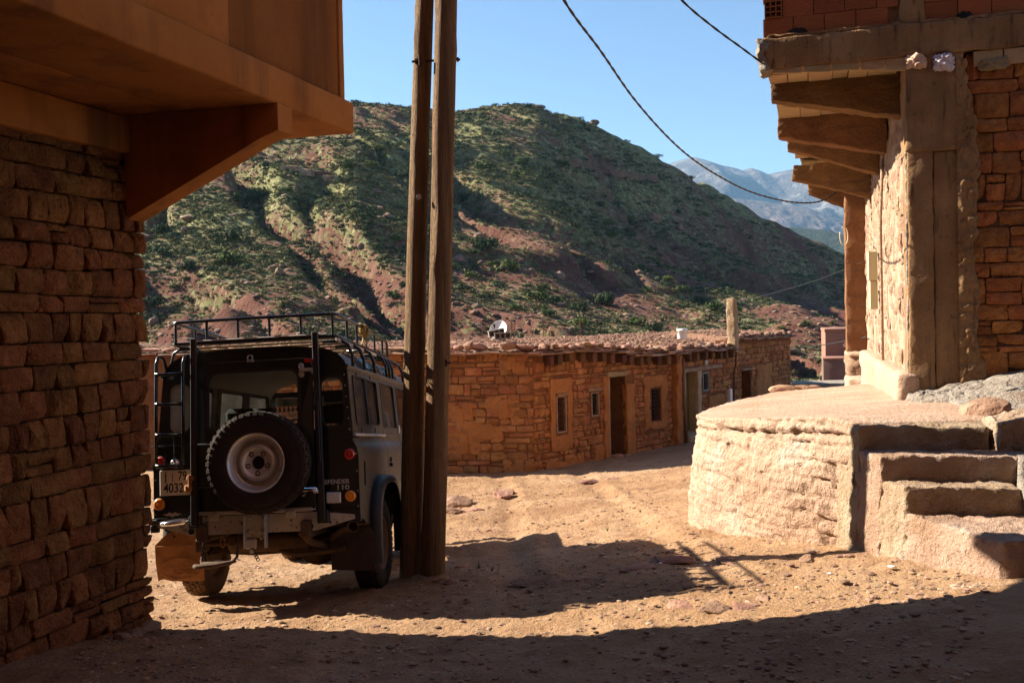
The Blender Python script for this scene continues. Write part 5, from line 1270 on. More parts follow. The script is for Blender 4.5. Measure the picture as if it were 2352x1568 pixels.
# hollow cinder blocks weighing it down
M_cin = earth('cinder_block', (.36, .32, .28), (.5, .45, .4), scale=8, bump=.8, rand=.1)
def cinder(P_, yaw, tilt, lb, s=1.0):
    R_ = np.array(Matrix.Rotation(yaw, 3, 'Z') @ Matrix.Rotation(tilt, 3, 'Y'))
    mb = MB(); L_, H_, D_ = .36 * s, .15 * s, .13 * s; t = .022
    for zz in (-H_ / 2 + t / 2, H_ / 2 - t / 2): mb.box(np.array(P_) + R_ @ [0, 0, zz], (L_, D_, t), R_)
    for k in range(4): mb.box(np.array(P_) + R_ @ [-L_ / 2 + t / 2 + (L_ - t) * k / 3, 0, 0], (t, D_ - .002, H_ - 2 * t - .001), R_)
    mb.box(np.array(P_) + R_ @ [0, D_ / 2 - .008, 0], (L_ - 2 * t - .002, .01, H_ - 2 * t - .001), R_)
    o = mb.build('cinder_block', M_cin); tag(o, lb, 'cinder block', 'hollow blocks on the roof by the dish')
cinder(at(1140, 764, 22.4), .15, -.18, 'upper grey hollow block leaning on the foot of the satellite dish'); cinder(at(1154, 771, 22.3), .1, -.05, 'lower grey hollow block under the satellite dish')
# paint bucket
bp_ = at(1567, 778, 25.2); be = empty('bucket', bp_, 'white paint bucket with yellow stains standing on the roof', 'bucket')
mb = MB(); mb.lathe([(0, 0), (.115, 0), (.12, .012), (.132, .20), (.14, .205), (.14, .222), (.133, .226), (.137, .262), (.128, .262), (.122, .05), (0, .03)], bp_, (0, 0, 1), 24)
M_bk = plain('bucket_white', (1.2, 1.2, 1.17), .4, dusty=((.62, .50, .08), .56, .62, .8), dscale=9); mb.build('body', M_bk, be, True)
mb = MB(); mb.tube([bp_ + np.array([.14 * math.cos(a), .14 * math.sin(a) * .3 - .06, .2 - .12 * math.sin(a)]) for a in np.linspace(0, math.pi, 12)], .004, 5); mb.build('handle', M_bar, be)
# squared mud post with service wire and meter box
pb = S2.px(1675, 800); pe = empty('service_post', S2.P(pb[0], -3.0, .15), 'squared earthen post rising against the wall of the long house', 'post')
pt = S2.px(1676, 686)
W_, Fc = hexblock([S2.P(pb[0] - .13, -.95, -.02), S2.P(pb[0] + .13, -.95, -.02), S2.P(pb[0] + .13, -.95, .24), S2.P(pb[0] - .13, -.95, .24)][::1] + [S2.P(pb[0] - .12, pt[1], -.02), S2.P(pb[0] + .12, pt[1], -.02), S2.P(pb[0] + .12, pt[1], .2), S2.P(pb[0] - .12, pt[1], .2)], .07, .022, 6, .03, 9, .5)
obj('shaft', W_, Fc, earth('post_render', (.42, .26, .14), (.6, .42, .26), scale=3, bump=1, bscale=14, rand=0, bdist=.03), pe, True)
mb = MB(); a_ = pb[0] + .17; mb.tube([S2.P(a_ - .03, pt[1] - .2, .12), S2.P(a_, -.7, .14), S2.P(a_ - .02, -1.25, .12), S2.P(a_ - .06, -1.5, .08), S2.P(a_ - .06, -2.6, .06)], .022, 6); mb.build('conduit', M_raft, pe, True)
mb = MB(); mb.tube([S2.P(a_ - .1, pt[1] - .22, .12), S2.P(a_ + .12, pt[1] - .12, .12), S2.P(a_ + .3, pt[1] - .1, .12)], .014, 6); mb.build('wire_bracket', M_bar, pe)
cable('cable', [S2.P(a_ + .28, pt[1] - .1, .12), at(1780, 672, 23.5), at(1880, 642, 20.5), at(1980, 602, 17.6)], .0055, 'thin wire from the earthen post to the unfinished house', False)
r_ = S2.rect(1667, 1675, 897, 925)
mb = MB(); mb.cbox(S2.P((r_[0] + r_[1]) / 2, (r_[2] + r_[3]) / 2 - .05, .06), (.16, .10, .52), .01, np.stack([S2.d, S2.n, Z], 1)); o = mb.build('meter_box', M_white, None); tag(o, 'narrow white electricity meter box on the wall below the earthen post', 'meter box')
# rebar stubs behind the roof
for i, (px, py) in enumerate(((1109, 742), (1174, 742), (1180, 745), (1248, 738), (1253, 738), (1331, 742), (1336, 739), (1369, 740))):
    p0 = at(px, py + 42, 27.5); p1 = at(px + (i % 3 - 1) * 2, py - 6, 27.5)
    mb = MB(); mb.tube([p0 - Z * .4, (p0 + p1) / 2 + np.array([.012, 0, 0]), p1], .010, 5); o = mb.build('rebar', M_rust)
    tag(o, ['leftmost thin rusty bar standing behind the roof, left of the dish', 'rusty bar just right of the dish, left one of the two', 'rusty bar just right of the dish, right one of the two', 'left bar of the pair behind the middle of the roof', 'right bar of the pair behind the middle of the roof', 'left bar of the pair in front of the bright green bush', 'right bar of the pair in front of the bright green bush', 'rightmost thin rusty bar standing behind the gravel roof'][i], 'rebar', 'rusty bars behind the roof')

# ------------------------------------------------------------------ pink building and what stands before it
def wbox(pa, pb_, y, dep, zt=None, zb=None):
    A = at(pa[0], pa[1], y); B_ = at(pb_[0], pb_[1], y); z1 = zt if zt is not None else A[2]; z0 = zb if zb is not None else B_[2]
    return [np.array([A[0], y, z0]), np.array([B_[0], y - .3, z0]), np.array([B_[0] + dep * .28, y + dep, z0]), np.array([A[0] + dep * .28, y + dep, z0]),
            np.array([A[0], y, z1]), np.array([B_[0], y - .3, z1]), np.array([B_[0] + dep * .28, y + dep, z1]), np.array([A[0] + dep * .28, y + dep, z1])]
M_pink = earth('pink_render', (.33, .16, .115), (.40, .205, .15), scale=.8, bump=.2, rand=0)
M_mauve = earth('mauve_render', (.17, .105, .095), (.22, .14, .125), scale=.8, bump=.2, rand=0)
pkb = empty('small_building', at(1940, 880, 38), 'small flat roofed pink rendered building beyond the terrace', 'building')
W_, Fc = hexblock(wbox((1895, 758), (2080, 822), 40, 5, None, -3.0), .6, .003, 1, .02, 1); obj('wall', W_, Fc, M_pink, pkb, True)
W_, Fc = hexblock(wbox((1893.5, 755.5), (2081, 758.5), 39.95, 5.1), .6, .003, 1, .01, 1); obj('parapet', W_, Fc, M_pink, pkb, True)
W_, Fc = hexblock(wbox((1890.5, 824), (1952, 874), 38.2, 1.6, None, -3.0), .4, .003, 1, .02, 2); obj('lower_block', W_, Fc, M_mauve, pkb, True)
W_, Fc = hexblock(wbox((1890, 822), (1953, 824.5), 38.15, 1.7), .4, .003, 1, .01, 2); obj('ledge', W_, Fc, M_pink, pkb, True)
mb = MB(); c_ = wbox((1963, 787), (1992, 809), 39.7, .4); mb.add(c_, QF); wi = mb.build('window', M_bar, pkb)
mb = MB(); mb.add(wbox((1965, 789), (1990, 807), 39.66, .01), QF); mb.build('pane', M_pane, wi)
mb = MB(); mb.add(wbox((1974, 794), (1979, 799), 39.6, .01), QF); mb.build('notice', M_white, wi)
p0 = at(1973.5, 806, 30); p1 = at(1973, 730, 30)
mb = MB(); mb.tube([p0, (p0 + p1) / 2, p1], .022, 6); mb.tube([at(1979, 800, 30.1), at(1981, 750, 30.1), at(1980, 734, 30.1)], .010, 5); o = mb.build('stake', M_raft); tag(o, 'dark upright stake with wire in front of the pink building', 'stake')
cable('cable', [at(1812, 799, 31.2), at(1860, 796, 27), at(1920, 787, 22), at(1990, 774, 17.2)], .012, 'sagging black wire crossing in front of the pink building', False)
rg = at(1941, 783, 20.5); mb = MB()
r = random.Random(2); vv = []
for i in range(9):
    for k in range(4): vv.append(rg + np.array([(k - 1.5) * .018 * (1 - .5 * math.sin(i * .7)) + .012 * math.sin(i), .01 * r.random(), -i * .016 + .005 * r.random()]))
mb.add(vv, [(i * 4 + k, i * 4 + k + 1, i * 4 + k + 5, i * 4 + k + 4) for i in range(8) for k in range(3)]); o = mb.build('rag', M_white, None, True); tag(o, 'white scrap of plastic caught on the black wire', 'rag')
W_, Fc = hexblock(wbox((1823, 877), (1948, 886), 35, .5, None, -3.1), .2, .01, 3, .03, 3); o = obj('kerb', W_, Fc, M_greyconc, None, True); tag(o, 'low grey concrete kerb in front of the pink building', 'kerb')
W_, Fc = hexblock(wbox((1817, 881), (2005, 886), 34, 1.4, None, -3.1), .3, .008, 2, .03, 4); o = obj('pavement', W_, Fc, M_greyconc, None, True); o['kind'] = 'structure'
# rubble stub and block at the foot of the unfinished house
e = empty('rubble_pier', at(1970, 866, 17.6), 'short rough rubble pier beside the far corner of the unfinished house', 'pier')
W_, Fc = hexblock(wbox((1948, 813), (1996, 868), 17.6, .9), .07, .045, 5, .06, 5, .6); obj('pier_body', W_, Fc, M_stone_side, e, True)
W_, Fc = hexblock(wbox((1946, 810), (1996, 818), 17.55, 1.0), .07, .02, 5, .03, 6, .6); obj('cap', W_, Fc, M_rammed, e, True)
W_, Fc = hexblock(wbox((1946, 868), (2014, 898), 16.9, .9, None, -1.6), .07, .03, 5, .06, 7, .6); o = obj('masonry_block', W_, Fc, M_rammed, None, True); tag(o, 'low broken masonry block at the far end of the terrace', 'masonry block')
for i, (px, py, w_, y_) in enumerate(((1812, 894, .24, 14.3), (1790, 897, .16, 13.9), (1842, 893, .16, 14.6), (1860, 890, .13, 14.9), (1930, 893, .12, 15.1), (1945, 897, .12, 14.8), (1975, 899, .12, 14.6), (1992, 900, .10, 14.4))):
    v, f_ = rock_verts(740 + i, 2, .35, .4); P_ = at(px, py, y_); o = obj('stone', v * w_ * [1.3, .9, .9] + P_, f_, M_rock)
    tag(o, ['largest flat red stone at the far left edge of the terrace top', 'stone left of the largest flat stone on the terrace edge', 'stone right of the largest flat stone on the terrace edge', 'small stone midway along the far terrace edge', 'small stone left of the broken masonry block', 'stone touching the masonry block on its left', 'pebble in front of the masonry block', 'rightmost pebble by the house footing'][i], 'stone')

# utility box and wire loops on the unfinished house
ub = onplane(2007, 633, G(0, -.05, 0), V)
mb = MB(); s0 = np.dot(ub - C0, U); 
mb.cbox(G(s0, -.07, ub[2] + .14), (.30, .13, .42), .01, np.stack([U, V, Z], 1)); o = mb.build('meter_box', M_cream)
tag(o, 'tall cream meter box on the sunlit side wall of the unfinished house', 'meter box')
mb = MB(); mb.cbox(G(s0 + .02, -.06, ub[2] - .28), (.24, .11, .42), .01, np.stack([U, V, Z], 1)); o2 = mb.build('lower_cabinet', M_cream, o)
mb = MB(); c_ = G(8.0, -.35, 1.45)
mb.tube([c_ + np.array([.16 * math.sin(a) * .45, 0, -.3 * (1 - math.cos(a)) * .55 + .1]) for a in np.linspace(-.5, 5.2, 26)], .009, 6); o = mb.build('wire_loop', M_cream, None, True); tag(o, 'pale loop of loose cable hanging under the last concrete bracket', 'wire loop')
# crumpled cement bags stuffed under the beam
def bag(P_, sx, sy, sz, mat, lb, seed):
    bm = bmesh.new(); bmesh.ops.create_icosphere(bm, subdivisions=4, radius=1.0); v = np.array([q.co[:] for q in bm.verts]); f_ = [tuple(q.index for q in p.verts) for p in bm.faces]; bm.free()
    d = .95 + .3 * fbm(v[:, 0] * 1.4, v[:, 1] * 1.4 + seed, v[:, 2] * 1.4, 2, seed) - .55 * np.abs(vnoise(v[:, 0] * 2.2 + v[:, 2], v[:, 1] * 2.2, v[:, 2] * 1.2, seed + 5)) - .30 * np.abs(vnoise(v[:, 0] * 5, v[:, 1] * 5 + v[:, 2] * 2, v[:, 2] * 2.2, seed + 9)) - .12 * np.abs(vnoise(v[:, 0] * 12, v[:, 1] * 12, v[:, 2] * 6, seed + 19))
    v = v * d[:, None]
    Rm = np.stack([U, V, Z], 1)
    o = obj('bag', (v * [sy, sx, sz]) @ Rm.T + P_, f_, mat, None, True); tag(o, lb, 'bag', 'crumpled bags stuffed under the beam')
M_b1 = earth('pinkish_cloth', (.7, .45, .33), (.9, .62, .48), scale=6, bump=.5, rand=0); M_b2 = earth('lilac_plastic', (.65, .55, .6), (.9, .8, .86), scale=6, bump=.5, rand=0); M_b3 = earth('khaki_sack', (.30, .22, .12), (.42, .32, .19), scale=6, bump=.5, rand=0)
bag(G(-.035, .10, 2.485), .13, .05, .10, M_b1, 'peach coloured crumpled bag under the beam, left one', 3)
bag(G(-.035, .345, 2.46), .13, .05, .12, M_b2, 'pale lilac crumpled bag under the beam, middle one', 7)
bag(G(.0, .80, 2.405), .19, .05, .08, M_b3, 'khaki crumpled sack under the boards, right one', 11)
# ================================================================== OFF-ROADER
def car_matrix():
    px, py, pz, h, pi, ro = -2.09, 7.9755, -2.268, 0.070, 0.1215, 0.035
    R = np.array([[math.cos(h), math.sin(h), 0], [-math.sin(h), math.cos(h), 0], [0, 0, 1]])
    Rx = np.array([[1, 0, 0], [0, math.cos(pi), math.sin(pi)], [0, -math.sin(pi), math.cos(pi)]])
    Ry = np.array([[math.cos(ro), 0, -math.sin(ro)], [0, 1, 0], [math.sin(ro), 0, math.cos(ro)]])
    R = R @ Rx @ Ry; M = Matrix.Identity(4)
    for i in range(3):
        for j in range(3): M[i][j] = R[i][j]
        M[i][3] = (px, py, pz)[i]
    return M
CM = car_matrix()
car = empty('parked_car', (0, 0, 0), 'dark boxy off-road car with a spare wheel on its rear door and a roof rack', 'car', None, CM)
DUST = (.30, .19, .125)
M_body = plain('black_green_paint', (.006, .008, .007), .3, spec=.5, dusty=((.10, .07, .05), .5, .8, .35), dscale=2.5, coat=.3)
M_side = plain('dusty_side_paint', (.022, .026, .025), .38, spec=.5, dusty=((.13, .092, .066), .30, .75, .65), dscale=2.2, coat=.25)
M_roofp = plain('roof_paint', (.10, .095, .09), .4, spec=.5, dusty=((.30, .24, .19), .4, .7, .6), dscale=4)
M_blackp = plain('black_plastic', (.015, .015, .016), .5, dusty=((.12, .08, .06), .45, .75, .5))
M_rubber = earth('tyre_rubber', (.025, .02, .018), (.07, .048, .035), scale=4, bump=.5, bscale=60, rand=0, obj_co=True, rough=.85, bdist=.004, spots=[((.17, .105, .07), 3, .55, .75, None, .6)])
M_rubdust = earth('dusty_tyre', (.12, .07, .04), (.26, .155, .09), scale=5, bump=.4, rand=0, obj_co=True, rough=.95)
M_steel = plain('silver_rim', (1.15, 1.12, 1.08), .36, .5, dusty=((.30, .22, .17), .45, .75, .6), dscale=6)
M_rimd = plain('dusty_rim', (.36, .2, .1), .7, .1, dusty=((.25, .13, .07), .4, .7, .8), dscale=6)
M_galv = plain('galvanised', (.75, .70, .66), .55, .35, dusty=((.18, .10, .06), .56, .68, .9), dscale=11)
M_tube = plain('black_tube', (.02, .022, .022), .25, .3, spec=.6, dusty=((.12, .09, .07), .55, .8, .5), dscale=5)
M_under = plain('muddy_chassis', (.10, .055, .03), .9, dusty=((.22, .12, .06), .4, .65, .8), dscale=7)
M_flap = plain('muddy_rubber', (.60, .28, .12), .9, dusty=((.2, .09, .035), .4, .7, .7), dscale=6, bump=.3)
M_flapd = plain('dark_rubber_flap', (.05, .03, .025), .9, dusty=((.13, .07, .05), .45, .7, .7), dscale=6)
M_red = plain('red_lens', (.8, .02, .012), .2, spec=.7, coat=.5); M_amb = plain('amber_lens', (1.3, .42, .03), .2, spec=.7, coat=.5); M_clear = plain('clear_lens', (.95, .94, .9), .2, spec=.7, coat=.5, bump=.3)
M_chrome = plain('chrome', (1.3, 1.3, 1.32), .15, 1.0)
M_plate = plain('plate_white', (1.2, 1.18, 1.12), .45, dusty=((.5, .35, .22), .6, .75, .6)); M_ink = plain('plate_ink', (.01, .01, .01), .5)
M_int = plain('dark_interior', (.03, .028, .027), .9); M_seat = plain('seat_cloth', (.018, .018, .02), .95); M_headl = plain('head_lining', (.65, .6, .52), .9)
M_curt = earth('curtain_cloth', (.6, .52, .40), (.8, .7, .55), scale=8, bump=.3, rand=0, obj_co=True)
M_glass = bpy.data.materials.new('dusty_glass'); M_glass.use_nodes = True
def glassmat(m, dirt=.25, dcol=(.32, .28, .25), lo=.4, hi=.75, tint=(1.34, 1.38, 1.36)):
    nt = m.node_tree; N = nt.nodes; L = nt.links; out = N['Material Output']
    tr = N.new('ShaderNodeBsdfTransparent'); tr.inputs[0].default_value = rgb(tint)
    gl = N.new('ShaderNodeBsdfGlossy'); gl.inputs['Roughness'].default_value = .04
    fr = N.new('ShaderNodeFresnel'); fr.inputs[0].default_value = 1.5
    mx = N.new('ShaderNodeMixShader'); L.new(fr.outputs[0], mx.inputs[0]); L.new(tr.outputs[0], mx.inputs[1]); L.new(gl.outputs[0], mx.inputs[2])
    df0 = N.new('ShaderNodeBsdfDiffuse'); df0.inputs[0].default_value = rgb(dcol); tl = N.new('ShaderNodeBsdfTranslucent'); tl.inputs[0].default_value = rgb(dcol); df = N.new('ShaderNodeMixShader'); df.inputs[0].default_value = .5; L.new(df0.outputs[0], df.inputs[1]); L.new(tl.outputs[0], df.inputs[2])
    n = N.new('ShaderNodeTexNoise'); n.inputs['Scale'].default_value = 3.5; n.inputs['Detail'].default_value = 7; co = N.new('ShaderNodeTexCoord'); L.new(co.outputs['Object'], n.inputs['Vector'])
    r = N.new('ShaderNodeMapRange'); r.inputs[1].default_value = lo; r.inputs[2].default_value = hi; r.inputs[3].default_value = dirt * .35; r.inputs[4].default_value = dirt; L.new(n.outputs['Fac'], r.inputs[0])
    m2 = N.new('ShaderNodeMixShader'); L.new(r.outputs[0], m2.inputs[0]); L.new(mx.outputs[0], m2.inputs[1]); L.new(df.outputs[0], m2.inputs[2]); L.new(m2.outputs[0], out.inputs[0])
glassmat(M_glass, .10)
M_glass2 = bpy.data.materials.new('side_glass'); M_glass2.use_nodes = True; glassmat(M_glass2, .62, (.30, .27, .25), .3, .7)
M_glass3 = bpy.data.materials.new('pale_lit_pane'); M_glass3.use_nodes = True; glassmat(M_glass3, .85, (1.2, 1.28, 1.28), .2, .6)  # dusty pane, colour lightened to stand in for sunlight shining through

def C_(mb, name, mat, parent=None, smooth=False, angle=None, label=None):
    o = mb.build(name, mat, None, smooth, True, angle)
    o.parent = parent or car; o.matrix_parent_inverse = Matrix.Identity(4)
    if label: o['label'] = label
    return o
def rrect(x0, x1, z0, z1, r, n=6):
    if not isinstance(r, (tuple, list)): r = (r,) * 4
    P_ = []
    for (cx, cz, a0, rr_) in ((x1 - r[1], z0 + r[1], -90, r[1]), (x1 - r[2], z1 - r[2], 0, r[2]), (x0 + r[3], z1 - r[3], 90, r[3]), (x0 + r[0], z0 + r[0], 180, r[0])):
        for i in range(n + 1):
            a = math.radians(a0 + 90 * i / n); P_.append((cx + rr_ * math.cos(a), cz + rr_ * math.sin(a)))
    return P_
def panel(mb, outer, holes, f, th):
    """flat-ish panel with holes; f(p,q,o)->xyz, th thickness inwards"""
    bm = bmesh.new(); loops = [outer] + list(holes); es = []
    for lp in loops:
        vs_ = [bm.verts.new((p, q, 0)) for p, q in lp]
        for i in range(len(vs_)): es.append(bm.edges.new((vs_[i], vs_[(i + 1) % len(vs_)])))
    bmesh.ops.triangle_fill(bm, use_beauty=True, use_dissolve=False, edges=es)
    bm.verts.index_update(); pv = [(v.co.x, v.co.y) for v in bm.verts]; fs = [tuple(v.index for v in p.verts) for p in bm.faces]
    bound = [tuple(v.index for v in e.verts) for e in bm.edges if len(e.link_faces) == 1]; bm.free()
    n = len(pv); vv = [f(p, q, 0) for p, q in pv] + [f(p, q, th) for p, q in pv]
    ff = fs + [tuple(i + n for i in t[::-1]) for t in fs] + [(a, b, b + n, a + n) for a, b in bound]
    mb.add(vv, ff); return mb
def rim_frame(mb, loop, f, w, t, o0=0):
    """a raised rim following a loop"""
    n = len(loop); c = np.mean(loop, axis=0); vv = []
    for p, q in loop:
        d = np.array([p, q]) - c; d = d / np.linalg.norm(d)
        i_ = np.array([p, q]) - d * w / 2; o_ = np.array([p, q]) + d * w / 2
        vv += [f(i_[0], i_[1], o0), f(i_[0], i_[1], -t), f(o_[0], o_[1], -t), f(o_[0], o_[1], o0)]
    ff = []
    for i in range(n):
        j = (i + 1) % n
        for k in range(4): ff.append((4 * i + k, 4 * j + k, 4 * j + (k + 1) % 4, 4 * i + (k + 1) % 4))
    return mb.add(vv, ff)
HWz = [.70, 1.20, 1.25, 1.285, 1.30, 1.345, 1.36, 1.92]; HWx = [.855, .855, .846, .826, .816, .814, .814, .775]
hw = lambda z: float(np.interp(z, HWz, HWx))
rearY = lambda z: max(0.0, z - 1.36) * .05
fr_ = lambda p, q, o: (p, rearY(q) + o, q)          # rear face, o inwards(+Y)
def fs(sgn):  return lambda p, q, o: (sgn * (hw(q) - o), p, q)
# --- rear body panel with door and window openings
outer = [(-.855, .70), (.855, .70), (.855, 1.20), (.846, 1.25), (.826, 1.285), (.816, 1.30), (.814, 1.36), (.775, 1.92), (.75, 1.975), (.70, 2.03), (.62, 2.07), (.5, 2.092), (.3, 2.108), (0, 2.115), (-.3, 2.108), (-.5, 2.092), (-.62, 2.07), (-.70, 2.03), (-.75, 1.975), (-.775, 1.92), (-.814, 1.36), (-.816, 1.30), (-.826, 1.285), (-.846, 1.25), (-.855, 1.20)]
doorh = rrect(-.475, .50, .765, 2.005, (.02, .02, .10, .10))
wl_ = rrect(-.725, -.535, 1.43, 1.85, .06); wr_ = rrect(.555, .745, 1.42, 1.84, .07)
wr_ = [(p + (.0 if q > 1.6 else .01), q) for p, q in wr_]
mb = MB(); panel(mb, outer, [doorh, wl_, wr_], fr_, .03); C_(mb, 'rear_panel', M_body)
for lp, nm, gm in ((wl_, 'quarter_window', M_glass3), (wr_, 'quarter_window', M_glass)):
    mb = MB(); rim_frame(mb, lp, fr_, .028, .010, .01); w_ = C_(mb, nm, M_blackp, None, False)
    mb = MB(); panel(mb, lp, [], lambda p, q, o: (p, rearY(q) + .012 + o, q), .004); C_(mb, 'glass', gm, w_)
# seams and rivets on the lower quarters
mb = MB(); mb.cbox((.69, -.004, 1.335), (.36, .010, .012)); mb.cbox((-.70, -.004, 1.335), (.33, .010, .012)); mb.cbox((.70, -.006, .735), (.33, .02, .05)); mb.cbox((-.70, -.012, .725), (.36, .035, .05)); o = C_(mb, 'seam_strip', M_body); o['kind'] = 'stuff'
mb = MB()
for q in (.78, .9, 1.06, 1.20): 
    for sx in (-.855, .855): mb.lathe([(0, .004), (.006, .003), (.007, 0)], (sx * .985, 0, q), (0, -1, 0), 6)
for q in np.arange(1.40, 1.9, .09): mb.lathe([(0, .004), (.006, .003), (.007, 0)], (.79 - (q - 1.4) * .08, rearY(q), q), (0, -1, 0), 6)
C_(mb, 'rivet', M_galv)
# --- rear door
dout = rrect(-.465, .49, .775, 1.995, (.015, .015, .09, .09)); dwin = rrect(-.385, .385, 1.44, 1.915, (.05, .05, .08, .08))
mb = MB(); panel(mb, dout, [dwin], lambda p, q, o: (p, rearY(q) - .028 + o, q), .045); rd = C_(mb, 'rear_door', M_body)
mb = MB(); rim_frame(mb, dwin, lambda p, q, o: (p, rearY(q) - .028 + o, q), .03, .008, .008); rim_frame(mb, rrect(-.465, .49, .775, 1.995, (.015, .015, .09, .09)), lambda p, q, o: (p, rearY(q) - .026 + o, q), .012, .006, .01); C_(mb, 'door_seal', M_blackp, rd)
mb = MB(); panel(mb, dwin, [], lambda p, q, o: (p, rearY(q) - .012 + o, q), .004); C_(mb, 'glass', M_glass, rd)
for q in (1.90, .93):
    mb = MB(); y = rearY(q) - .045
    mb.lathe([(0, .014), (.022, .012), (.026, 0)], (.405, y + .012, q + .035), (0, -1, 0), 12); mb.lathe([(0, .014), (.022, .012), (.026, 0)], (.405, y + .012, q - .035), (0, -1, 0), 12)
    mb.cbox((.408, y, q), (.035, .016, .10), .005); mb.cbox((.465, y - .012, q), (.12, .018, .03), .006); mb.cbox((.515, y - .01, q - .02), (.045, .03, .03), .006)
    C_(mb, 'hinge', M_galv if q > 1 else M_chrome, rd)
mb = MB(); mb.tube([(-.02 + .022 * math.cos(a), rearY(2) - .045, 2.025 + .022 * math.sin(a)) for a in np.linspace(0, 6.28, 14)], .006, 6, False); mb.cbox((-.02, rearY(2) - .03, 2.0), (.06, .012, .02)); C_(mb, 'latch_ring', M_galv, rd)
# spare wheel mounting plate and lock box at the left of the door
mb = MB(); mb.cbox((-.30, -.06, 1.16), (.36, .03, .36), .01); mb.cbox((-.43, -.055, 1.18), (.16, .035, .30), .01); mb.cbox((.105, -.08, 1.165), (.22, .10, .22), .01); C_(mb, 'spare_bracket', M_body, rd)
mb = MB(); mb.cbox((-.50, -.10, 1.065), (.06, .05, .045), .01); mb.cbox((-.515, -.10, .985), (.07, .045, .06), .012); mb.cbox((-.50, -.12, 1.04), (.03, .02, .11), .006); C_(mb, 'door_lock', M_flap, rd, label='muddy door lock bracket beside the number plate')

# --- wheels
def wheel(parent_name, c, axis, rm, tm, r=.405, spare=False, nseg=64, label=None, treadmat=None):
    ax = np.array(axis, float); ax /= np.linalg.norm(ax)
    k = r / .405
    mb = MB(); pr = [(.222, .075), (.235, .092), (.262, .103), (.30, .109), (.335, .107), (.365, .100), (.388, .091), (.395, .080), (.397, 0), (.395, -.080), (.388, -.091), (.365, -.100), (.335, -.107), (.30, -.109), (.262, -.103), (.235, -.092), (.222, -.075)]
    mb.lathe([(a * k, t) for a, t in pr], c, ax, nseg)
    w_ = C_(mb, parent_name, tm, None, True, label=label)
    # tread blocks
    u = np.cross(ax, [0, 0, 1.0]); u /= np.linalg.norm(u); v_ = np.cross(ax, u)
    mb = MB(); nb = 44
    for row, (t0, t1, ph, le) in enumerate(((-.088, -.052, 0, .80), (-.044, -.012, .5, .82), (-.006, .028, .1, .82), (.036, .088, .6, .80))):
        for i in range(nb):
            a0 = (i + ph) * 2 * math.pi / nb; a1 = a0 + le * 2 * math.pi / nb; am = .25 * (a1 - a0) * (1 if i % 2 else -1)
            q = []
            for (t, rr_) in ((t0, 0), (t1, 0)):
                sh_ = am if t == t0 else -am
                for a in (a0 + sh_, a1 + sh_):
                    for R_ in (.390 * k, (.409 - (.008 if abs(t) > .06 else 0)) * k): q.append(np.array(c) + ax * t * (.97 if R_ < .395 * k else 1) + R_ * (math.cos(a) * u + math.sin(a) * v_))
            mb.add(q, [(0, 1, 3, 2), (4, 6, 7, 5), (0, 4, 5, 1), (2, 3, 7, 6), (1, 5, 7, 3), (0, 2, 6, 4)])
    for i in range(nb):   # shoulder lugs
        for sg in (-1, 1):
            a0 = (i + (.6 if sg > 0 else 0)) * 2 * math.pi / nb; a1 = a0 + .62 * 2 * math.pi / nb
            q = []
            for (R_, t) in ((.398, .086), (.370, .098), (.372, .106), (.402, .092)):
                for a in (a0, a1): q.append(np.array(c) + ax * t * sg + R_ * k * (math.cos(a) * u + math.sin(a) * v_))
            mb.add(q, [(0, 1, 3, 2), (2, 3, 5, 4), (4, 5, 7, 6), (6, 7, 1, 0), (0, 2, 4, 6), (1, 7, 5, 3)])
    C_(mb, 'tread', treadmat or tm, w_)
    mb = MB()
    mb.lathe([(.232, .078), (.236, .090), (.230, .093), (.222, .088), (.213, .076), (.208, .060), (.200, .050), (.197, .025), (.190, .020), (.183, .018), (.178, -.004), (.172, -.012), (.165, -.010), (.158, .006), (.150, .030), (.140, .048), (.128, .055), (.116, .052), (.107, .040), (.100, .034), (.056, .034), (.054, .028), (.054, -.03), (.2, -.06), (.232, -.078)] if True else [], c, ax, 56)
    rim = C_(mb, 'rim', rm, w_, True, 50)
    mb = MB(); mb.lathe([(0, -.01), (.055, -.008)], c, ax, 24); C_(mb, 'bore_shade_disc', M_int, w_)  # dark disc stands in for the shade inside the bore
    for i in range(5):
        a = 2 * math.pi * i / 5 + math.pi / 2; p = np.array(c) + ax * .035 + .082 * (math.cos(a) * u + math.sin(a) * v_)
        mb = MB()
        if spare: mb.lathe([(.021, .004), (.017, .006), (.013, .003), (.011, -.004), (0, -.006)], p, ax, 14); C_(mb, 'wheel_nut', M_under if i != 3 else M_int, w_, True)
        else: mb.lathe([(.017, 0), (.016, .02), (.008, .026), (0, .026)], p, ax, 6); C_(mb, 'wheel_nut', rm, w_)
    if not spare:
        mb = MB(); mb.lathe([(.054, .03), (.052, .06), (.035, .078), (.03, .085), (.028, .10), (0, .104)], c, ax, 16); C_(mb, 'hub_cap', M_under, w_, True)
    return w_
wheel('spare_wheel', (.105, -.215, 1.165), (0, -1, 0), M_steel, M_rubber, .405, True, 72, 'spare wheel with silver steel rim carried on the rear door')
for sx, y, lbx in ((1, .88, 'rear wheel beside the poles with dusty orange rim'), (-1, .88, 'left rear wheel with sandy tread'), (1, 3.674, None), (-1, 3.674, None)):
    wheel('wheel', (sx * .765, y, .405), (sx, 0, 0), M_rimd, M_rubdust if sx < 0 else M_rubber, .405, False, 48, lbx, M_rubdust if sx < 0 else M_rubber)

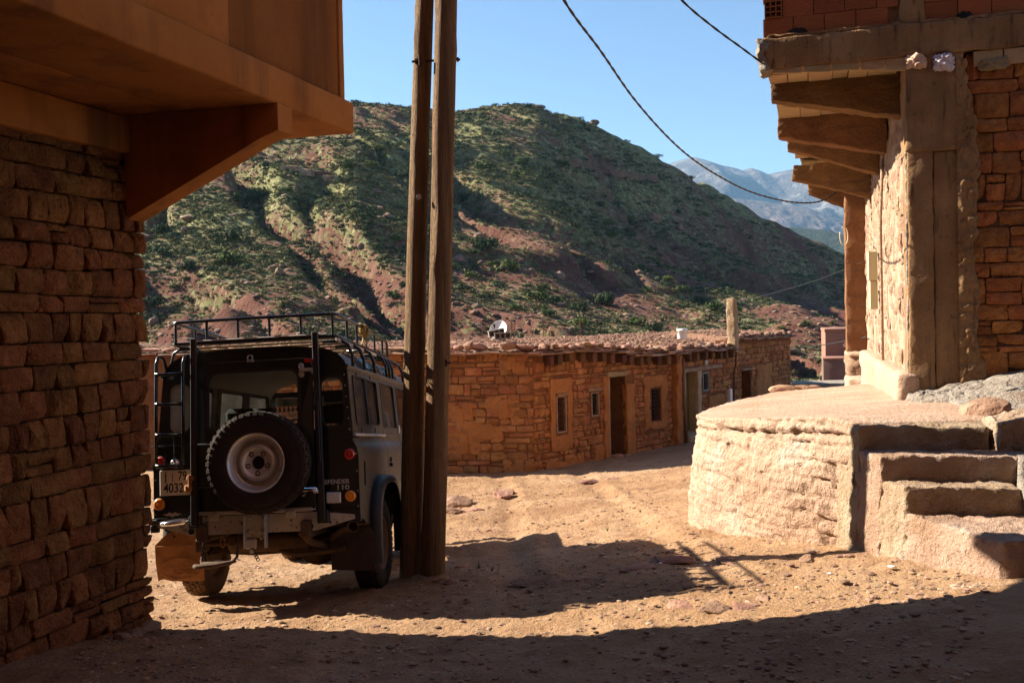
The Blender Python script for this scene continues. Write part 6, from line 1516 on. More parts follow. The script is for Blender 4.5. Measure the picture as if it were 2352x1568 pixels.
# --- sides
def arch(y0, r, zb, n=14, z=.43):
    return [(y0 + r * math.cos(a), max(zb, z + r * .98 * math.sin(a))) for a in np.linspace(math.pi + .15, -.15, n)]
for sgn in (1, -1):
    f = fs(sgn)
    ar = [(.44, .60), (.45, .72), (.50, .86), (.60, .925), (.78, .95), (1.0, .945), (1.17, .90), (1.28, .80), (1.33, .66)]
    lower = [(0, .70), (.02, .69), (.33, .60)] + ar[:8] + [(1.30, .78), (1.245, .86)][0:0] + [(1.235, .86)][0:0]
    # rear wing (behind the rear door)
    wing = [(0, .70), (.34, .60)] + ar[:7] + [(1.235, .86), (1.235, 1.20), (0, 1.20)]
    mb = MB(); 
    slit = rrect(.20, .262, .93, 1.14, .03) if sgn > 0 else rrect(.20, .262, .93, 1.14, .03)
    panel(mb, wing, [slit], f, .015)
    C_(mb, 'rear_wing', M_side if sgn > 0 else M_body)
    mb = MB(); panel(mb, slit, [], lambda p, q, o, g=f: g(p, q, o + .02), .004); C_(mb, 'air_vent', M_int)
    # door skins
    for (y0, y1, nm) in ((1.245, 2.05, 'rear_side_door'), (2.06, 2.92, 'front_side_door')):
        bot = [(y0, .86), (1.30, .80), (1.335, .62)] if y0 < 1.5 else [(y0, .62)]
        mb = MB(); panel(mb, bot + [(y1, .62), (y1, 1.20), (y0, 1.20)], [], f, .03)
        ys2 = [y0, y1]; zz = [1.20, 1.225, 1.25, 1.27, 1.285, 1.30, 1.345, 1.37]
        mb.add([f(y, z, 0) for z in zz for y in ys2], [tuple(q) for q in gridfaces(len(zz), 2)])
        d = C_(mb, nm, M_side if sgn > 0 else M_body, None, False, 30)
        uo = [(y0, 1.372), (y1, 1.372), (y1 - (.16 if y1 > 2.5 else 0), 1.90), (y0, 1.90)]
        wh = rrect(y0 + .07, y1 - .09, 1.425, 1.855, .035)
        if y1 > 2.5: wh = [(min(p, y1 - .09 - (q - 1.42) * .30), q) for p, q in wh]
        mb = MB(); panel(mb, uo, [wh], f, .03); C_(mb, 'window_frame', M_side if sgn > 0 else M_body, d)
        mb = MB(); rim_frame(mb, wh, f, .02, .006, .01); C_(mb, 'window_seal', M_blackp, d)
        mb = MB(); panel(mb, wh, [], lambda p, q, o, g=f: g(p, q, o + .012), .004); C_(mb, 'glass', M_glass2 if y0 < 1.5 and sgn > 0 else M_glass, d)
        mb = MB(); hx_ = sgn * (hw(1.08) + .014); mb.cbox((hx_, y0 + .13, 1.08), (.03, .12, .035), .008); mb.lathe([(0, .02), (.02, .018), (.024, 0)], (sgn * hw(1.15), y0 + .11, 1.13), (sgn, 0, 0), 10); C_(mb, 'handle', M_blackp, d)
        mb = MB()
        for z in (1.42, .80): mb.cbox((sgn * (hw(z) + .008), y1 - .02, z), (.02, .05, .085), .005)
        C_(mb, 'hinge', M_galv, d)
    # shoulder and waist strip of the rear wing, upper side with sliding window
    zz = [1.20, 1.225, 1.25, 1.27, 1.285, 1.30, 1.34]
    mb = MB(); mb.add([f(y, z, 0) for z in zz for y in (0, .6, 1.235)], [tuple(q) for q in gridfaces(len(zz), 3)]); C_(mb, 'shoulder', M_side if sgn > 0 else M_body, None, True)
    mb = MB(); mb.cbox((sgn * .832, .62, 1.352), (.03, 1.24, .024), .006); C_(mb, 'waist_strip', M_galv)
    wh = rrect(.19, 1.13, 1.44, 1.85, .05)
    mb = MB(); panel(mb, [(0.0, 1.366), (1.238, 1.366), (1.238, 1.90), (.028, 1.90)], [wh], f, .02); C_(mb, 'upper_side', M_side if sgn > 0 else M_body)
    mb = MB(); rim_frame(mb, wh, f, .03, .010, .01); p0 = (.655, 1.45); mb.cbox((sgn * (hw(1.64) - .002), .655, 1.645), (.022, .022, .40), .004, np.array(Matrix.Rotation(-sgn * .091, 3, 'Y'))); w_ = C_(mb, 'sliding_window', M_blackp)
    mb = MB(); panel(mb, wh, [], lambda p, q, o, g=f: g(p, q, o + .012), .004); C_(mb, 'glass', M_glass2 if sgn > 0 else M_glass, w_)
    mb = MB()
    for y in (.35, .9):
        for z in (1.395, 1.875): mb.cbox((sgn * (hw(z) + .003), y, z), (.008, .012, .04), .002)
    for y in np.arange(.08, 2.7, .2): mb.lathe([(0, .004), (.006, .003), (.007, 0)], (sgn * hw(1.885), y, 1.885), (sgn, 0, 0), 6); mb.lathe([(0, .004), (.006, .003), (.007, 0)], (sgn * hw(1.385), y, 1.385), (sgn, 0, 0), 6)
    C_(mb, 'rivet', M_blackp)
    # front wing, sill
    fa = [(3.15, .62), (3.22, .80), (3.36, .92), (3.67, .96), (3.98, .92), (4.12, .80), (4.16, .66)]
    mb = MB(); panel(mb, [(2.93, .62)] + fa + [(4.25, .70), (4.25, 1.13), (2.93, 1.17)], [], f, .02); zz = [1.17, 1.2, 1.215]
    mb.add([(sgn * .872, 2.93, 1.17), (sgn * .872, 4.25, 1.13), (sgn * .85, 4.25, 1.16), (sgn * .85, 2.93, 1.205), (sgn * .62, 4.25, 1.17), (sgn * .62, 2.93, 1.215)], [(0, 1, 2, 3), (3, 2, 4, 5)])
    C_(mb, 'front_wing', M_side)
    mb = MB(); mb.cbox((sgn * .84, 2.1, .59), (.05, 1.6, .07), .01); C_(mb, 'sill', M_side)
    # black flared arch
    mb = MB(); n = 26; cy, cz = .88, .44
    prof = [(.0, 0.012), (.03, .02), (.085, .012), (.10, -.02), (.095, -.05)]
    ring = []
    for i in range(n):
        a = math.pi * 1.06 - (math.pi * 1.12) * i / (n - 1)
        base = np.array([cy + .50 * math.copysign(abs(math.cos(a)) ** .72, math.cos(a)), cz + .54 * math.copysign(abs(math.sin(a)) ** .72, math.sin(a))])
        d = (base - np.array([cy, cz])); d /= np.linalg.norm(d)
        ring.append([f(base[0] + d[0] * r_, base[1] + d[1] * r_, 0) + np.array([sgn * o_, 0, 0]) for (o_, r_) in prof])
    vv = [p for rg in ring for p in rg]; k = len(prof)
    mb.add(vv, [tuple(q) for q in gridfaces(n, k)]); C_(mb, 'arch_flare', M_blackp, None, True)
    # inner wheel housing
    mb = MB(); vv = []; 
    for i in range(14):
        a = math.pi * i / 13
        for x in (.84, .45): vv.append((sgn * x, .88 + .47 * math.cos(a), .46 + .50 * math.sin(a)))
    mb.add(vv, [tuple(q) for q in gridfaces(14, 2)]); C_(mb, 'wheel_housing', M_int, None, True)
    # gutter
    mb = MB(); mb.tube([(sgn * .783, -.005, 1.918), (sgn * .783, 1.2, 1.918), (sgn * .783, 2.72, 1.905)], .015, 6); mb.cbox((sgn * .777, 1.36, 1.905), (.02, 2.72, .03), .004); C_(mb, 'gutter', M_side if sgn > 0 else M_body)
    # mirror
    mb = MB(); mb.tube([(sgn * .85, 2.84, 1.40), (sgn * 1.0, 2.86, 1.42), (sgn * 1.06, 2.86, 1.5)], .012, 6); mb.cbox((sgn * 1.08, 2.85, 1.56), (.13, .05, .22), .02); C_(mb, 'mirror', M_blackp)
# --- roof: curved, with side lights
mb = MB(); xs_ = [(-.775, 1.92), (-.75, 1.975), (-.70, 2.03), (-.62, 2.07), (-.5, 2.092), (-.3, 2.108), (0, 2.115), (.3, 2.108), (.5, 2.092), (.62, 2.07), (.70, 2.03), (.75, 1.975), (.775, 1.92)]
ysr = [.03, .04, .7, 1.4, 2.1, 2.66, 2.76]
vv = [(x, y, z - (0 if y < 2.7 else .05) - .012 * (abs(y - 1.4) / 1.4) ** 2) for y in ysr for x, z in xs_]
mb.add(vv, [tuple(q) for q in gridfaces(len(ysr), len(xs_))])
vv2 = [(x * .97, y, z - .03) for x, y, z in vv]; mb.add(vv2, [tuple(q)[::-1] for q in gridfaces(len(ysr), len(xs_))])
C_(mb, 'roof', M_roofp, None, True, 60)
mb = MB(); vv3 = [(x * .95, y, z - .05) for x, y, z in vv]; mb.add(vv3, [tuple(q) for q in gridfaces(len(ysr), len(xs_))]); C_(mb, 'head_lining', M_headl, None, True)
for sgn in (1, -1):
    for (y0, y1) in ((.75, 1.35), (1.5, 2.1)):
        mb = MB(); vv = []
        for y in (y0, y0 + .03, y1 - .03, y1):
            for (x, z) in ((.764, 1.945), (.748, 1.98), (.705, 2.027), (.66, 2.056)):
                e = .012 if y0 < y < y1 else .002
                vv.append((sgn * (x + e), y, z + e))
        mb.add(vv, [tuple(q) for q in gridfaces(4, 4)]); C_(mb, 'roof_light', M_pane, None, True)
    mb = MB()
    for y in (.52, .62, 1.42, 2.2): mb.tube([(sgn * (x + .004), y, z + .004) for x, z in xs_[9:]] if sgn > 0 else [(-(x + .004), y, z + .004) for x, z in xs_[9:]], .010, 5)
    C_(mb, 'roof_rib', M_roofp)
# --- front end
mb = MB(); vv = [(-.62, 2.95, 1.24), (.62, 2.95, 1.24), (.62, 4.22, 1.19), (-.62, 4.22, 1.19), (-.62, 4.25, .75), (.62, 4.25, .75)]; mb.add(vv, [(0, 1, 2, 3), (3, 2, 5, 4)]); mb.cbox((0, 3.6, 1.235), (1.1, 1.2, .03), .01); C_(mb, 'bonnet', M_body)
mb = MB(); mb.cbox((0, 4.40, .66), (1.7, .12, .15), .015); C_(mb, 'front_bumper', M_body)
mb = MB(); mb.box((0, 2.93, .95), (1.7, .03, .6)); C_(mb, 'bulkhead', M_body)
wo_ = [(-.80, 1.26), (.80, 1.26), (.74, 1.90), (-.74, 1.90)]; wsh = [rrect(-.74, -.03, 1.33, 1.84, .04), rrect(.03, .74, 1.33, 1.84, .04)]; wsh = [[(p * (1 - (q - 1.33) * .10), q) for p, q in h_] for h_ in wsh]
ff_ = lambda p, q, o: (p, 2.95 - (q - 1.26) * .30 + o, q)
mb = MB(); panel(mb, wo_, wsh, ff_, .04); ws = C_(mb, 'windscreen_frame', M_body)
for h_ in wsh:
    mb = MB(); panel(mb, h_, [], lambda p, q, o: ff_(p, q, o + .015), .004); C_(mb, 'glass', M_glass, ws)
# --- inside
mb = MB(); mb.box((0, 1.5, .72), (1.66, 2.9, .02)); C_(mb, 'floor', M_int)
for (sx, y, hgt) in ((-.52, 2.05, 1.50), (.50, 2.05, 1.50), (0, 2.05, 1.46), (-.45, 1.25, 1.47), (.45, 1.25, 1.47), (0, 1.25, 1.44)):
    mb = MB(); wd = .46 if sx else .34
    mb.cbox((sx, y + .05, 1.0), (wd, .46, .18), .05)
    Rb = np.array(Matrix.Rotation(.18, 3, 'X')); mb.cbox((sx, y - .22, (1.05 + hgt) / 2), (wd, .13, hgt - 1.05), .055, Rb)
    if sx: mb.cbox((sx, y - .28, hgt + .10), (.28, .09, .18), .04, Rb); mb.tube([(sx - .06, y - .28, hgt - .03), (sx - .06, y - .28, hgt + .06)], .007, 5); mb.tube([(sx + .06, y - .28, hgt - .03), (sx + .06, y - .28, hgt + .06)], .007, 5)
    C_(mb, 'seat', M_seat, None, True, 40)
for sx in (1, -1):
    mb = MB(); mb.cbox((sx * .60, .6, 1.12), (.36, 1.0, .12), .04); mb.cbox((sx * .76, .6, 1.30), (.09, 1.0, .26), .03); C_(mb, 'bench_seat', M_seat, None, True, 40)
mb = MB(); mb.cbox((0, 2.78, 1.28), (1.5, .3, .16), .05); mb.lathe([(.19, -.012), (.2, 0), (.19, .012), (.18, 0)], (-.42, 2.55, 1.42), (0, -.9, .4), 28, True); C_(mb, 'dashboard', M_seat, None, True, 40)
mb = MB(); mb.cbox((.02, 2.62, 1.80), (.24, .03, .075), .02); mb.tube([(.02, 2.62, 1.8), (.02, 2.66, 1.88)], .008, 5); C_(mb, 'inside_mirror', M_blackp, None)
# tasselled curtain strip along the windscreen top
mb = MB(); nn = 60; vv = []
for i in range(nn + 1):
    x = -.70 + 1.40 * i / nn; vv += [(x, 2.66 + .01 * math.sin(i * .9), 1.83), (x, 2.645 + .012 * math.sin(i * .9), 1.745)]
mb.add(vv, [(2 * i, 2 * i + 2, 2 * i + 3, 2 * i + 1) for i in range(nn)]); cu = C_(mb, 'curtain', M_curt, None, True)
mb = MB()
for i in range(30):
    x = -.69 + 1.38 * i / 29
    mb.tube([(x - .02, 2.64, 1.745), (x, 2.64, 1.733), (x + .02, 2.64, 1.745)], .0035, 4); mb.lathe([(0, .005), (.004, 0), (.009, -.004), (.007, -.014), (.014, -.045), (0, -.045)], (x, 2.64, 1.733), (0, 0, 1), 7)
C_(mb, 'tassels', M_seat, cu)
# --- lamps, badge, plate
def lamp(x, z, r, mat, nm='tail_light', dep=.03, label=None):
    y = 0; mb = MB(); mb.lathe([(r * 1.14, 0), (r * 1.14, .014), (r * 1.02, .018)], (x, y, z), (0, -1, 0), 24); o = C_(mb, nm, M_blackp, None, True, 40, label)
    mb = MB(); mb.lathe([(r * 1.02, .012), (r, .022), (r * .86, .034), (r * .62, .040), (r * .58, .037), (r * .3, .043), (0, .045)], (x, y, z), (0, -1, 0), 24); C_(mb, 'lens', mat, o, True)
lamp(.785, 1.198, .046, M_red, label='red tail light on the right'); lamp(.785, .862, .045, M_amb, label='amber indicator on the right'); lamp(-.785, 1.20, .046, M_red, label='red tail light behind the ladder'); lamp(-.80, .862, .047, M_amb, label='amber indicator below the number plate')
mb = MB(); mb.cbox((.652, -.014, .855), (.135, .03, .10), .008); o = C_(mb, 'reversing_light', M_blackp); mb = MB(); mb.cbox((.652, -.034, .855), (.118, .018, .086), .008); C_(mb, 'lens', M_clear, o)
mb = MB(); mb.lathe([(.0, .035), (.03, .03), (.045, .012), (.047, 0)], (-.67, -.0, 1.185), (0, -1, 0), 16); mb.cbox((-.66, -.02, 1.165), (.11, .03, .03), .01); C_(mb, 'plate_lamp', M_chrome, None, True)
mb = MB(); mb.cbox((.49, -.03, 1.975), (.10, .012, .035), .004); C_(mb, 'reflector', M_red)
# number plate
mb = MB(); mb.cbox((-.66, -.03, 1.033), (.255, .008, .205), .003); mb.cbox((-.66, -.015, 1.033), (.24, .03, .18), .003); plo = C_(mb, 'number_plate', M_plate, label='white number plate reading j | 79 / 4032')
def text(body, size, x, z, y, mat, parent, ext=.0015, sx=1.0, bold=.0, R=None, name='lettering', align='LEFT', M=None):
    cu_ = bpy.data.curves.new(name, 'FONT'); cu_.body = body; cu_.size = size; cu_.extrude = ext; cu_.offset = bold; cu_.align_x = align; cu_.materials.append(mat)
    tmp = bpy.data.objects.new(name, cu_); COL.objects.link(tmp)
    dg = bpy.context.evaluated_depsgraph_get(); me = bpy.data.meshes.new_from_object(tmp.evaluated_get(dg)); bpy.data.objects.remove(tmp)
    o = bpy.data.objects.new(name, me); COL.objects.link(o); o.parent = parent; o.matrix_parent_inverse = Matrix.Identity(4)
    if not me.materials: me.materials.append(mat)
    o.matrix_basis = M if M is not None else (Matrix.Translation((x, y, z)) @ Matrix.Rotation(math.radians(90), 4, 'X') @ Matrix.Diagonal((sx, 1, 1, 1)))
    return o
text('j', .098, -.745, 1.058, -.0345, M_ink, plo, sx=.8, bold=.001); text('|', .072, -.685, 1.061, -.0345, M_ink, plo, sx=.6); text('79', .105, -.635, 1.051, -.0345, M_ink, plo, sx=.72, bold=.001); text('4032', .105, -.755, .956, -.0345, M_ink, plo, sx=.80, bold=.001)
M_badge = plain('badge_silver', (.75, .75, .77), .45, .2)
text('DEFENDER', .050, .535, .965, -.003, M_badge, car, sx=1.0, bold=.0012, name='badge'); text('110', .055, .665, .915, -.003, M_badge, car, sx=1.35, bold=.0014, name='badge')
# white scuff
mb = MB(); panel(mb, [(-.70 + .07 * math.cos(a) * (1 + .2 * math.sin(a * 5)), .775 + .016 * math.sin(a) * (1 + .4 * math.sin(a * 7))) for a in np.linspace(0, 6.2, 24)], [], lambda p, q, o: (p, -.0015 + o, q), .0012); C_(mb, 'scraped_paint', M_plate)
# --- crossmember, tow bracket, posts, ladder, step
mb = MB(); pr = [(-.83, .725), (-.83, .68), (-.54, .60), (.49, .60), (.82, .68), (.82, .715), (.53, .748), (-.50, .748)]
mb.prism(pr, -.03, .07, lambda p, q, a: (p, a, q)); cr_ = C_(mb, 'crossmember', M_galv)
mb = MB()
for (x, z, r_) in ((-.53, .635, .026), (.455, .635, .026), (-.40, .70, .008), (-.33, .66, .007), (.30, .69, .008), (.40, .62, .008), (.62, .66, .010), (.56, .61, .010), (-.74, .65, .010), (-.67, .60, .009), (.34, .63, .006), (-.2, .7, .006)): mb.lathe([(0, .0), (r_, .0), (r_, .0025)], (x, -.0305, z), (0, -1, 0), 12)
C_(mb, 'hole_shade_disc', M_int, cr_)  # dark discs laid on the face paint the shade of bolt holes
mb = MB(); mb.cbox((.01, -.04, .772), (.94, .02, .03), .004); sp_ = C_(mb, 'door_sill', M_galv)
for x in (-.335, .30):
    mb = MB(); mb.cbox((x, -.055, .742), (.085, .014, .055), .004)
    for dx in (-.022, .022): mb.lathe([(0, .008), (.010, .007), (.012, 0)], (x + dx, -.06, .752), (0, -1, 0), 8)
    C_(mb, 'clamp', M_galv)
mb = MB(); mb.cbox((-.0 + .02, -.07, .66), (.165, .012, .19), .003)
for sx in (-.065, .105): mb.cbox((sx, -.085, .615), (.010, .07, .26), .002)
for (x, z) in ((-.025, .725), (.065, .725), (-.025, .62), (.065, .62), (.065, .56)): mb.lathe([(0, .014), (.011, .013), (.014, 0)], (x, -.076, z), (0, -1, 0), 8)
mb.cbox((-.02, -.085, .52), (.10, .03, .08), .01); mb.lathe([(0, .03), (.02, .03), (.02, 0)], (-.01, -.09, .475), (0, 0, -1), 8); C_(mb, 'tow_bracket', M_galv)
mb = MB()
for i in range(5): mb.tube([(-.0 + .012 * math.cos(a) + .01 * i, -.10, .47 - .018 * i + .015 * math.sin(a)) for a in np.linspace(0, 6.28, 9)], .004, 4, False)
C_(mb, 'chain', M_under)
for (xb, xt, nm) in ((-.478, -.466, 'rack_post'), (.575, .548, 'rack_post')):
    mb = MB(); a = np.array([xb, -.10, .68]); b = np.array([xt, -.085, 2.20])
    d = b - a; L_ = np.linalg.norm(d); d /= L_; r_ = np.cross([0, 1., 0], d); r_ /= np.linalg.norm(r_); Rm = np.stack([r_, np.cross(d, r_), d], 1)
    mb.cbox((a + b) / 2, (.048, .035, L_), .004, Rm); mb.cbox(a + Rm @ [0, .03, .03], (.09, .06, .10), .004, Rm)
    if xb > 0: mb.cbox((a + b) / 2 + Rm @ [.0, -.022, -.05], (.02, .012, .5), .003, Rm)
    C_(mb, nm, M_blackp)
# ladder
for x, in ((-.778,), (-.552,)):
    mb = MB(); mb.tube([(x, -.12, 1.17), (x + .004, -.125, 1.6), (x + .008, -.12, 2.0), (x + .012, -.095, 2.055), (x + .02, -.05, 2.07), (x + .03, -.005, 2.04), (x + .04, .01, 1.93)], .0145, 9)
    if x < -.7: lad = C_(mb, 'ladder', M_tube, None, True, label='black tube ladder on the left of the tailgate')
    else: C_(mb, 'rail', M_tube, lad, True)
for z in (1.915, 1.67, 1.42, 1.17):
    mb = MB(); mb.tube([(-.775, -.122, z), (-.73, -.122, z), (-.60, -.122, z), (-.552, -.122, z)], [.022, .013, .013, .022], 8); C_(mb, 'rung', M_tube, lad, True)
mb = MB()
for x in (-.70, -.625): mb.tube([(x, -.122, 1.415), (x, -.122, 1.175)], .005, 6)
C_(mb, 'guard_bar', M_tube, lad)
# chrome bumperette at left
mb = MB(); mb.tube([(-.77, -.045, .705), (-.75, -.085, .705), (-.67, -.10, .71), (-.57, -.09, .718), (-.53, -.05, .72)], [.012, .02, .022, .02, .012], 10); C_(mb, 'corner_bumper', M_chrome, None, True, label='bright chrome bar end at the left corner')
mb = MB(); mb.cbox((-.835, -.03, .72), (.07, .08, .045), .006); mb.cbox((-.84, -.01, .665), (.06, .06, .06), .006); mb.cbox((.845, -.01, .685), (.05, .04, .06), .004); o = C_(mb, 'corner_bracket', M_blackp); o['kind'] = 'stuff'
# folding step
mb = MB(); mb.tube([(-.40, .02, .60), (-.395, -.10, .58), (-.39, -.14, .49), (-.395, -.17, .41), (-.38, -.21, .385), (-.25, -.22, .39), (-.13, -.21, .40), (-.105, -.17, .43), (-.11, -.13, .50), (-.115, -.08, .58), (-.115, .02, .60)], .012, 8); mb.cbox((-.25, -.18, .393), (.26, .10, .02), .008); C_(mb, 'step', M_under, None, True, 40)
mb = MB(); mb.tube([(-.435, -.225, .375), (-.40, -.24, .372), (-.25, -.245, .378), (-.13, -.225, .39)], [.016, .02, .018, .012], 8); C_(mb, 'step_edge', M_under, None, True)
mb = MB(); mb.tube([(-.26 + .016 * math.cos(a), -.06, .54 + .04 * math.sin(a)) for a in np.linspace(0, 6.28, 14)], .007, 6, False); C_(mb, 'tow_ring', M_flap)
# mud flaps
r = random.Random(5)
pl_ = [(-.55, .20)] + [(-.55 - .038 * i, .195 + r.uniform(-.012, .012) + .02 * (i > 6)) for i in range(1, 11)] + [(-.945, .21), (-.957, .36), (-.955, .51), (-.88, .58), (-.80, .63), (-.79, .66), (-.56, .64), (-.54, .56)]
mb = MB(); panel(mb, pl_, [], lambda p, q, o: (p, .26 + .02 * math.sin(q * 9) + o, q), .012); fl = C_(mb, 'mud_flap', M_flap, label='orange muddy flap with a faint oval emblem, left')
mb = MB(); el_ = [(-.745 + .175 * math.cos(a), .31 + .085 * math.sin(a)) for a in np.linspace(0, 6.2832, 33)[:-1]]; rim_frame(mb, el_, lambda p, q, o: (p, .258 + .02 * math.sin(q * 9) + o, q), .008, .004, .0); mb.cbox((-.75, .254 + .02 * math.sin(.5 * 9), .50), (.40, .008, .008), .002); C_(mb, 'emblem', M_flap, fl)
for bd, x0, z0 in (('LAND', -.84, .32), ('ROVER', -.815, .26)):
    text(bd, .055, x0, z0, .256 + .02 * math.sin(.29 * 9), M_flap, fl, .002, 1.15, .001, name='emblem_letters')
mb = MB(); panel(mb, [(.515, .235), (.885, .215), (.89, .51), (.85, .60), (.515, .55)], [], lambda p, q, o: (p, .36 + .015 * math.sin(q * 8) + o, q), .012); C_(mb, 'mud_flap', M_flapd, label='dark muddy flap in front of the right wheel')
mb = MB(); mb.cbox((.70, .30, .62), (.30, .10, .03), .01); mb.cbox((-.62, .24, .645), (.30, .10, .03), .01); C_(mb, 'flap_bracket', M_under)
# exhaust, silencer, axle, springs, tank
mb = MB(); mb.tube([(-.1, .55, .50), (.30, .50, .49), (.52, .38, .50), (.66, .22, .58), (.78, .08, .615), (.80, -.02, .62)], [.026, .026, .026, .03, .034, .04], 12, False); mb.lathe([(.045, 0), (.047, .02), (.04, .02), (.036, -.06), (0, -.1)], (.80, -.02, .62), (.1, -1, 0), 18); C_(mb, 'exhaust', M_under, None, True)
mb = MB(); mb.tube([(-.35, .34, .50), (-.33, .34, .50), (.35, .34, .49), (.37, .34, .49)], [.05, .085, .085, .05], 16); mb.tube([(.10, .30, .42), (.22, .26, .39), (.5, .25, .40), (.66, .28, .42)], .02, 8); C_(mb, 'silencer', M_under, None, True, 50)
mb = MB(); mb.tube([(-.70, .88, .405), (.70, .88, .405)], .045, 12); mb.lathe([(0, -.16), (.09, -.15), (.16, -.08), (.175, 0), (.15, .1), (.06, .2), (0, .22)], (.27, .88, .40), (0, 1, 0), 20); C_(mb, 'rear_axle', M_under, None, True)
mb = MB(); mb.cbox((-.43, 2.0, .62), (.08, 4.2, .14), .01); mb.cbox((.43, 2.0, .62), (.08, 4.2, .14), .01)
for sx in (-.5, .5): 
    mb.tube([(sx + .06 * math.cos(a), .88 + .06 * math.sin(a), .44 + .030 * a / 6.283 * 1.6) for a in np.linspace(0, 6.283 * 5, 60)], .01, 5)
mb.cbox((-.47, .05, .52), (.05, .2, .12), .01); mb.cbox((-.2, .0, .54), (.06, .1, .08), .01); mb.cbox((-.32, -.02, .525), (.34, .04, .03), .008)
mb.tube([(.36, -.0, .60), (.42, .1, .50), (.46, .5, .42)], .03, 8); mb.tube([(-.62, .86, .38), (-.3, .80, .36), (.62, .84, .38)], .018, 8); mb.cbox((.0, 2.2, .5), (.5, .7, .16), .04); mb.tube([(.1, 1.0, .42), (.05, 2.0, .5)], .035, 10)
C_(mb, 'chassis', M_under, None, True, 35)
mb = MB(); mb.tube([(-.70, 3.67, .405), (.70, 3.67, .405)], .045, 10); mb.lathe([(0, -.15), (.15, -.08), (.165, 0), (.1, .12), (0, .16)], (.25, 3.67, .40), (0, 1, 0), 16); mb.cbox((0, 3.9, .62), (.5, .5, .2), .03); C_(mb, 'front_axle', M_under, None, True)
# --- roof rack (a load carrier fixed to the car: a part)
RX0, RX1, RZ, RT, RL = -.69, .70, 2.172, 2.355, 2.15
def rk(x, y, z): return (x, y + .02, z)
mb = MB(); c = .05
loop = [rk(RX0 + c, 0, RZ), rk(RX1 - c, 0, RZ), rk(RX1 - .012, .012, RZ), rk(RX1, c, RZ), rk(RX1, RL, RZ), rk(RX0, RL, RZ), rk(RX0, c, RZ), rk(RX0 + .012, .012, RZ), rk(RX0 + c, 0, RZ)]
mb.tube(loop, .015, 8, False); rack = C_(mb, 'roof_rack', M_tube, None, True, label='black roof rack with a high rail at the back')
mb = MB(); lt = [rk(RX0, RL - .05, RT - .02), rk(RX0, 1.0, RT), rk(RX0, c, RT), rk(RX0 + .012, .012, RT), rk(RX0 + c, 0, RT), rk(0, 0, RT + .004), rk(RX1 - c, 0, RT), rk(RX1 - .012, .012, RT), rk(RX1, c, RT), rk(RX1, 1.0, RT), rk(RX1, RL - .06, RT - .02), rk(RX1, RL - .01, RT - .05), rk(RX1, RL, RZ)]
mb.tube(lt, .0145, 9); C_(mb, 'top_rail', M_tube, rack, True)
posts = [(x, 0) for x in np.linspace(RX0 + .03, RX1 - .03, 6)] + [(RX1, y) for y in (.38, .76, 1.14, 1.52, 1.9)] + [(RX0, y) for y in (.5, 1.1, 1.7)]
for (x, y) in posts:
    mb = MB(); mb.tube([rk(x, y, RZ), rk(x, y, RZ + .02), rk(x, y, RT - .02), rk(x, y, RT)], [.017, .012, .012, .015], 7); C_(mb, 'upright', M_tube, rack, True)
mb = MB()
for i in range(9): 
    y = .16 + i * .24; mb.cbox(((RX0 + RX1) / 2, y, RZ + .004), (RX1 - RX0 - .03, .09, .012), .003)
C_(mb, 'slats', M_lintel, rack)
mb = MB(); mb.cbox(((RX0 + RX1) / 2 + .06, .025, RZ + .016), (1.1, .055, .012), .004); mb.cbox((RX1 - .005, 1.1, RZ - .012), (.018, 2.1, .055), .004); C_(mb, 'floor_edge', M_galv, rack)
for y in (.18, .62, 1.06, 1.62, 1.78, 1.94, 2.5):
    for sgn in (1, -1):
        ex = RX1 if sgn > 0 else -RX0
        y2 = min(y, RL); mb = MB(); mb.tube([(sgn * (ex - .16), y2, RZ - .03), (sgn * (ex + .0), y2, RZ - .025), (sgn * (ex + .055), y, RZ - .06), (sgn * (ex + .09 if sgn > 0 else .765), y, RZ - .15), (sgn * .795, y, 1.93)], .015, 8); C_(mb, 'rack_leg', M_tube, rack, True)
# rope tied to the rail
rp_ = CM @ Vector((RX1, 1.02, RT - .03)); 
M_rope = earth('yellow_rope', (.42, .28, .09), (.66, .50, .22), scale=20, bump=.6, rand=0)
re_ = empty('rope', rp_, 'knotted yellow rope tied round the rail of the roof rack', 'rope')
r = random.Random(9); mb = MB()
for k in range(5):
    c0 = np.array([r.uniform(-.02, .02), -.05 + k * .022, r.uniform(-.01, .01)]); mb.tube([np.array(CM @ Vector((RX1 + c0[0] + .035 * math.cos(a), 1.02 + c0[1] + .01 * math.sin(a * 2), RT - .025 + c0[2] + .05 * math.sin(a)))) for a in np.linspace(0, 6.28, 16)], .011, 6, False)
mb.build('knot', M_rope, re_, True); mb = MB()
for k in range(6):
    dx, dy = r.uniform(-.03, .05), r.uniform(-.08, .05)
    mb.tube([np.array(CM @ Vector((RX1 + .02 + dx * t, 1.0 + dy * t, RT - .04 - .13 * t - .02 * math.sin(t * 3)))) for t in np.linspace(0, 1, 6)], .006, 5)
mb.build('frayed_end', M_rope, re_, True)
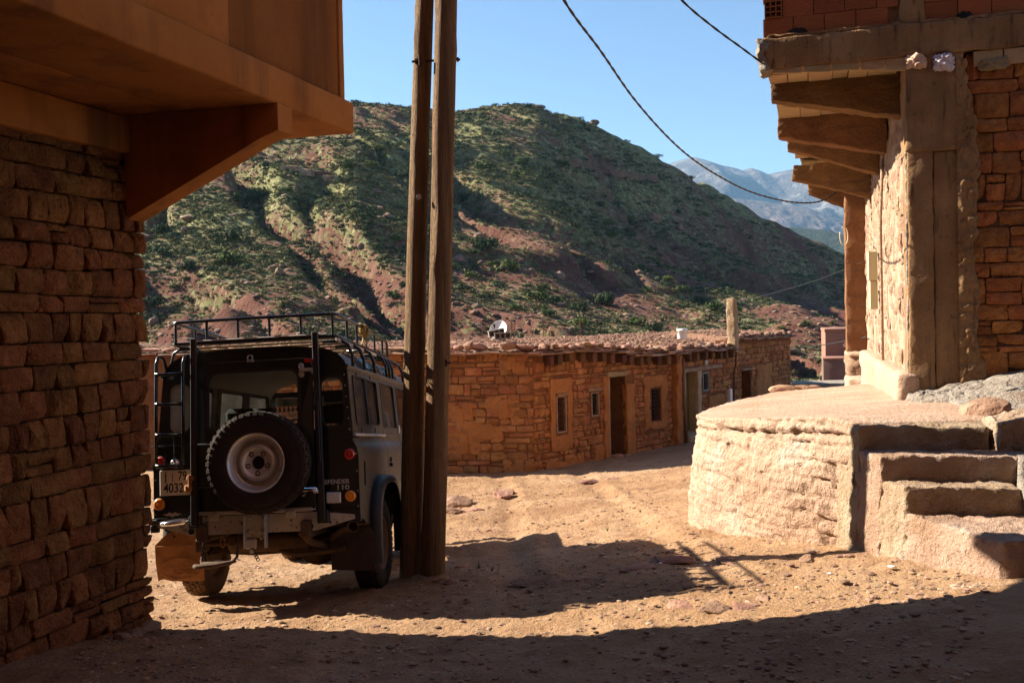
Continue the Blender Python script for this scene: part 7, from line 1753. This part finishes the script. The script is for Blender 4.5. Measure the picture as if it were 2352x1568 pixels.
# ================================================================== LOOSE STONES AND GROUND DETAIL
rs3 = np.random.RandomState(77)
def scatter(n, xr, yr, smin, smax, seed, name, mat, pw=2.2, flat=.6, avoid=None, protos=None):
    r = np.random.RandomState(seed); y = r.uniform(yr[0] ** .5, yr[1] ** .5, n) ** 2; x = r.uniform(*xr, n) * (y / 8 if xr[1] < 3.9 else 1)
    dens = fbm(x * .8, y * .8, 0, 3, seed); k = dens + r.uniform(-.6, .6, n) > -.15; x, y = x[k], y[k]; n = len(x)
    z = ground_z(x, y, True); s_ = smin + (smax - smin) * r.rand(n) ** pw
    pr = protos or [rock_verts(seed + i, 1, .35, .75) for i in range(5)]
    o = merge_instances(name, pr, np.stack([x, y, z + s_ * .15], 1), np.stack([s_ * 1.25, s_, s_ * flat], 1), r.uniform(0, 6.3, n), r.randint(0, len(pr), n), mat); o['kind'] = 'stuff'; return o
M_peb = earth('pebbles', (.26, .15, .10), (.55, .38, .27), (.40, .25, .17), scale=2, bump=.3, rand=.4)
scatter(17000, (-3.6, 3.8), (4.2, 20), .004, .024, 5, 'pebbles', M_peb)
scatter(2600, (-3.6, 3.8), (4.2, 19), .012, .04, 6, 'pebbles', M_peb, 3.0, .5)
# straw and leaf litter
def straw_p(seed):
    r = np.random.RandomState(seed); a = r.uniform(-.3, .3); return np.array([(-1, -.035, 0), (-1, .035, 0), (0, .04 + a * .2, .06), (0, -.03 + a * .2, .06), (1, a * .2 + .03, 0), (1, a * .2 - .03, 0)]), np.array([(0, 1, 2), (0, 2, 3), (3, 2, 4), (3, 4, 5)])
M_straw = earth('straw', (.38, .28, .13), (.62, .5, .30), scale=3, bump=0, rand=.3)
r = np.random.RandomState(3); n = 420; y = r.uniform(4.3, 15, n); x = r.uniform(-.45, .5, n) * y; z = ground_z(x, y, True); s_ = r.uniform(.012, .05, n)
merge_instances('straw_litter', [straw_p(i) for i in range(4)], np.stack([x, y, z + .006], 1), np.stack([s_, s_, s_], 1), r.uniform(0, 6.3, n), r.randint(0, 4, n), M_straw)['kind'] = 'stuff'
# outcropping rocks one can pick out (px, py, distance, half width, flatness, label)
RK = [(1540, 1290, 8.95, .20, .28, 'largest flat red rock in the car shadow, its top lit'), (1478, 1303, 8.8, .15, .2, 'flat rock just left of the largest flat red rock'), (1320, 1334, 8.45, .20, .10, 'long low rock slab in the middle of the car shadow'), (1215, 1336, 8.5, .16, .1, 'low rock slab left of the long one in the car shadow'), (1400, 1328, 8.5, .13, .18, 'small slab right of the long one in the car shadow'),
      (1858, 1288, 8.15, .09, .5, 'small rock under the curved pole shadow near the terrace'), (1640, 1400, 7.6, .15, .2, 'pinkish rock breaking the edge of the sunlit strip'), (1755, 1378, 7.3, .07, .35, 'rock at the foot of the bank below the terrace'), (1565, 1392, 7.7, .12, .18, 'flat rock left of the pinkish rock in the sunlit strip'), (1705, 1398, 7.3, .11, .2, 'rock between the sunlit strip and the big shadow at right'),
      (1690, 1290, 8.7, .18, .06, 'thin pale slab near the terrace foot'), (1152, 1140, 15.2, .22, .5, 'leaning slab rock beside the ditch behind the poles'), (1168, 1132, 15.5, .16, .4, 'small slab right of the leaning slab by the ditch'), (1048, 1160, 14.2, .3, .5, 'brown rock at the ditch behind the right pole'), (1042, 1178, 13.9, .18, .5, 'lower brown rock at the ditch behind the right pole'), (1090, 1172, 14.0, .14, .3, 'low rock at the right end of the ditch'),
      (1355, 1106, 18.0, .2, .25, 'flat stone on the lit road before the long house'), (1405, 1101, 18.3, .14, .3, 'pointed stone right of the flat stone before the long house'), (1010, 1335, 8.9, .08, .6, 'stone wedged at the foot of the right pole'), (1035, 1340, 8.8, .07, .6, 'second stone by the foot of the right pole'), (1060, 1300, 9.1, .07, .5, 'stone in the shade right of the poles'), (1122, 1218, 11.5, .07, .4, 'brown pebble alone on the lit road'), (1850, 1300, 8.0, .0, 1, '')]
for i, (px, py, y, w_, fl, lb_) in enumerate(RK):
    if w_ <= 0: continue
    P_ = at(px, py, y); gz_ = float(ground_z(P_[0], P_[1]))
    # slide along the sight line until it sits on the ground
    for _ in range(6):
        y = y * (1 + (P_[2] - gz_) / 2.2 * .9 * .9); P_ = at(px, py, y); gz_ = float(ground_z(P_[0], P_[1]))
    v, f_ = rock_verts(800 + i, 3, .4, fl); a = i * 1.3; Rz = np.array(Matrix.Rotation(a * .15, 3, 'Z'))
    v = v * [1.15, .8, 1]; v = v + .05 * np.stack([fbm(v[:, 0] * 4, v[:, 1] * 4, v[:, 2] * 4, 3, i + k) for k in range(3)], 1)
    o = obj('rock', v @ Rz.T * w_ + np.array([P_[0], P_[1], gz_ + w_ * fl * .12]), f_, M_rock); tag(o, lb_, 'rock')
# fallen stones at the foot of the left wall
for i, (px, py, y, w_) in enumerate(((330, 1452, 7.4, .12), (300, 1478, 7.05, .10), (275, 1490, 6.9, .07))):
    P_ = at(px, py, y); gz_ = float(ground_z(P_[0], P_[1])); v, f_ = rock_verts(860 + i, 2, .35, .5); o = obj('stone', v * w_ + np.array([P_[0] + .02, P_[1], gz_ + .02]), f_, M_rock)
    tag(o, ['earthy stone at the very corner of the left stone wall', 'stone a little nearer along the foot of the left wall', 'smallest stone nearest along the foot of the left wall'][i], 'stone')
# small dry weeds
M_weed = earth('dry_weed', (.16, .15, .06), (.3, .27, .12), scale=3, bump=0, rand=.3)
for i, (px, py, y, s_) in enumerate(((1100, 1296, 9.3, .07), (1130, 1310, 9.1, .05), (2028, 1258, 7.75, .05), (2005, 1268, 7.8, .04), (1470, 1166, 12.5, .06), (1395, 1196, 11.2, .06))):
    P_ = at(px, py, y); P_[2] = float(ground_z(P_[0], P_[1])); r = random.Random(i); mb = MB()
    for k in range(14):
        a = r.uniform(0, 6.28); d = np.array([math.cos(a), math.sin(a), 0]) * s_ * r.uniform(.3, 1); sd = np.array([-math.sin(a), math.cos(a), 0]) * .003
        t = P_ + d + Z * s_ * r.uniform(.4, 1.3); m_ = P_ + d * .4 + Z * s_ * .5
        mb.add([P_ - sd, P_ + sd, m_ + sd, m_ - sd, t], [(0, 1, 2, 3), (3, 2, 4)])
    o = mb.build('weed', M_weed); tag(o, ['dry weed in the shade right of the poles', 'second dry weed a little right of the first by the poles', 'green blade of grass at the foot of the terrace wall', 'tiny weed at the terrace corner in the pole shadow', 'small weed alone on the upper lit road', 'small weed in the middle of the lit road'][i], 'weed')

# scraps of litter
for i, (px, py, y, w_, lb_) in enumerate(((1620, 1343, 8.2, .022, 'small bluish scrap of paper in the car shadow'), (1518, 1341, 8.3, .016, 'tiny white scrap in the middle of the car shadow'), (2045, 1352, 7.0, .05, 'crumpled whitish scrap at the foot of the bank below the landing'), (1905, 1385, 7.1, .03, 'white scrap on the lit strip near the big shadow'), (1925, 1352, 7.3, .025, 'yellow leaf on the lit bank'), (1120, 1302, 9.2, .02, 'white scrap in the shade right of the poles'))):
    P_ = at(px, py, y); gz_ = float(ground_z(P_[0], P_[1], True)); r = random.Random(i + 40); mb = MB()
    pts = [np.array([P_[0] + w_ * math.cos(a) * r.uniform(.6, 1.1), P_[1] + w_ * math.sin(a) * r.uniform(.5, 1), gz_ + .008 + w_ * r.uniform(.05, .45)]) for a in np.linspace(0, 5.4, 7)]
    c_ = np.array([P_[0], P_[1], gz_ + .012]); mb.add([c_] + pts, [(0, k + 1, (k + 1) % 7 + 1) for k in range(7)])
    o = mb.build('paper_scrap' if i != 4 else 'dry_leaf', M_straw if i == 4 else M_white); tag(o, lb_, 'scrap' if i != 4 else 'leaf')
